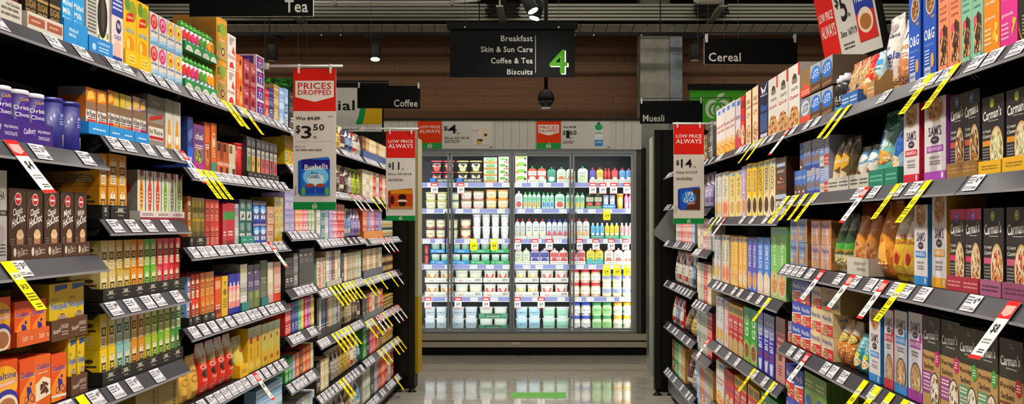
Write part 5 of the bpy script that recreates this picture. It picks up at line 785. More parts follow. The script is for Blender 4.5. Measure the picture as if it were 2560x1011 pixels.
# ------------------------------------------------------------------ pack bodies
MESH = {}
def m_carton(key, w, h, d, ds, facing):
    k = ('carton', key, round(w, 3), round(h, 3), round(d, 2), facing)
    if k not in MESH:
        q = DESIGN[key]; cs = q.get('cs', q['c'])
        b = MB().box(-w/2, 0, 0, w/2, d, h, cs, top=q.get('ct', cs), front=q['c'], side=cs)
        b.box(-w*.48, d*.47, h, w*.48, d*.49, h+.0006, '55504a')           # flap joint
        p = MB(); print_into(p, q['el'], planar(w, h))
        if q.get('side'):
            sg = -1 if facing == 'L' else 1
            print_into(p, q['side'], (lambda u, v, e: (-w/2-e, d*(1-u), v*h)) if facing == 'L' else (lambda u, v, e: (w/2+e, d*u, v*h)))
        MESH[k] = (b.mesh('carton', ds), p.mesh('printed_face', ds))
    return MESH[k]
def m_pouch(key, w, h, d, ds, facing):
    k = ('pouch', key, round(w, 3), round(h, 3), round(d, 2))
    if k not in MESH:
        q = DESIGN[key]; nu, nv = 10, 14; T = d/2
        def th(u, v):
            e = max(0., 1-(2*u-1)**2)**.55; pr = (.55+.45*min(1, v/.18))*max(0., 1-max(0, (v-.25)/.70)**1.8)**.8
            return max(.0015, T*e*pr)
        def wd(v): return w*(.94 if v < .05 else 1.0)*(1-.10*max(0, v-.75)/.25)
        wob = lambda u, v: .0018*math.sin(9*u+5*v+len(key))*min(1, v*2)
        F_ = lambda u, v, e: ((u-.5)*wd(v), T-th(u, v)-e+wob(u, v), v*h)
        B_ = lambda u, v, e: ((u-.5)*wd(v), T+th(u, v), v*h)
        b = MB(); n = (nu+1)
        g = [(i/nu, j/nv) for j in range(nv+1) for i in range(nu+1)]
        qd = [(j*n+i, j*n+i+1, (j+1)*n+i+1, (j+1)*n+i) for j in range(nv) for i in range(nu)]
        c = lin(q['c'])
        b.add([F_(u, v, 0) for u, v in g], qd, c); b.add([B_(u, v, 0) for u, v in g], [f[::-1] for f in qd], c)
        N = len(g)
        for j in range(nv):
            for i, rv in ((0, 1), (nu, 0)):
                f = (j*n+i, (j+1)*n+i, N+(j+1)*n+i, N+j*n+i); b.f.append(f if rv else f[::-1]); b.c.append(c)
        for i in range(nu):
            b.f.append((i+1, i, N+i, N+i+1)); b.c.append(c); t = nv*n; b.f.append((t+i, t+i+1, N+t+i+1, N+t+i)); b.c.append(c)
        p = MB(); print_into(p, q['el'], F_, True, .0008)
        cr = MB()
        for s in range(3): cr.add([F_(.02, .955+s*.013, .0012), F_(.98, .955+s*.013, .0012), F_(.98, .961+s*.013, .0012), F_(.02, .961+s*.013, .0012)], [(0, 1, 2, 3)], tuple(x*.8 for x in c))
        MESH[k] = (b.mesh('pouch', ds, True), p.mesh('printed_face', ds), cr.mesh('crimp', ds))
    return MESH[k]
def m_can(key, w, h, d, ds, facing, lid='c9c6be'):
    k = ('can', key, round(w, 3), round(h, 3), lid)
    if k not in MESH:
        q = DESIGN[key]; r = w/2
        b = MB().lathe([(r*.97, 0), (r, .004), (r, h-.012)], [q.get('cs', q['c'])]*2, 28, r)
        l = MB().lathe([(r*1.02, h-.012), (r*1.03, h-.008), (r*1.02, h-.001), (r*.94, h), (r*.93, h-.003)], [lid]*4, 28, r)
        def mp(u, v, e): a = (u-.5)*math.pi*.92; return ((r+e)*math.sin(a), r-(r+e)*math.cos(a), v*(h-.014)+.003)
        p = MB(); print_into(p, q['el'], mp, True, .0006)
        MESH[k] = (b.mesh('can', ds, True), p.mesh('printed_face', ds), l.mesh('lid', PLAS, True))
    return MESH[k]
def m_bottle(key, w, h, d, ds, facing, cap='3f9a2f'):
    k = ('bottle', key, round(w, 3), round(h, 3), cap)
    if k not in MESH:
        q = DESIGN[key]; r = w/2*.96; hb = h*.78
        b = MB().lathe([(r*.8, 0), (r*.95, hb*.06), (r, hb*.3), (r*.9, hb*.55), (r, hb*.85), (r*.7, hb)], [q['c']]*5, 16, r)
        l = MB().lathe([(r*.72, hb), (r*.8, hb+.003), (r*.78, h*.9), (r*.5, h*.93), (r*.45, h)], [cap]*4, 14, r)
        def mp(u, v, e): a = (u-.5)*math.pi*.8; rr_ = r*1.01+e; return (rr_*math.sin(a), r-rr_*math.cos(a), v*hb*.9+hb*.04)
        p = MB(); print_into(p, q['el'], mp, True, .0006); MESH[k] = (b.mesh('bottle', ds, True), p.mesh('printed_face', ds), l.mesh('cap', PLAS, True))
    return MESH[k]
BUILD = dict(carton=m_carton, pouch=m_pouch, can=m_can, bottle=m_bottle)
PARTN = {'carton': ('printed_face',), 'pouch': ('printed_face', 'crimp'), 'can': ('printed_face', 'lid'), 'bottle': ('printed_face', 'cap')}
def put(kind, key, w, h, d, mat, side, s, o, z, name, label, cat, group, jig=0., **kw):
    ms = BUILD[kind](key, w, h, d, mat, side, **kw); p = pos(side, s, o, z)
    root = mkobj(name, ms[0], None, p, A_[side][3]+jig); tag(root, label, cat, group)
    for n, m in zip(PARTN[kind], ms[1:]):
        if len(m.polygons): mkobj(n, m, root)
    return root
TRAYM = {}
def tray(side, s, z, w, d, hf, hb, col, label, el=None, o=-.024, name='display_tray', group=None):
    k = (round(w, 3), round(d, 2), hf, hb, col, str(el)[:60])
    if k not in TRAYM:
        t = .0015; m = MB(); c = lin(col); x = w/2
        prof = [(0, hf), (d*.22, hf), (d*.5, hb), (d, hb)]
        m.box(-x, 0, 0, x, t, hf, col); m.box(-x, d-t, 0, x, d, hb, col); m.box(-x, t, 0, x, d-t, .0012, col)
        for sg in (-1, 1):
            a, b = (sg*x, sg*(x-t)); pts = [(0, 0)]+prof+[(d, 0)]
            m.face([(a, y, zz) for y, zz in (pts if sg < 0 else pts[::-1])], c); m.face([(b, y, zz) for y, zz in (pts[::-1] if sg < 0 else pts)], c)
        p = MB()
        if el: print_into(p, el, planar(w, hf))
        TRAYM[k] = (m.mesh('tray', PRINT), p.mesh('printed_face', PRINT) if el else None)
    a = TRAYM[k]; r = mkobj(name, a[0], None, pos(side, s, o, z), A_[side][3]); tag(r, label, 'tray', group)
    if a[1]: mkobj('printed_face', a[1], r)
    return r
COUNT = {}
def run(side, z, x0, x1, n, yt, keys, name, desc, lv=1, kind='carton', d=.11, mat=None, inset=INS, tr=None, cat=None, fill=1.0, skip=(), z0=0., **kw):
    """n packs side by side between two picture columns of the shelf front, lv of them high; yt: picture row of the top at mid run"""
    sa, sb = sx(side, x0, inset), sx(side, x1, inset); a, b = min(sa, sb), max(sa, sb)
    for u0, u1 in BAYS[side]:
        if u0 <= (a+b)/2 <= u1:                     # keep to the bay unless the neighbour's shelf is level
            lev = lambda t: any(v0 <= t <= v1 and any(abs(q-z) < .012 for q, _ in SH[side][bj]) for bj, (v0, v1) in enumerate(BAYS[side]))
            if not lev(u0-.02): a = max(a, u0-.07)
            if not lev(u1+.02): b = min(b, u1+.07)
    W_ = (b-a)/n; w = W_*fill-(.0045 if tr else .0015)
    sm = (a+b)/2; xm = (x0+x1)/2; h = (zy(yt, sx(side, xm, inset))-z-z0)/lv-.0004
    nx = [q for bi, (u0, u1) in enumerate(BAYS[side]) if u0 <= sm <= u1 for q, _ in SH[side][bi] if q > z+.06]
    if nx: h = min(h, (min(nx)-.034-z-z0)/lv)
    if h < .02: print('low', name, desc, h); h = .05
    keys = keys.split() if isinstance(keys, str) else keys
    mat = mat or (POUCH if kind == 'pouch' else PRINT)
    if kind in ('can', 'bottle'): d = w
    rr = random.Random(int(x0*7+z*100)); grp = desc+' facings'
    cat = cat or name.split('_')[-1]
    lift = .0014 if tr else 0
    for L in range(lv):
        for i in range(n):
            if (L, i) in skip: continue
            j = i if side == 'L' else n-1-i        # nearest first
            s = a+W_*(j+.5); key = keys[(i if side == 'L' else i) % len(keys)] if len(keys) <= n else keys[(L*n+i) % len(keys)]
            si = j
            row = '' if lv == 1 else (', bottom row' if L == 0 else ', top row' if L == lv-1 else ', middle row' if lv == 3 else ', %s row up' % ordw(L+1))
            num = '' if n == 1 else ', nearest' if si == 0 else ', farthest' if si == n-1 else ', %s nearest' % ordw(si+1)
            put(kind, key, w, h, d, mat, side, s, -inset-rr.uniform(0, .003), z+z0+lift+L*(h+.0004+(.0003)), name, desc+row+num, cat, grp if n*lv > 1 else None, **kw)
    if tr:
        hf, col, nt, el = tr[0], tr[1], tr[2], (tr[3] if len(tr) > 3 else None)
        tw = (b-a)/nt; 
        for i in range(nt): tray(side, a+tw*(i+.5), z+z0, tw+ (0 if nt > 1 else 0)-.0005, d+.012+(inset-.024)*0, hf, hf*1.6, col, 'tray of '+desc+('' if nt == 1 else ', nearest' if i == 0 else ', farthest' if i == nt-1 else ', %s nearest' % ordw(i+1)), el, o=-inset+.006)
    return h
# ------------------------------------------------------------------ tea and coffee wall, nearest bay first
L = lambda *a, **k: run('L', *a, **k)
TT = lambda t, c: [('t', t, .5, .5, .6, .3, c), ('l', .2, .1, .8, .3, 1, c)]
BT = [('e', .5, .66, .16, .16, 'a8a498'), ('r', .22, .5, .42, .54, 'c8c4b8'), ('r', .58, .5, .78, .54, 'c8c4b8'), ('t', 'tea', .5, .3, .3, .14, 'a8a498'), ('r', .2, .8, .8, .83, '8a867c')]
# bay one, top shelf
L(1.803, -70, 48, 2, -50, 'sugarfree2', 'chocolate_pack', 'dark red chocolate stick pack in low white tray', tr=(.05, 'cdc8bc', 2, [('l', .08, .2, .9, .7, 2, '6a645a'), ('t', 'Hot Chocolate', .6, .8, .6, .16, '4a443c')]), fill=.9)
L(1.803, 62, 152, 3, -28, 'sugarfree', 'drink_pack', 'dark brown sugar free chocolate pack with gold lettering', tr=(.042, 'd3ccc0', 2, [('r', .06, .3, .94, .8, 'a05a40'), ('l', .2, .45, .7, .65, 1, 'd8b8a8')]))
L(1.803, 154, 214, 2, -22, 'malted', 'drink_carton', 'sky blue malted milk drink carton', tr=(.062, '2e8fcc', 1, [('t', 'Malted', .4, .62, .36, .16, 'dcebf4'), ('t', 'Milk', .36, .4, .3, .14, 'dcebf4')]), fill=.97)
L(1.803, 217, 277, 1, -26, 'coldbrew', 'drink_carton', 'grey carton with dark bottle picture in blue tray', tr=(.045, '2e86c8', 1, [('t', 'STARTER PACK', .62, .72, .5, .14, 'dcebf4'), ('l', .4, .2, .85, .55, 2, 'bcd8ec'), ('e', .2, .4, .08, .2, 'bcd8ec')]))
L(1.803, 279, 308, 1, -18, 'coldpink', 'drink_carton', 'pale pink cold drink carton with navy top')
L(1.803, 309, 374, 2, 0, 'lemontea', 'tea_carton', 'yellow iced tea carton with red badge', tr=(.048, 'e0b81f', 2, [('e', .5, .5, .3, .3, 'ecd060'), ('l', .3, .3, .7, .7, 2, 'b8901a')]))
L(1.803, 376, 456, 4, 48, 'coldred coldrose coldgold coldlemon', 'infusion_carton', 'white cold infusion carton with coloured ring', lv=2, mat=FILM)
L(1.803, 458, 540, 8, 88, 'bott_red bott_red bott_pink bott_pink bott_green bott_green bott_mango bott_mango'.split(), 'concentrate_bottle', 'small squeeze bottle with green cap', kind='bottle', lv=1, z0=.0, mat=PLAS, tr=(.04, '2f8a4a', 4, [('e', .5, .1, .45, .7, 'd8d8d0'), ('l', .3, .2, .7, .5, 2, '8a8a84')])) if False else None
for n_, c_, f_ in (('bott_red', 'd8d0dc', 'd23a3a'), ('bott_pink', 'd8d0dc', 'd8467a'), ('bott_green', 'd0d8d0', '5a9a3a'), ('bott_mango', 'd8d4c0', 'e0982a')):
    reg(n_, dict(c=c_, el=[('e', .5, .72, .42, .22, f_), ('e', .4, .6, .22, .14, f_), ('r', .1, .3, .9, .46, '5a7ac0'), ('e', .5, .34, .36, .12, 'e4e8e4'), ('l', .3, .28, .7, .38, 1, '3a7a4a'), ('r', 0, 0, 1, .22, '2f8a4a')], side=[]))
BK = 'bott_red bott_red bott_pink bott_pink bott_green bott_green bott_mango bott_mango'
hb = .108
L(1.803, 458, 540, 8, 152, BK, 'concentrate_bottle', 'small squeeze bottle with green cap on the shelf itself', kind='bottle', mat=PLAS, tr=(.030, '2f8a4a', 4, [('e', .5, .05, .40, .6, 'd8d8d0'), ('l', .3, .15, .7, .4, 2, '8a8a84')]))
L(1.803, 458, 540, 8, 72, BK, 'concentrate_bottle', 'small squeeze bottle with green cap on the upper deck', kind='bottle', mat=PLAS, z0=.128, tr=(.030, '2f8a4a', 4, [('e', .5, .05, .40, .6, 'd8d8d0'), ('l', .3, .15, .7, .4, 2, '8a8a84')]))
L(1.803, 541, 568, 1, 45, 'orangebox', 'tea_box', 'orange and brown tea box with green leaf print', lv=2, d=.16)
L(1.803, 569, 590, 1, 88, 'rooibos', 'tea_carton', 'white and red rooibos carton', lv=2)
L(1.803, 591, 608, 1, 138, 'orangetea', 'tea_carton', 'bright orange tea carton on the top shelf', lv=2)
L(1.803, 609, 641, 2, 155, 'roseherb', 'tea_box', 'film wrapped rose red tea box', lv=2, mat=FILM)
L(1.803, 642, 662, 1, 141, 'purplecube', 'tea_box', 'white and purple square tea box in a column', lv=4, d=.14)
for a_, b_, y_, k_, t_ in ((663, 673, 222, 'brightbox', 'red'), (674, 685, 222, 'navy', 'dark blue'), (686, 698, 212, 'tanpack', 'tan'), (699, 711, 220, 'paleblue', 'sky blue'), (712, 722, 222, 'lightblue', 'blue labelled'), (723, 742, 232, 'darkpack', 'dark grey')):
    if k_ == 'brightbox': k_ = 'redpack'
    L(1.803 if b_ < 706 else 1.79, a_, b_, 1, y_, k_, 'tea_carton', t_+' tea carton at the far end of the top tea shelf')
# second shelf
L(1.532, -110, -1, 1, 170, 'purplecan', 'drink_tin', 'purple drinking chocolate tin cut by the picture edge', kind='can') if False else None
L(1.532, -44, 127, 4, 220, 'purplecan', 'drink_tin', 'purple drinking chocolate tin', kind='can', fill=.97, lid='d8d4e0', tr=(.052, '3d2076', 2, [('t', 'Cadbury', .25, .55, .36, .34, 'd8d0e8', .35), ('t', '400g DRINKING', .7, .62, .4, .16, 'd8d0e8'), ('t', 'CHOCOLATE', .7, .34, .36, .16, 'd8d0e8')]))
L(1.532, 131, 216, 2, 250, 'bluetin', 'drink_tin', 'dark blue milk chocolate drink tin', kind='can', lid='16146f', fill=.94)
L(1.532, 10, 128, 1, 212, 'navy', 'shipping_carton', 'dark blue carton behind the purple tins', inset=.16, d=.2) if False else None
L(1.585, 216, 268, 2, 224, 'inf_orange', 'infusion_tube', 'orange topped fruit infusion carton', d=.075, tr=(.032, '2f8fd0', 1, [('l', .2, .3, .8, .6, 1, 'cfe4f2')]))
L(1.585, 269, 331, 4, 234, 'inf_orange inf_yellow inf_yellow inf_peach', 'infusion_carton', 'white fruit infusion carton with brown band', d=.075, tr=(.032, '2f8fd0', 2, [('l', .2, .3, .8, .6, 1, 'cfe4f2')]), mat=FILM)
L(1.585, 332, 368, 2, 246, 'inf_pink inf_plum', 'infusion_carton', 'pink and plum fruit infusion carton', d=.075, tr=(.032, '2f8fd0', 1, [('l', .2, .3, .8, .6, 1, 'cfe4f2')]), mat=FILM)
L(1.585, 371, 412, 1, 240, 'inf_tall', 'infusion_box', 'large clear fronted infusion box with red stripe', mat=FILM)
L(1.585, 414, 452, 2, 252, 'clear_orange', 'infusion_box', 'clear tall box with orange flame print', mat=FILM)
# hot chocolate shelf
L(1.26, -22, 18, 1, 425, 'whitedrink', 'drink_carton', 'tall white carton with black band at the edge of view')
L(1.26, 21, 150, 3, 475, 'hot_classic', 'hot_chocolate_carton', 'brown hot chocolate carton with violet ribbon', tr=(.036, '4a3226', 3, [('t', 'Hot Choc', .55, .5, .4, .5, 'd8ccbc', .3), ('e', .2, .5, .08, .28, 'd8ccbc'), ('l', .78, .3, .92, .7, 2, 'b0a08c')]))
L(1.26, 152, 219, 2, 482, 'hot_mint hot_white', 'hot_chocolate_carton', 'brown hot chocolate carton with mint or gold ribbon', tr=(.036, '4a3226', 2, [('t', 'Hot Choc', .55, .5, .4, .5, 'd8ccbc', .3), ('e', .2, .5, .08, .28, 'd8ccbc'), ('l', .78, .3, .92, .7, 2, 'b0a08c')]))
L(1.26, 35, 165, 1, 435, 'shipper', 'shipping_carton', 'dark shipping carton with barcode behind the hot chocolate', inset=.19, d=.2)
# orange cartons, leaf cartons
L(1.356, 249, 268, 1, 386, 't_orange', 'tea_carton', 'orange tea carton with round emblems on its side', lv=2, z0=0, tr=(.040, '211f1d', 1, BT), d=.15)
L(1.356, 272, 319, 2, 388, 't_orange', 'tea_carton', 'orange tea carton with cream shield', lv=2, tr=(.040, '211f1d', 1, BT), d=.15)
L(1.356, 345, 457, 6, 432, 'leaf_yellow leaf_orange leaf_orange leaf_green leaf_dim leaf_green', 'leaf_tea_carton', 'white tea carton with leaf shaped print', d=.13, mat=FILM, tr=(.027, 'd8d0cc', 3, [('r', 0, 0, 1, .3, '8a3040'), ('l', .15, .45, .85, .8, 2, '8a4a58')]))
L(1.128, 252, 451, 12, 600, 't_pale t_pale t_gold t_gold t_amber t_amber t_green t_green t_pink t_pink t_red t_red', 'tea_carton', 'small tea carton with cream shield', lv=2, tr=(.036, '211f1d', 6, BT), d=.12)
L(.898, 251, 454, 12, 768, 't_yellow t_yellow t_teal t_teal t_orange t_orange t_lime t_lime t_green t_lime t_deepgreen t_deepgreen', 'herbal_tea_carton', 'slim herbal tea carton with cream shield', lv=2, tr=(.038, '211f1d', 6, BT), d=.12)
L(.62, 340, 446, 2, 925, 'goldtin', 'tea_box', 'large brown gold tea box on the low shelf', d=.2)
# malt drinks and chocolate powder, lower near bay (two decks)
ORT = [('t', 'Ovaltine', .5, .5, .34, .4, 'f0c8a8', .2), ('l', .8, .3, .95, .6, 2, 'f0c8a8')]
zl = .90
L(zl, -30, 46, 1, 905, 'malt_light', 'malt_drink_pack', 'orange light malt drink pack on the lower deck', d=.12)
L(zl, 50, 128, 2, 893, 'malt_a malt_b', 'malt_drink_pack', 'orange malt drink pack on the lower deck', tr=(.036, 'cf5f2c', 1, ORT)) if False else None
L(zl, 49, 128, 2, 893, 'malt_a malt_b', 'malt_drink_pack', 'orange malt drink pack on the lower deck')
L(zl, 130, 168, 1, 885, 'malt_a', 'malt_drink_pack', 'orange malt drink pack beside the yellow packs, lower deck')
L(zl, -30, 28, 1, 745, 'malt_light', 'malt_drink_pack', 'orange light malt drink pack on the upper deck', z0=.158)
L(zl, 35, 118, 2, 752, 'malt_a', 'malt_drink_pack', 'orange malt drink pack on the upper deck', z0=.158, tr=(.036, 'cf5f2c', 2, ORT))
L(zl, 172, 213, 2, 845, 'choc_yellow', 'chocolate_powder_pack', 'yellow chocolate powder pack on the lower deck', d=.09, tr=(.052, '5a3a2a', 1, [('t', 'Nesquik', .3, .45, .4, .3, 'd8c8b8', .3), ('t', 'CHOCOLATE', .7, .65, .4, .2, 'd8c8b8'), ('l', .55, .2, .9, .45, 2, 'b8a898')]))
L(zl, 122, 213, 2, 708, 'choc_yellow', 'chocolate_powder_pack', 'yellow chocolate powder pack on the upper deck', z0=.152, d=.09, tr=(.052, '5a3a2a', 2, [('t', 'Nesquik', .3, .45, .4, .3, 'd8c8b8', .3), ('t', 'CHOCOLATE', .7, .65, .4, .2, 'd8c8b8'), ('l', .55, .2, .9, .45, 2, 'b8a898')]))
L(zl, -20, 120, 3, 722, 'yellowdim', 'chocolate_powder_pack', 'dim yellow pack at the back of the malt drink shelf', inset=.20, d=.1)
# bay three
L(1.533, 470, 484, 1, 292, 'bluepair', 'tea_carton', 'dark blue tea carton with bright blue foot')
L(1.533, 485, 512, 1, 312, 'purplebox', 'tea_box', 'purple tea box with magenta foot', d=.14, mat=FILM)
L(1.533, 513, 527, 1, 306, 'redspice', 'tea_carton', 'brick red spice tea carton')
L(1.533, 528, 542, 1, 308, 'orangespice', 'tea_carton', 'orange spice tea carton with ring')
L(1.533, 543, 572, 2, 356, 'podorange', 'pod_box', 'orange coffee pod box')
L(1.533, 573, 590, 1, 362, 'podcream', 'pod_box', 'cream coffee pod box')
L(1.533, 591, 614, 1, 358, 'redtin', 'drink_tin', 'red and yellow tin at the front of its shelf', kind='can', lid='c8201f', inset=.03)
L(1.533, 617, 694, 7, 352, 'bl_green bl_yellow bl_yellow bl_red bl_red bl_dark bl_red', 'tea_carton', 'charcoal tea carton with coloured label', mat=FILM, tr=(.026, '2a2826', 7, [('l', .3, .3, .7, .7, 1, 'a8a49c')]))
L(1.533, 545, 600, 3, 300, 'blackbox', 'tea_carton', 'black tea carton behind the pod boxes', inset=.17)
L(1.533, 602, 628, 1, 338, 'kraftblank', 'shipping_carton', 'plain kraft carton behind the red tin', inset=.16)
L(1.265, 470, 480, 1, 492, 't_copper', 'tea_carton', 'copper tea carton in two tiers', lv=2, tr=(.034, '211f1d', 1, BT))
L(1.265, 481, 512, 2, 496, 't_goldfoil', 'tea_carton', 'gold foil tea carton in two tiers', lv=2, mat=FILM, tr=(.034, '211f1d', 1, BT))
L(1.265, 513, 549, 3, 499, 'redcarton', 'tea_carton', 'red tea carton in two tiers', lv=2)
L(1.265, 557, 567, 1, 510, 'redthin', 'tea_carton', 'narrow crimson tea carton', mat=FILM)
L(1.265, 568, 586, 1, 508, 'redthin', 'tea_box', 'dark red tea box with green patch')
L(1.265, 587, 597, 1, 510, 'silverfilm', 'tea_carton', 'silver film tea carton', mat=FILM)
L(1.265, 599, 631, 2, 500, 'greenwhite', 'tea_carton', 'green and white tea carton over teal tray', lv=2, tr=(.03, '2f8a7a', 2, [('l', .2, .3, .8, .7, 1, '8ac8b8')]))
L(1.265, 633, 667, 2, 503, 'bluelabel', 'tea_carton', 'bright blue tea carton with two mugs', lv=2)
L(1.265, 669, 686, 1, 517, 'pinkcarton', 'tea_carton', 'dusty pink tea carton', lv=2)
L(1.265, 687, 709, 2, 494, 'yellowpack', 'tea_pack', 'yellow film tea pack', lv=3, mat=FILM)
L(.995, 468, 477, 1, 694, 't_blue', 'tea_carton', 'pale blue tea carton beside red ones', lv=2, tr=(.03, '211f1d', 1, BT))
L(.995, 478, 500, 2, 688, 't_brightred', 'tea_carton', 'scarlet tea carton in two tiers', lv=2, tr=(.03, '211f1d', 1, BT))
L(.995, 502, 537, 3, 682, 'orangehot', 'tea_carton', 'fiery orange tea carton in two tiers', lv=2, mat=FILM, tr=(.03, '211f1d', 2, BT))
L(.995, 538, 553, 2, 692, 'thinorange', 'tea_carton', 'thin red orange tea carton')
L(.995, 555, 570, 1, 690, 'thinyellow', 'tea_carton', 'thin yellow tea carton beside blue ones')
L(.995, 572, 600, 3, 684, 'bluepink', 'tea_carton', 'thin royal blue and pink tea carton')
L(.995, 601, 619, 1, 662, 'foilsilver', 'tea_pack', 'tall silver foil tea pack', mat=FILM, tr=(.034, '2f7a78', 1))
L(.995, 621, 650, 2, 662, 'purplegreen', 'tea_carton', 'tall purple and green tea carton')
L(.995, 651, 668, 1, 652, 'greytall', 'tea_carton', 'tall grey green tea carton', tr=(.034, '2f7a78', 1))
L(.995, 670, 684, 1, 656, 'creamtea', 'tea_carton', 'tall cream tea carton', mat=FILM)
L(.995, 685, 702, 1, 655, 'pinkred', 'tea_carton', 'tall peach tea carton with red foot')
L(.733, 455, 477, 1, 900, 'kraftbag', 'tea_pouch', 'mustard chai pouch, first', kind='pouch', d=.05)
L(.733, 479, 503, 1, 888, 'kraftbag', 'tea_pouch', 'mustard chai pouch, second', kind='pouch', d=.05)
L(.733, 505, 593, 4, 848, 'redbag', 'tea_pouch', 'red chai latte pouch with silver top', kind='pouch', d=.06)
L(.733, 596, 618, 1, 842, 'paleyellow', 'tea_pouch', 'pale yellow tea bag pouch', kind='pouch', d=.06, tr=(.05, 'dcb01f', 1, [('l', .2, .3, .8, .6, 2, '8a5a1a')]))
L(.733, 620, 653, 2, 817, 'yellowbag', 'tea_box', 'yellow tea bag box with red crest', mat=FILM)
L(.733, 655, 700, 3, 805, 'paleyellow', 'tea_box', 'pale yellow film tea box', mat=FILM)
L(.45, 640, 706, 4, 962, 'paleblue', 'tea_carton', 'pale blue tea carton on the low shelf', d=.05)
# bay four
L(1.62, 713, 735, 2, 330, 'yellowgreen', 'tea_carton', 'yellow tea carton with green panel', lv=2)
L(1.62, 736, 786, 4, 350, 'tanpack redpack navy tealpack', 'tea_carton', 'assorted tea carton behind the price flag')
L(1.308, 713, 737, 2, 472, 'lilac', 'tea_box', 'lilac tea box', lv=2, mat=FILM)
L(1.308, 738, 757, 2, 524, 'orangepink', 'tea_carton', 'salmon orange tea carton')
L(1.308, 758, 771, 2, 524, 'pinkish', 'tea_carton', 'rose pink tea carton on the lilac shelf')
L(1.308, 772, 786, 2, 524, 'sage', 'tea_carton', 'sage green tea carton')
L(1.04, 713, 734, 2, 645, 'blackbox', 'tea_box', 'tall plain black tea box')
L(1.04, 735, 746, 1, 634, 'graybox', 'tea_box', 'tall grey tea box')
L(1.04, 748, 786, 3, 622, 'blacktea', 'tea_box', 'tall charcoal tea box with small label')
for i_, (k_, t_) in enumerate((('redpack', 'red'), ('redpack', 'crimson'), ('navy', 'navy'), ('navy', 'indigo'), ('tealthin', 'teal'), ('yellowthin', 'yellow'), ('pinkhot', 'hot pink'), ('violet', 'violet'), ('yellowthin', 'lemon'))):
    L(.822, 713+i_*8.1, 720.4+i_*8.1, 1, 762-i_*3, k_, 'tea_carton', t_+' carton in the rainbow row of thin teas')
for i_, (k_, t_) in enumerate((('greenpack', 'dark green'), ('greenpack', 'leaf green'), ('greyblue', 'grey blue'), ('orangepack', 'orange'), ('brownpack', 'brown'), ('orangepack', 'tangerine'), ('orangepack', 'burnt orange'), ('creampack', 'cream'))):
    L(.60, 713+i_*9, 721+i_*9, 1, 900-i_*6, k_, 'tea_carton', t_+' carton above the low pale row')
L(.36, 740, 787, 7, 990, 'palegrey paleblue whitepack mintpack', 'tea_carton', 'pale carton in the low row of the narrow bay')
# bay five and six : coffee
cof = {'pd': ('3a2a20', '8a6a4a', 'e0d0b8'), 'pn': ('22304a', '6a86a8', 'd8e0e8'), 'ps': ('9a948a', 'd0cabc', '3a342c'), 'pg': ('8a9a2a', 'b8c43a', '3a4010'), 'pc': ('d8ccb4', '5a2a3a', '5a4030'), 'pw': ('d0ccc8', '7fb0d8', '2a3a5a'), 'pv': ('5a2a8a', '9a78c0', 'e8e0f0'), 'pr': ('b8201f', 'd0ccc4', 'f0e4d8'), 'pb': ('4a3a22', '6a5430', 'c8b088'), 'py': ('a88a3a', 'd0b45a', '4a3410'), 'pk': ('1f1a18', '5a4f48', 'd0c8bc'), 'pp': ('6f5f86', 'a898c0', 'ece4f0')}
for k_, (a_, b_, c_) in cof.items(): reg(k_, dict(c=a_, el=[('r', .08, .3, .92, .62, b_), ('t', 'coffee', .5, .5, .7, .07, c_), ('l', .2, .34, .8, .44, 2, c_), ('e', .5, .74, .2, .08, b_), ('r', .1, .06, .9, .16, b_), ('p', [(0, .6), (.5, .86), (1, .6), (1, .66), (.5, .94), (0, .66)], c_)], side=[]))
CN = dict(pd='dark brown', pn='navy', ps='silver', pg='green', pc='cream', pw='white and blue', pv='purple', pr='red', pb='umber', py='gold', pk='black', pp='lavender')
def pouches(z, x0, x1, yt0, keys, where, d=.05):
    keys = keys.split(); n = len(keys); a, b = sx('L', x0), sx('L', x1); seen = {}
    for i, k in enumerate(keys):
        s0, s1 = a+(b-a)*i/n, a+(b-a)*(i+1)/n; p0, p1 = 1380-F*(1.224+INS)/s0, 1380-F*(1.224+INS)/s1
        xm = (p0+p1)/2; y = 560+(yt0-560)*((1380-xm)/(1380-(x0+x1)/2))
        L(z, p0, p1, 1, y, k, 'coffee_pouch', CN[k]+' coffee pouch, '+ordw(i+1)+' along '+where, kind='pouch', d=d)
def packs(z, x0, x1, yt0, keys, name, where, lv=1, d=.1, tr=None, mat=None):
    keys = keys.split(); n = len(keys); a, b = sx('L', x0), sx('L', x1)
    for i, k in enumerate(keys):
        s0, s1 = a+(b-a)*i/n, a+(b-a)*(i+1)/n; p0, p1 = 1380-F*(1.224+INS)/s0, 1380-F*(1.224+INS)/s1
        xm = (p0+p1)/2; y = 560+(yt0-560)*((1380-xm)/(1380-(x0+x1)/2))
        L(z, p0, p1, 1, y, k, name, PN[k]+' '+name.replace('_', ' ')+', '+ordw(i+1)+' along '+where, lv=lv, d=d, tr=tr, mat=mat)
PN = {k: k for k in DESIGN}
PN.update(darkpack='dark', tanpack='tan', creampack='cream', whitepack='white', palegrey='pale grey', redpack='red', brownpack='brown', blackbox='black', graybox='grey', mintpack='mint', tealpack='teal', navy='navy', lilac='lilac', pinkish='pink', orangepack='orange', silverfilm='silver film', yellowthin='yellow', paleblue='pale blue', greenpack='green', violet='violet', pinkhot='magenta', foilsilver='foil', orangepink='salmon', sage='sage', greyblue='grey blue')
pouches(1.777, 793, 905, 312, 'pd py pk ps py pc pn pn pr ps', 'the top coffee shelf')
packs(1.777, 906, 984, 358, 'brownpack tanpack creampack creampack tanpack creampack creampack whitepack creampack creampack', 'sachet_box', 'the far top coffee shelf', tr=(.05, '4a5a8a', 1))
pouches(1.526, 793, 903, 410, 'pd ps ps pc pk pc pk ps pg pg', 'the second coffee shelf')
packs(1.526, 906, 984, 434, 'creampack whitepack creampack redpack whitepack redpack creampack redpack redpack orangepink', 'coffee_stick_box', 'the second coffee shelf')
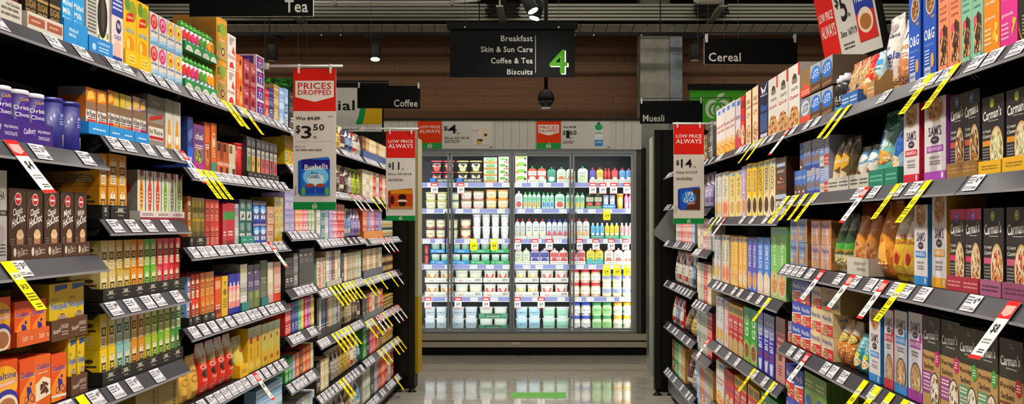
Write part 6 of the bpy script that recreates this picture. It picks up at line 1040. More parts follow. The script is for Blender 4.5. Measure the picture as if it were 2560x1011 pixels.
packs(1.26, 792, 822, 520, 'whitepack tealpack silverfilm', 'coffee_box', 'the third coffee shelf')
packs(1.26, 823, 862, 510, 'lilac pinkish redpack redpack', 'coffee_box', 'the third coffee shelf beside pouches', lv=2)
pouches(1.26, 863, 903, 522, 'pw pw pp pv pp', 'the third coffee shelf')
packs(1.245, 907, 955, 524, 'orangepack lilac pinkish violet lilac', 'sachet_box', 'the third shelf past the white pouches', tr=(.05, 'd8862a', 1))
packs(.997, 792, 814, 645, 'mintpack orangepack whitepack palegrey', 'capsule_box', 'the stacked capsules', lv=3)
packs(.997, 815, 852, 628, 'creampack lilac brownpack creampack whitepack', 'coffee_box', 'the fourth coffee shelf', tr=(.03, 'b8b4a8', 1))
packs(.997, 853, 903, 632, 'darkpack creampack tanpack palegrey tanpack sage mintpack', 'coffee_stick_box', 'the fourth coffee shelf beyond the capsules')
packs(.985, 907, 955, 622, 'tanpack creampack tanpack creampack tanpack whitepack', 'coffee_box', 'the fourth shelf at the far end', lv=1, tr=(.05, '5a5a66', 1))
packs(.734, 792, 850, 738, 'darkpack silverfilm blackbox navy darkpack tanpack creampack palegrey mintpack violet sage', 'coffee_pack', 'the fifth coffee shelf', tr=(.04, '3a3834', 1))
pouches(.734, 851, 903, 738, 'pb pk py ps pb pk pc', 'the fifth coffee shelf')
packs(.705, 907, 958, 730, 'darkpack brownpack orangepack whitepack brownpack tanpack redpack', 'coffee_pack', 'the fifth shelf at the far end', tr=(.04, '6a6a66', 1))
packs(.445, 792, 822, 900, 'darkpack creampack creampack', 'coffee_stick_box', 'the sixth coffee shelf')
pouches(.445, 823, 903, 858, 'pk ps ps py py py pr ps pn', 'the sixth coffee shelf', d=.07)
packs(.455, 907, 955, 800, 'greenpack darkpack pinkhot orangepack redpack brownpack', 'coffee_pack', 'the sixth shelf at the far end')
pouches(.16, 792, 905, 985, 'pk pd pc pc ps pb ps pw', 'the bottom coffee shelf', d=.08)
packs(.16, 907, 984, 895, 'palegrey sage darkpack greyblue redpack orangepack redpack whitepack redpack', 'coffee_pack', 'the bottom shelf at the far end')
for z_, c_, cap_, t_ in ((1.245, '8a9a8a', '2a2420', 'small glass coffee jar with dark lid'), (.985, '6a4424', '2a2018', 'brown coffee jar with black lid'), (.705, '5a3a1c', 'b8942a', 'coffee jar with gold lid'), (.455, '8a6a1a', 'b8942a', 'gold coffee jar with gold lid')):
    reg('jar'+cap_+c_, dict(c=c_, el=[('r', .05, .2, .95, .7, 'c8b078'), ('t', 'coffee', .5, .5, .7, .14, '4a2a14'), ('l', .2, .28, .8, .4, 2, '6a4a2a')], side=[]))
    L(z_, 957, 984, 6, 560-(560-(548 if z_ > 1.2 else 636 if z_ > .9 else 738 if z_ > .6 else 820)), 'jar'+cap_+c_, 'coffee_jar', t_, kind='can', lid=cap_, lv=2)
# ------------------------------------------------------------------ cereal wall, nearest bay first
Rr = lambda *a, **k: run('R', *a, **k)
KT = lambda c: [('l', .1, .25, .9, .75, 2, c)]
Rr(1.724, 2545, 2640, 2, -90, 'granblack', 'granola_carton', 'black granola carton with gold ring at the edge of view', d=.08)
Rr(1.724, 2500, 2543, 1, -90, 'dorset_p', 'granola_carton', 'magenta granola carton on the top cereal shelf', d=.08)
Rr(1.724, 2459, 2499, 1, -80, 'dorset_o', 'granola_carton', 'orange granola carton on the top cereal shelf', d=.08)
Rr(1.724, 2403, 2458, 2, -60, 'mint', 'granola_carton', 'mint green roasted granola carton', d=.08)
Rr(1.724, 2345, 2402, 2, -40, 'salmon', 'granola_carton', 'salmon pink roasted granola carton', d=.08)
Rr(1.724, 2269, 2342, 2, -22, 'oats_gran', 'granola_carton', 'royal blue granola carton with bowl', d=.08, fill=.84)
Rr(1.724, 2229, 2268, 1, 42, 'bag_peach', 'granola_bag', 'white and peach granola bag', kind='pouch', d=.08)
Rr(1.724, 2192, 2230, 1, 40, 'bag_white', 'granola_bag', 'white crunchy granola bag with violet lettering', kind='pouch', d=.08, inset=.05)
Rr(1.724, 2172, 2191, 1, 130, 'bag_small', 'granola_bag', 'small pale blue muesli bag in kraft tray', kind='pouch', d=.06, tr=(.05, 'b58a5c', 1, KT('e0c8a4')))
Rr(1.724, 2150, 2171, 1, 136, 'bag_red', 'oat_bag', 'red oat bag with yellow lettering', kind='pouch', d=.07)
Rr(1.724, 2108, 2149, 2, 152, 'bag_oats', 'oat_bag', 'tan rolled oats bag with red neck', kind='pouch', d=.07, tr=(.045, '3f6fb0', 2, KT('d0dcec')))
Rr(1.724, 2082, 2107, 2, 188, 'pdrink', 'drink_bottle', 'black drink bottle with white cap', kind='bottle', cap='d0d0dc', mat=PLAS) if 'pdrink' in DESIGN else None
reg('pdrink', dict(c='1c1c1e', el=[('t', 'BULLE', .5, .45, .9, .2, 'e0dedA'), ('l', .2, .2, .8, .32, 2, 'a8a6a2'), ('r', 0, 0, 1, .14, '3f9ad0')], side=[]))
Rr(1.724, 2082, 2107, 2, 186, 'pdrink', 'drink_bottle', 'black drink bottle with pale cap', kind='bottle', cap='d0d0dc', mat=PLAS)
Rr(1.724, 2001, 2080, 3, 158, 'kraftblank upgo upgo', 'breakfast_drink_pack', 'small blue breakfast drink pack, upper tier', z0=.104, d=.12)
Rr(1.724, 2001, 2080, 3, 232, 'upgo_dark upgo upgo', 'breakfast_drink_pack', 'small blue breakfast drink pack, lower tier', d=.12)
Rr(1.724, 2035, 2075, 1, 176, 'kraftblank', 'shipping_carton', 'brown carton behind the breakfast drinks', inset=.16, d=.12)
Rr(1.724, 1920, 1998, 3, 178, 'oat_a oat_b oat_c', 'oat_carton', 'white oat carton with red corner', d=.10)
Rr(1.724, 1898, 1919, 1, 206, 'navycer', 'cereal_carton', 'dark navy cereal carton on the top shelf', d=.09)
Rr(1.724, 1862, 1897, 2, 222, 'creamcer', 'cereal_carton', 'cream nut cereal carton with dark red side', d=.08, fill=.8)
Rr(1.724, 1851, 1861, 1, 240, 'redcer', 'cereal_carton', 'red flakes carton on the top shelf')
Rr(1.724, 1838, 1850, 1, 247, 'palecer', 'cereal_carton', 'pale mauve bran carton')
Rr(1.724, 1790, 1837, 4, 264, 'white_a white_b', 'cereal_carton', 'white bran carton with golden flakes')
Rr(1.724, 1769, 1782, 2, 304, 'darkpack graybox sage', 'cereal_pack', 'dark pack past the white bran cartons')
# second shelf
C2 = [('l', .15, .3, .85, .7, 2, '8a6a10')]
Rr(1.455, 2512, 2640, 2, 212, 'carm_b', 'granola_carton', 'black granola carton with pale bowl, nearest pair', d=.08, tr=(.032, 'd8a82a', 2, C2))
Rr(1.455, 2452, 2509, 1, 240, 'carm_b', 'granola_carton', 'black granola carton with pale bowl in yellow tray', d=.08, tr=(.03, 'd8a82a', 1, C2))
Rr(1.455, 2372, 2450, 2, 232, 'carm_a', 'granola_carton', 'black granola carton with dark bowl in kraft tray', d=.08, tr=(.036, '8f6a3a', 2, KT('b08a54')))
Rr(1.455, 2306, 2369, 1, 244, 'sams_purple', 'granola_carton', 'white and violet granola carton', d=.08, fill=.86)
Rr(1.455, 2250, 2304, 1, 262, 'sams_red', 'granola_carton', 'white and crimson granola carton', d=.08, fill=.72)
Rr(1.455, 2216, 2249, 1, 290, 'bag_blue', 'muesli_bag', 'pale blue muesli bag', kind='pouch', d=.08, tr=(.05, '1f7a62', 1, KT('6ab89a')))
Rr(1.455, 2177, 2215, 1, 280, 'bag_green', 'muesli_bag', 'aqua muesli bag with blue banner', kind='pouch', d=.09, tr=(.05, '1f7a62', 1, KT('6ab89a')))
Rr(1.455, 2128, 2176, 2, 365, 'bag_clear', 'muesli_bag', 'clear muesli bag with blue label', kind='pouch', d=.07, tr=(.045, 'c8c4b8', 2, KT('4a4844')))
Rr(1.455, 2074, 2126, 3, 345, 'bag_brown bag_brown bag_dark', 'muesli_bag', 'brown muesli bag with yellow label', kind='pouch', d=.07, tr=(.045, 'c8c4b8', 2, KT('4a4844')))
Rr(1.455, 2062, 2098, 1, 318, 'threepa', 'shipping_carton', 'dark brown carton with pale figures behind muesli', inset=.15, d=.12)
Rr(1.455, 1985, 2072, 8, 420, 'upblue upblue upblue upsmall upsmall upsmall valuepack valuered', 'breakfast_drink_pack', 'slim blue breakfast drink pack, bottom tier', d=.12)
Rr(1.455, 1998, 2072, 7, 348, 'upblue upsmall upsmall upsmall upsmall valuepack valuered', 'breakfast_drink_pack', 'slim blue breakfast drink pack, top tier', d=.12, z0=.093)
# third shelf
Rr(1.182, 2512, 2640, 2, 518, 'carm_d', 'muesli_carton', 'black muesli carton with red fruit bowl, nearest pair', d=.08, tr=(.036, '8a4a6a', 2, KT('5a2a4a')))
Rr(1.182, 2456, 2509, 1, 522, 'carm_d', 'muesli_carton', 'black muesli carton with red fruit bowl', d=.08, tr=(.036, '9a5a7a', 1, KT('5a2a4a')))
Rr(1.182, 2372, 2453, 2, 524, 'carm_m', 'muesli_carton', 'black muesli carton with magenta top', d=.08, tr=(.036, '9a2a3a', 2, KT('d08a90')))
Rr(1.182, 2322, 2370, 1, 492, 'sams_yellow', 'porridge_carton', 'white and mustard oat carton', d=.1, fill=.76)
Rr(1.182, 2279, 2321, 1, 512, 'sams_blue', 'muesli_carton', 'white and blue muesli carton', d=.08, fill=.8)
Rr(1.182, 2218, 2277, 2, 515, 'bag_yellow', 'muesli_bag', 'yellow apricot muesli bag', kind='pouch', d=.09)
Rr(1.182, 2178, 2216, 1, 500, 'bag_orange', 'muesli_bag', 'large crumpled orange bag', kind='pouch', d=.11)
Rr(1.182, 2122, 2176, 2, 540, 'bag_honey', 'muesli_bag', 'orange honey nut muesli bag', kind='pouch', d=.08, tr=(.055, 'c8c2b4', 1, [('t', 'HONEY NUT', .6, .66, .5, .18, '4a4640'), ('t', 'CRUNCH', .66, .36, .38, .18, '4a4640')]))
Rr(1.182, 2120, 2214, 1, 505, 'bag_orange', 'muesli_bag', 'big brown bag behind the honey nut tray', kind='pouch', inset=.16, d=.1)
Rr(1.182, 2078, 2120, 2, 535, 'bag_tree', 'muesli_bag', 'green muesli bag with field picture', kind='pouch', d=.08)
Rr(1.182, 2027, 2077, 2, 552, 'wbs_pink', 'wheat_biscuit_pack', 'small pink wheat biscuit pack', lv=2, d=.1)
Rr(1.182, 1975, 2018, 2, 548, 'wbs_blue', 'wheat_biscuit_pack', 'small blue wheat biscuit pack', lv=2, d=.1)
# porridge shelf
Rr(.868, 2497, 2556, 1, 850, 'porr_brown', 'porridge_carton', 'kraft porridge carton with russet band', d=.07)
Rr(.868, 2558, 2680, 2, 885, 'porr_brown', 'porridge_carton', 'kraft porridge carton with russet band at the edge of view', d=.07)
Rr(.868, 2397, 2493, 2, 826, 'porr_green', 'porridge_carton', 'kraft porridge carton with green band', d=.07)
Rr(.868, 2306, 2396, 2, 798, 'porr_purple', 'porridge_carton', 'kraft porridge carton with purple band', d=.07)
Rr(.868, 2268, 2305, 1, 783, 'samsp_purple', 'porridge_carton', 'white porridge carton with purple foot', d=.08, fill=.94)
Rr(.868, 2233, 2267, 1, 778, 'samsp_blue', 'porridge_carton', 'white porridge carton with blue foot', d=.08, fill=.94)
Rr(.868, 2207, 2232, 1, 775, 'samsp_red', 'porridge_carton', 'white porridge carton with red foot', d=.08, fill=.9)
Rr(.868, 2168, 2206, 1, 772, 'sams_blue', 'muesli_carton', 'white and blue muesli carton on the porridge shelf', d=.08, fill=.74)
Rr(.868, 2125, 2166, 2, 838, 'bag_teal', 'oat_bag', 'teal checked oat bag', kind='pouch', d=.08)
Rr(.868, 2084, 2124, 2, 802, 'bag_granor', 'muesli_bag', 'orange footed muesli bag with bowl label', kind='pouch', d=.1)
Rr(.868, 2026, 2082, 2, 776, 'wb_cream', 'wheat_biscuit_carton', 'cream wheat biscuit carton', lv=2, d=.14)
sq = sx('R', 2054); zt_ = zy(776, sq)-.868
Rr(.868, 2027, 2051, 1, 716, 'wb_tan', 'wheat_biscuit_carton', 'tan wheat biscuit carton beside the kraft box on top of the cream ones', z0=zt_, d=.14)
Rr(.868, 2053, 2100, 1, 722, 'kraft_lid', 'shipping_carton', 'kraft box with dark oval on top of the cream wheat biscuits', z0=zt_, d=.14)
Rr(.868, 1979, 2025, 2, 703, 'wb_blue', 'wheat_biscuit_carton', 'blue wheat biscuit carton', lv=3, d=.14)
Rr(.868, 1969, 1978, 1, 805, 'wb_grey', 'wheat_biscuit_carton', 'grey wheat biscuit carton at the shelf end', lv=1, d=.12)
Rr(.52, 1964, 2007, 2, 920, 'wb_blue', 'wheat_biscuit_carton', 'large blue wheat biscuit carton on the low shelf', lv=2, d=.14)
Rr(.52, 2010, 2066, 2, 942, 'wb_green', 'wheat_biscuit_carton', 'green wheat biscuit carton on the low shelf', lv=1, d=.25, z0=.0)
# bay three of the cereal wall
def cer(z, items, where, d=.08):
    for i, (x0, x1, n, y, k, t) in enumerate(items): Rr(z, x0, x1, n, y, k, 'cereal_carton', t+' cereal carton '+where, d=d, fill=.97)
cer(1.381, ((1938, 1965, 1, 394, 'c_choc', 'dark chocolate'), (1908, 1937, 2, 398, 'c_cream', 'cream and cocoa'), (1880, 1907, 2, 406, 'c_yellow', 'bright yellow'), (1866, 1879, 1, 409, 'c_yellow', 'yellow'), (1854, 1865, 1, 416, 'c_lilac', 'lilac'), (1822, 1853, 2, 428, 'c_palegold', 'pale gold'), (1804, 1821, 1, 430, 'c_redcream', 'red sided'), (1787, 1803, 2, 434, 'c_white', 'white')), 'on the second shelf')
cer(1.025, ((1926, 1966, 2, 568, 'c_green', 'green apple'), (1893, 1925, 2, 594, 'c_bubble', 'blue rice'), (1868, 1892, 2, 595, 'c_purpblue', 'violet frosted'), (1846, 1867, 2, 592, 'c_goldw', 'deep gold'), (1825, 1845, 2, 592, 'c_gold', 'gold'), (1803, 1823, 2, 588, 'c_redcream', 'red topped cream'), (1780, 1801, 2, 588, 'c_white', 'white flake')), 'on the third shelf')
cer(.678, ((1938, 1962, 1, 795, 'c_brownbix', 'maroon wheat bite'), (1894, 1936, 3, 785, 'c_jest', 'violet bites'), (1858, 1892, 2, 772, 'c_greenw', 'green'), (1821, 1857, 3, 764, 'c_redyel', 'red and yellow'), (1809, 1820, 1, 752, 'c_pink', 'pale pink'), (1789, 1808, 2, 742, 'c_white', 'white and yellow')), 'on the fourth shelf')
cer(.33, ((1900, 1950, 2, 995, 'c_greenw', 'low green'), (1868, 1898, 2, 970, 'c_redyel', 'orange topped'), (1836, 1866, 2, 948, 'c_redyel', 'yellow topped'), (1812, 1834, 2, 930, 'redcer', 'bright red'), (1790, 1810, 1, 906, 'white_a', 'white flake')), 'on the low shelf')
# narrow bay and far bay
def far(z, x0, x1, yt0, keys, name, where, kind='carton', d=.08, lv=1):
    keys = keys.split(); n = len(keys); a, b = sx('R', x0), sx('R', x1)
    for i, k in enumerate(keys):
        s0, s1 = a+(b-a)*i/n, a+(b-a)*(i+1)/n; p0, p1 = 1345+F*(1+INS)/s0, 1345+F*(1+INS)/s1
        xm = (p0+p1)/2; y = 560+(yt0-560)*((xm-1345)/((x0+x1)/2-1345))
        Rr(z, p0, p1, 1, y, k, name, '%s %s, %s along %s' % (CN.get(k, PN.get(k, k)), name.replace('_', ' '), ordw(n-i), where), kind=kind, d=d, lv=lv)
far(1.724, 1746, 1768, 340, 'darkpack sage brownpack', 'cereal_pack', 'the top shelf of the narrow bay')
far(1.437, 1746, 1779, 432, 'graybox pp pp', 'cereal_pouch', 'the second shelf of the narrow bay', 'pouch', .06)
far(1.187, 1744, 1779, 548, 'creampack whitepack pinkish palegrey palegrey', 'cereal_carton', 'the third shelf of the narrow bay')
far(.867, 1742, 1778, 660, 'creampack palegrey redpack creampack', 'cereal_carton', 'the fourth shelf of the narrow bay')
far(.55, 1742, 1779, 775, 'greyblue palegrey palegrey redpack', 'cereal_carton', 'the fifth shelf of the narrow bay')
far(.2, 1742, 1782, 912, 'paleblue orangepack greyblue tanpack', 'cereal_carton', 'the bottom shelf of the narrow bay')
far(1.73, 1690, 1738, 385, 'darkpack sage darkpack brownpack', 'muesli_pack', 'the top shelf of the far bay')
far(1.49, 1690, 1738, 455, 'ps pc ps pk', 'muesli_pouch', 'the second shelf of the far bay', 'pouch', .06)
far(1.215, 1690, 1737, 545, 'sage pinkish pinkish orangepink pinkish greyblue', 'muesli_carton', 'the third shelf of the far bay')
far(.91, 1684, 1735, 630, 'ps pr ps pr ps pn', 'muesli_pouch', 'the fourth shelf of the far bay', 'pouch', .06)
far(.592, 1678, 1704, 745, 'pr pn pr', 'muesli_pouch', 'the fifth shelf of the far bay', 'pouch', .06)
far(.592, 1706, 1737, 765, 'pb py', 'oat_sack', 'the fifth shelf of the far bay', 'pouch', .14)
far(.24, 1680, 1712, 860, 'brownpack greenpack sage tanpack', 'muesli_carton', 'the bottom shelf of the far bay')
far(.24, 1713, 1738, 885, 'pc ps', 'oat_sack', 'the bottom shelf of the far bay', 'pouch', .12)
# ------------------------------------------------------------------ chilled goods behind the glass
FP = FY+.125                     # front of the packs
def fx(x): return W(x, FP)
def fz(y): return EYE+(560-y)*FP/F
FM = {}
def fput(meshes, parts, x, z, name, label, cat, group):
    r = mkobj(name, meshes[0], None, (x, FP, z)); tag(r, label, cat, group)
    for n, m in zip(parts, meshes[1:]): mkobj(n, m, r)
def lathepack(kind, w, h, body, lid, label, sq=2.0, pic=None, word=None, band=None):
    k = (kind, round(w, 3), round(h, 3), body, lid, label, sq, pic, word, band)
    if k in FM: return FM[k]
    r = w/2*.98; lh = min(.012, h*.14)
    if kind == 'tub': prof = [(r*.80, 0), (r*.84, .003), (r*.95, h-lh)]
    elif kind == 'pot': prof = [(r*.74, 0), (r*.78, .003), (r*.92, h-lh)]
    elif kind == 'jar': prof = [(r*.8, 0), (r*.92, .004), (r, h*.2), (r, h*.62), (r*.9, h*.74), (r*.86, h*.80)]; lh = h*.2
    elif kind == 'cup': prof = [(r*.70, 0), (r*.74, .003), (r*.92, h-lh)]
    if sq > 2.2: cy = r*.96
    else: cy = r
    b = MB().lathe(prof, [body]*(len(prof)-1), 24, cy, sq)
    zt = prof[-1][1]; rl = prof[-1][0]
    l = MB().lathe([(rl*1.06, zt), (rl*1.08, zt+.002), (rl*1.06, h-.002), (rl*.98, h-.0005)], [lid]*3, 24, cy, sq)
    def rad(v):
        z = v*zt
        for (r0, z0), (r1, z1) in zip(prof[:-1], prof[1:]):
            if z <= z1+1e-6: return r0+(r1-r0)*(z-z0)/max(z1-z0, 1e-6)
        return prof[-1][0]
    def mp(u, v, e):
        a = (u-.5)*math.pi*.86; R_ = rad(v)+e+.0006; s_, c_ = math.sin(a), math.cos(a)
        return (math.copysign(abs(s_)**(2/sq), s_)*R_, cy-abs(c_)**(2/sq)*R_, v*zt)
    el = []
    if band: el.append(('r', 0, band[0], 1, band[1], band[2]))
    if label: el.append(('r', .16, .2, .84, .82, label) if sq > 2.2 else ('e', .5, .5, .32, .34, label))
    if pic: el += [('p', [(.26, .74), (.42, .78), (.54, .24), (.42, .14)], pic), ('p', [(.74, .74), (.6, .78), (.46, .24), (.58, .14)], pic), ('e', .5, .2, .14, .15, pic)]
    if word: el.append(('t', word[0], .5, .55, .5, .15, word[1]))
    el.append(('l', .32, .3, .68, .42, 1, '8a8a8a'))
    p = MB(); print_into(p, el, mp, True, .0008)
    FM[k] = (b.mesh(kind, PLAS, True), l.mesh('lid', PLAS, True), p.mesh('printed_face', PLAS)); return FM[k]
def frow(zi, x0, x1, n, yt, kind, cols, name, desc, lv=1, sq=2.0, pic=None, word=None, band=None, z0=0., gap=.004):
    z = (ROWZ+[.244])[zi]+z0; X0, X1 = fx(x0), fx(x1); sw = (X1-X0)/n; w = sw-gap; h = (fz(yt)-z)/lv-.0006
    grp = desc+' in the fridge'
    for L_ in range(lv):
        for i in range(n):
            body, lid, label = cols
            ms = lathepack(kind, w, h, body, lid, label, sq, pic, word, band)
            row = '' if lv == 1 else (', lower' if L_ == 0 else ', upper')
            lb = desc+row+('' if n == 1 else ', %s along' % ordw(i+1))+', '+FROWN[zi]
            fput(ms, ('lid', 'printed_face'), X0+sw*(i+.5), z+L_*(h+.0006), name, lb, name.split('_')[-1], grp if n*lv > 1 else None)
FROWN = ['top fridge shelf', 'second fridge shelf', 'third fridge shelf', 'fourth fridge shelf', 'fifth fridge shelf', 'fridge floor']
def spout(zi, x0, x1, n, yt, c, cap, fruit, name, desc, d=.05, c2=None, lab=None):
    z = (ROWZ+[.244])[zi]; X0, X1 = fx(x0), fx(x1); sw = (X1-X0)/n; w = sw-.003; h = fz(yt)-z
    k = ('spout', round(w, 3), round(h, 3), c, cap, fruit, c2)
    if k not in FM:
        hb = h*.87; T = .022; nu, nv = 6, 8
        def th(u, v): return max(.001, T*max(0, 1-(2*u-1)**2)**.5*(1-max(0, (v-.3)/.7)**2*.95))
        wd = lambda v: w*(1-.5*max(0, v-.86)/.14)
        b = MB(); g = [(i/nu, j/nv) for j in range(nv+1) for i in range(nu+1)]; m = nu+1
        q = [(j*m+i, j*m+i+1, (j+1)*m+i+1, (j+1)*m+i) for j in range(nv) for i in range(nu)]
        Ff = lambda u, v, e: ((u-.5)*wd(v), .024-th(u, v)-e, v*hb)
        b.add([Ff(u, v, 0) for u, v in g], q, lin(c)); b.add([((u-.5)*wd(v), .024+th(u, v), v*hb) for u, v in g], [f[::-1] for f in q], lin(c))
        p = MB(); el = [('r', .06, .5, .94, .8, c2 or c), ('e', .5, .26, .34, .18, fruit), ('e', .36, .34, .14, .1, fruit), ('l', .2, .56, .8, .74, 3, '5a6a6a'), ('t', lab or 'kids', .5, .46, .5, .09, '4a5a5a')]
        print_into(p, el, Ff, True, .0008)
        cp = MB().lathe([(.007, hb-.004), (.0085, hb+.003), (.009, h-.004), (.006, h)], cap, 12, .024)
        FM[k] = (b.mesh('pouch', POUCH, True), cp.mesh('cap', PLAS, True), p.mesh('printed_face', POUCH))
    for i in range(n):
        fput(FM[k], ('cap', 'printed_face'), X0+sw*(i+.5), z+.0015, name, desc+('' if n == 1 else ', %s along' % ordw(i+1))+', '+FROWN[zi], 'pouch', desc+' in the fridge' if n > 1 else None)
def fbox(zi, x0, x1, n, yt, lv, front, name, desc, el, top=None, d=.10, z0=0.):
    z = (ROWZ+[.244])[zi]+z0; X0, X1 = fx(x0), fx(x1); sw = (X1-X0)/n; w = sw-.003; h = (fz(yt)-z)/lv-.0006
    k = ('fbox', round(w, 3), round(h, 3), front, desc)
    if k not in FM:
        b = MB().box(-w/2, 0, 0, w/2, d, h, front, top=top); p = MB(); print_into(p, el, planar(w, h)); FM[k] = (b.mesh('carton', PRINT), p.mesh('printed_face', PRINT))
    for L_ in range(lv):
        for i in range(n):
            row = '' if lv == 1 else ', %s layer' % ('bottom second third top'.split()[L_])
            fput(FM[k], ('printed_face',), X0+sw*(i+.5), z+L_*(h+.0006), name, desc+row+('' if n == 1 else ', %s along' % ordw(i+1))+', '+FROWN[zi], name.split('_')[-1], desc+' in the fridge' if n*lv > 1 else None)
def ftray(zi, x0, x1, hpx, col, desc, el, z0=0., d=.1):
    z = (ROWZ+[.244])[zi]+z0; X0, X1 = fx(x0), fx(x1); w = X1-X0-.002; h = hpx*FP/F
    b = MB().box(-w/2, -.004, 0, w/2, -.002, h, col); pass
    for s in (-1, 1): b.box(s*(w/2-.0006)-.0006, -.002, 0, s*(w/2-.0006)+.0006, d, h*1.2, col)
    r = b.obj('display_tray', PRINT, None, False, (X0+w/2+.001, FP-.001, z)); tag(r, desc+', '+FROWN[zi], 'tray', None)
    if el: p = MB(); print_into(p, el, planar(w, h, -.0045)); p.obj('printed_face', PRINT, r)
HP = lambda t: [('t', t, .62, .45, .62, .5, 'e8e6e2'), ('p', [(.02, .1), (.22, .1), (.22, 1.3), (.02, 1.3)], '2f74c8')]
# top shelf
BLKT = ('2a262a', 'c84a5a', None)
frow(0, 1062, 1070, 1, 408, 'tub', ('2a262a', '3a6ac0', None), 'yogurt_tub', 'black protein tub with blue rim', 2, 3.5) if False else None
frow(0, 1076, 1138, 2, 402, 'tub', BLKT, 'yogurt_tub', 'black protein tub with red rim', 2, 3.2, word=('PRO', 'e8e4e0'), pic='d8564a')
frow(0, 1140, 1206, 2, 402, 'tub', ('2a282a', 'c8b878', None), 'yogurt_tub', 'black protein tub with tan rim', 2, 3.2, word=('PRO', 'e8e4e0'), pic='d8cc9a')
ftray(0, 1074, 1139, 11, '33343a', 'dark tray with red rim tubs', HP('HIGH PROTEIN')); ftray(0, 1140, 1207, 11, '33343a', 'dark tray with tan rim tubs', HP('NO ADDED SUGAR'))
CUP4 = [('r', 0, 0, 1, .46, 'c09a62'), ('e', .5, .7, .34, .24, '4f9a45'), ('l', .3, .62, .7, .78, 1, 'e8ece0'), ('l', .1, .1, .9, .3, 1, '8a6a3a')]
fbox(0, 1209, 1243, 1, 394, 4, 'c8d0d4', 'yogurt_carton', 'white and kraft yogurt carton', CUP4)
fbox(0, 1246, 1272, 1, 392, 4, 'd0cfc0', 'yogurt_carton', 'white and green yogurt cup carton with cow print', [('r', .5, 0, 1, .3, 'a88a72'), ('e', .4, .66, .3, .22, '6a9a45'), ('e', .8, .5, .1, .14, '2a2826')])
fbox(0, 1288, 1318, 1, 388, 4, 'dcdac8', 'yogurt_carton', 'cream yogurt cup carton with fruit print', [('e', .5, .7, .4, .26, '7ab04a'), ('e', .16, .5, .12, .2, 'd98a4a'), ('e', .84, .5, .1, .16, '2a2826'), ('l', .2, .1, .8, .3, 1, 'a8a084')])
spout(0, 1319, 1366, 2, 416, 'd8503c', '2fa05a', 'ece8d8', 'yogurt_pouch', 'red kids yogurt pouch with green cap', c2='ece8d8'); spout(0, 1368, 1390, 1, 418, '3f8f7a', '2a8a5a', 'd0e0dc', 'yogurt_pouch', 'teal kids yogurt pouch')
spout(0, 1392, 1438, 2, 418, 'd8dcc8', '3fa06a', 'd8703c', 'yogurt_pouch', 'white and orange kids yogurt pouch'); spout(0, 1444, 1470, 1, 416, 'd4dcd0', '3fa04a', 'b8c89a', 'yogurt_pouch', 'pale kids yogurt pouch in film')
spout(0, 1474, 1490, 1, 420, '5a4aa8', 'd8323c', 'd8d4e8', 'yogurt_pouch', 'violet yogurt pouch with red cap'); spout(0, 1491, 1509, 1, 419, 'e0b03a', 'd8323c', 'f0e4b8', 'yogurt_pouch', 'yellow yogurt pouch with red cap'); spout(0, 1510, 1527, 2, 422, 'c8323c', 'd8323c', '8a2030', 'yogurt_pouch', 'dark red yogurt pouch'); spout(0, 1529, 1546, 1, 420, 'd8444a', 'd8323c', 'f0d4cc', 'yogurt_pouch', 'red yogurt pouch with cream picture'); spout(0, 1548, 1581, 2, 420, '6a9ad0', 'd8323c', 'ece8e4', 'yogurt_pouch', 'blue and white yogurt pouch')
LT = ['violet and yellow pouches', 'dark red pouches', 'blue white pouches', 'red kids pouches', 'orange kids pouches']
for a_, b_ in ((1474, 1509), (1510, 1546), (1547, 1582), (1319, 1366), (1392, 1438)): ftray(0, a_, b_, 8, 'd8d8cc', 'low pale tray under '+LT.pop(0), [('l', .1, .2, .9, .8, 1, 'a8a89c')])
# second shelf
frow(1, 1062, 1118, 2, 480, 'tub', ('ddd6ae', 'c8c08a', 'e8e4cc'), 'dessert_tub', 'cream custard tub', 2, 3.0, word=('custard', '6a5a3a')); frow(1, 1128, 1148, 1, 480, 'tub', ('d8d0a8', '3a6a8a', 'e8e4cc'), 'dessert_tub', 'cream tub with dark blue lid', 2, 3.0); frow(1, 1150, 1211, 2, 477, 'tub', ('e6dcc8', '8a6a4a', 'f0e8dc'), 'dessert_tub', 'ivory dessert tub with pink patch', 2, 3.0, band=(.05, .35, 'e0a8a8'), word=('Vanilla', '5a4a3a')); frow(1, 1213, 1272, 2, 474, 'tub', ('e8dfc4', 'e8932a', 'f0e4c0'), 'dessert_tub', 'custard tub with orange lid', 2, 2.4, word=('custard', 'a85a1a'), band=(.0, .18, 'd8a03a'))
spout(1, 1287, 1307, 1, 478, 'd8e0dc', 'e4e8e4', 'c84a4a', 'yogurt_pouch', 'white pouch with strawberry'); spout(1, 1308, 1352, 4, 480, 'cfe4d4', '4ab070', 'd8a04a', 'yogurt_pouch', 'pale green pouch with apricot', c2='8ad0a8'); spout(1, 1354, 1385, 3, 482, 'cfe8e0', '4ab070', '4a8ac8', 'yogurt_pouch', 'pale green pouch with blueberry', c2='9ad8b8'); spout(1, 1387, 1412, 1, 480, 'd4e8dc', '4ab070', 'c84a4a', 'yogurt_pouch', 'pale green pouch with strawberry', c2='9ad8b8'); spout(1, 1414, 1462, 4, 482, 'cde4d8', '3fa060', 'e0c03a', 'yogurt_pouch', 'pale green pouch with banana', c2='8ac8a4')
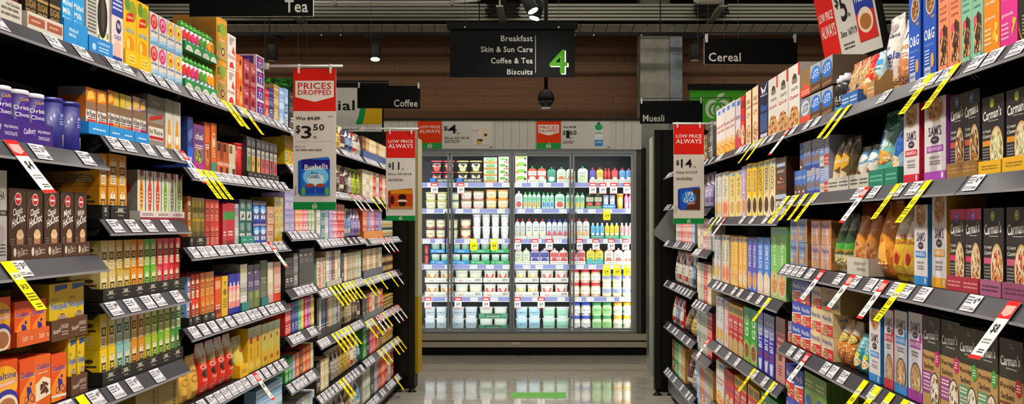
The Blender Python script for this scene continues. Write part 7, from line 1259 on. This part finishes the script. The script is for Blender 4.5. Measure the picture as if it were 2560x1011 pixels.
spout(1, 1464, 1506, 2, 482, '2f3a2a', '3f9a3a', 'c84a3a', 'yogurt_pouch', 'dark pouch with strawberry and leafy cap', c2='c8c4a8', lab='farm'); frow(1, 1507, 1539, 2, 488, 'pot', ('c0ccdc', '8a98b0', 'e4e8f0'), 'yogurt_pot', 'silver blue yogurt pot', 1, 2, word=('kids', '3a4a7a')); frow(1, 1541, 1560, 1, 484, 'pot', ('e8a82a', 'e0d0a0', 'f0d890'), 'yogurt_pot', 'orange yellow yogurt pot'); spout(1, 1561, 1582, 2, 484, 'e08ab0', 'e06a9a', 'f0d0dc', 'yogurt_pouch', 'pink kids pouch')
ftray(1, 1464, 1506, 7, '4a7a4a', 'green tray under dark pouches', [('l', .1, .2, .9, .8, 1, 'a8c8a0')]); ftray(1, 1507, 1539, 10, '4a8ac8', 'blue tray under silver pots', [('l', .1, .2, .9, .8, 1, 'c8dcf0')])
# third shelf
frow(2, 1062, 1114, 2, 547, 'tub', ('e4dcc0', '4a3a4a', 'e8e0c4'), 'dessert_tub', 'round cream dessert tub with dark lid', 2, 2, word=('creme', '6a3a2a'), band=(.0, .22, 'b8645a')); frow(2, 1117, 1145, 1, 547, 'tub', ('dcd4b4', '5a4a3a', 'e8e0c4'), 'dessert_tub', 'round tan dessert tub', 2, 2, word=('creme', '6a3a2a')); frow(2, 1149, 1178, 1, 547, 'tub', ('e2d8b8', '5a4a4a', 'e8e0c4'), 'dessert_tub', 'round cream dessert tub with red band', 2, 2, band=(.1, .4, 'c8503f')); frow(2, 1180, 1273, 4, 536, 'cup', ('e6e8e8', 'f0f2f2', 'eceeee'), 'yogurt_cup', 'tall plain white yogurt cup', 2, 2, pic=None, word=('greek', '8a8a8a'), band=(.22, .34, 'd8c0a8'))
spout(2, 1287, 1313, 2, 548, 'd8d8dc', 'd8323c', 'b8bc9a', 'yogurt_pouch', 'white pouch with red cap', lab='squeeze'); spout(2, 1314, 1365, 3, 548, 'dcdcdc', 'd8323c', 'e4d0b8', 'yogurt_pouch', 'white pouch with red cap past the mullion', lab='squeeze'); spout(2, 1366, 1420, 4, 549, 'd4d8e0', '3a4ac0', 'c84a5a', 'yogurt_pouch', 'white pouch with blue cap', lab='squeeze'); spout(2, 1422, 1474, 3, 547, 'dcd8d4', 'd8323c', 'd8a86a', 'yogurt_pouch', 'white pouch with red cap and honey print', lab='squeeze')
spout(2, 1477, 1511, 3, 558, '6ab0d8', 'eceef0', 'e4e8d8', 'yogurt_pouch', 'blue yogurt pouch with white cap'); spout(2, 1512, 1548, 3, 558, 'e4c82a', 'eceef0', 'f0ecc8', 'yogurt_pouch', 'yellow yogurt pouch with white cap'); spout(2, 1550, 1582, 3, 558, 'e4969a', 'eceef0', 'f0dcd8', 'yogurt_pouch', 'rosy yogurt pouch with white cap')
for a_, b_, c_, t_ in ((1477, 1511, '1f7a6a', 'blue'), (1512, 1548, '2f8a5a', 'yellow'), (1549, 1582, '2f8a5a', 'rosy')): ftray(2, a_, b_, 8, c_, 'green tray under the %s pouches' % t_, [('l', .1, .3, .9, .8, 1, 'c8e0d4')])
for i_ in range(6): ftray(2, 1287+i_*31.5, 1316+i_*31.5, 7, 'dcdad4', 'white tray under squeeze pouches, %s of 6' % ordw(i_+1), [('l', .1, .3, .9, .8, 1, 'a8a8a4')])
# fourth shelf
frow(3, 1060, 1072, 1, 611, 'cup', ('c8505a', '2a2a2a', None), 'yogurt_cup', 'red and black cup at the fridge edge', 2)
dz = .1235
for xa, xb, c_, t_ in ((1076, 1124, '2f86c0', 'blue'), (1129, 1174, '2f86c0', 'blue tray beside the mullion'), (1176, 1225, '2f9a5c', 'green'), (1227, 1273, '2f9a5c', 'green tray at the door edge')):
    for k_ in (0, 1):
        frow(3, xa, xb, 2, 636 if k_ == 0 else 608, 'cup', ('e0e6e0', 'eef0ee', '8ac0a8'), 'yogurt_cup', 'white cup in %s%s' % (t_ if 'tray' in t_ else t_+' tray', ', deck below' if k_ == 0 else ', deck above'), 1, 2, z0=k_*.118)
        ftray(3, xa, xb, 9, c_, 'shallow %s, %s deck' % (t_ if 'tray' in t_ else t_+' tray', 'lower' if k_ == 0 else 'upper'), [('t', 'Probiotic', .5, .45, .4, .4, 'dcecf0'), ('l', .08, .3, .22, .8, 2, 'c8e0e8')], z0=k_*.118)
for a_, b_, n_, c_, cp_, f_, t_ in ((1287, 1325, 2, 'd8dcc8', 'e8e6d8', 'c8cc9a', 'pale pear'), (1326, 1373, 2, 'b8b4d0', 'eceaf0', '3a3a8a', 'blueberry'), (1375, 1420, 2, 'e0d4d0', 'f0e8e4', 'c8323c', 'raspberry'), (1423, 1464, 2, 'd8c8cc', 'f0e8e4', 'c0303c', 'cherry'), (1466, 1509, 2, 'd8cc4a', 'f0e8d0', '4ab0b0', 'yellow and teal'), (1511, 1582, 3, 'e4dcd8', 'f4f0ec', 'b86a5a', 'white and brown')):
    spout(3, a_, b_, n_, 621, c_, cp_, f_, 'yogurt_pouch', t_+' yogurt pouch', c2={'blueberry': '3a2f8a', 'raspberry': 'd8443c', 'cherry': 'c83a44'}.get(t_))
    ftray(3, a_, b_, 8, '3fa8b0' if 'teal' in t_ else 'e0ded8', 'low tray under %s pouches' % t_, [('l', .1, .3, .9, .8, 1, 'a8a8a4')])
# fifth shelf
for a_, b_, p_, t_ in ((1062, 1134, 'd8862a', 'mango'), (1136, 1206, 'd8d4a8', 'vanilla'), (1208, 1273, 'd8503c', 'strawberry'), (1287, 1347, 'c8b84a', 'passion fruit'), (1350, 1421, 'd0645a', 'peach')):
    for k_ in (0, 1):
        frow(4, a_, b_, 2, 711 if k_ == 0 else 676, 'tub', ('e2e0d8', 'ecebe6', None), 'yogurt_tub', 'square white %s yogurt tub%s' % (t_, ' in lower tray' if k_ == 0 else ' in upper tray'), 1, 3.4, pic=p_, z0=k_*.146)
        ftray(4, a_, b_, 12, 'd6d4ce', 'white cut-out tray, %s %s' % (t_, 'lower' if k_ == 0 else 'upper'), [('t', 'vaalia', .24, .4, .16, .4, 'c8806a'), ('t', 'zero', .84, .5, .2, .5, '4a5a5a'), ('l', .4, .2, .7, .4, 1, '8a9a9a')], z0=k_*.146)
frow(4, 1424, 1503, 3, 674, 'jar', ('e8dcc0', 'c83a48', 'f0ece4'), 'yogurt_jar', 'cream yogurt jar with red lid', 2, 2, word=('farm', '7a5a4a'), band=(.14, .2, 'c83a48')); frow(4, 1505, 1582, 3, 674, 'jar', ('ece2c0', 'ece6d4', None), 'yogurt_jar', 'cream yogurt jar with blue band', 2, 2, word=('farm', 'c04a6a'), band=(.35, .72, '9ab0dc'))
# fridge floor
frow(5, 1060, 1117, 2, 768, 'tub', ('dce2e4', 'e8ecec', 'c0ccd4'), 'yogurt_tub', 'square greek yogurt tub', 2, 4.0, word=('GREEK', '5a6a72')); frow(5, 1128, 1194, 2, 768, 'tub', ('d8dee0', 'e4e8e8', 'b8c8d4'), 'yogurt_tub', 'square greek yogurt tub in white tray', 2, 4.0, word=('GREEK', '5a6a72')); frow(5, 1197, 1269, 2, 768, 'tub', ('dfe2dc', 'e4e8e4', 'c8d0c8'), 'yogurt_tub', 'square yogurt tub in dark green tray', 2, 4.0)
for k_ in (0, 1): ftray(5, 1196, 1270, 12, '2f6a4f', 'dark green flavour tray, %s deck' % ('lower' if k_ == 0 else 'upper'), [('t', 'HINT OF FLAVOUR', .5, .4, .46, .3, 'c8dcd0'), ('r', .04, .2, .2, 1, '4a8a6a'), ('r', .78, .2, .96, 1, '4a8a6a')], z0=k_*.118)
frow(5, 1288, 1352, 2, 768, 'tub', ('d4e4ec', 'e0ecf0', 'a8cce0'), 'yogurt_tub', 'square pale blue yogurt tub', 2, 4.0, word=('GREEK', '3a5a7a')); frow(5, 1355, 1424, 2, 768, 'tub', ('d8e6e0', 'e4ece8', '9ac8b0'), 'yogurt_tub', 'square pale green yogurt tub', 2, 4.0)
frow(5, 1427, 1478, 2, 757, 'jar', ('e6e2d4', '3a50c0', 'ecebe4'), 'yogurt_jar', 'yogurt jar with blue lid', 2, 2, word=('farm', '3a3a4a'), band=(.16, .24, '3a4a8a')); frow(5, 1480, 1531, 2, 757, 'jar', ('d8e4c4', '3f9a5a', '9ac88a'), 'yogurt_jar', 'yogurt jar with green lid', 2, 2, word=('farm', '2a4a2a'), band=(.14, .7, 'a8d098')); frow(5, 1533, 1582, 2, 757, 'jar', ('ece2c8', 'e8b02a', 'f0e8d4'), 'yogurt_jar', 'yogurt jar with yellow lid', 2, 2, word=('farm', '8a5a2a'), band=(.3, .5, '3a9a9a'))
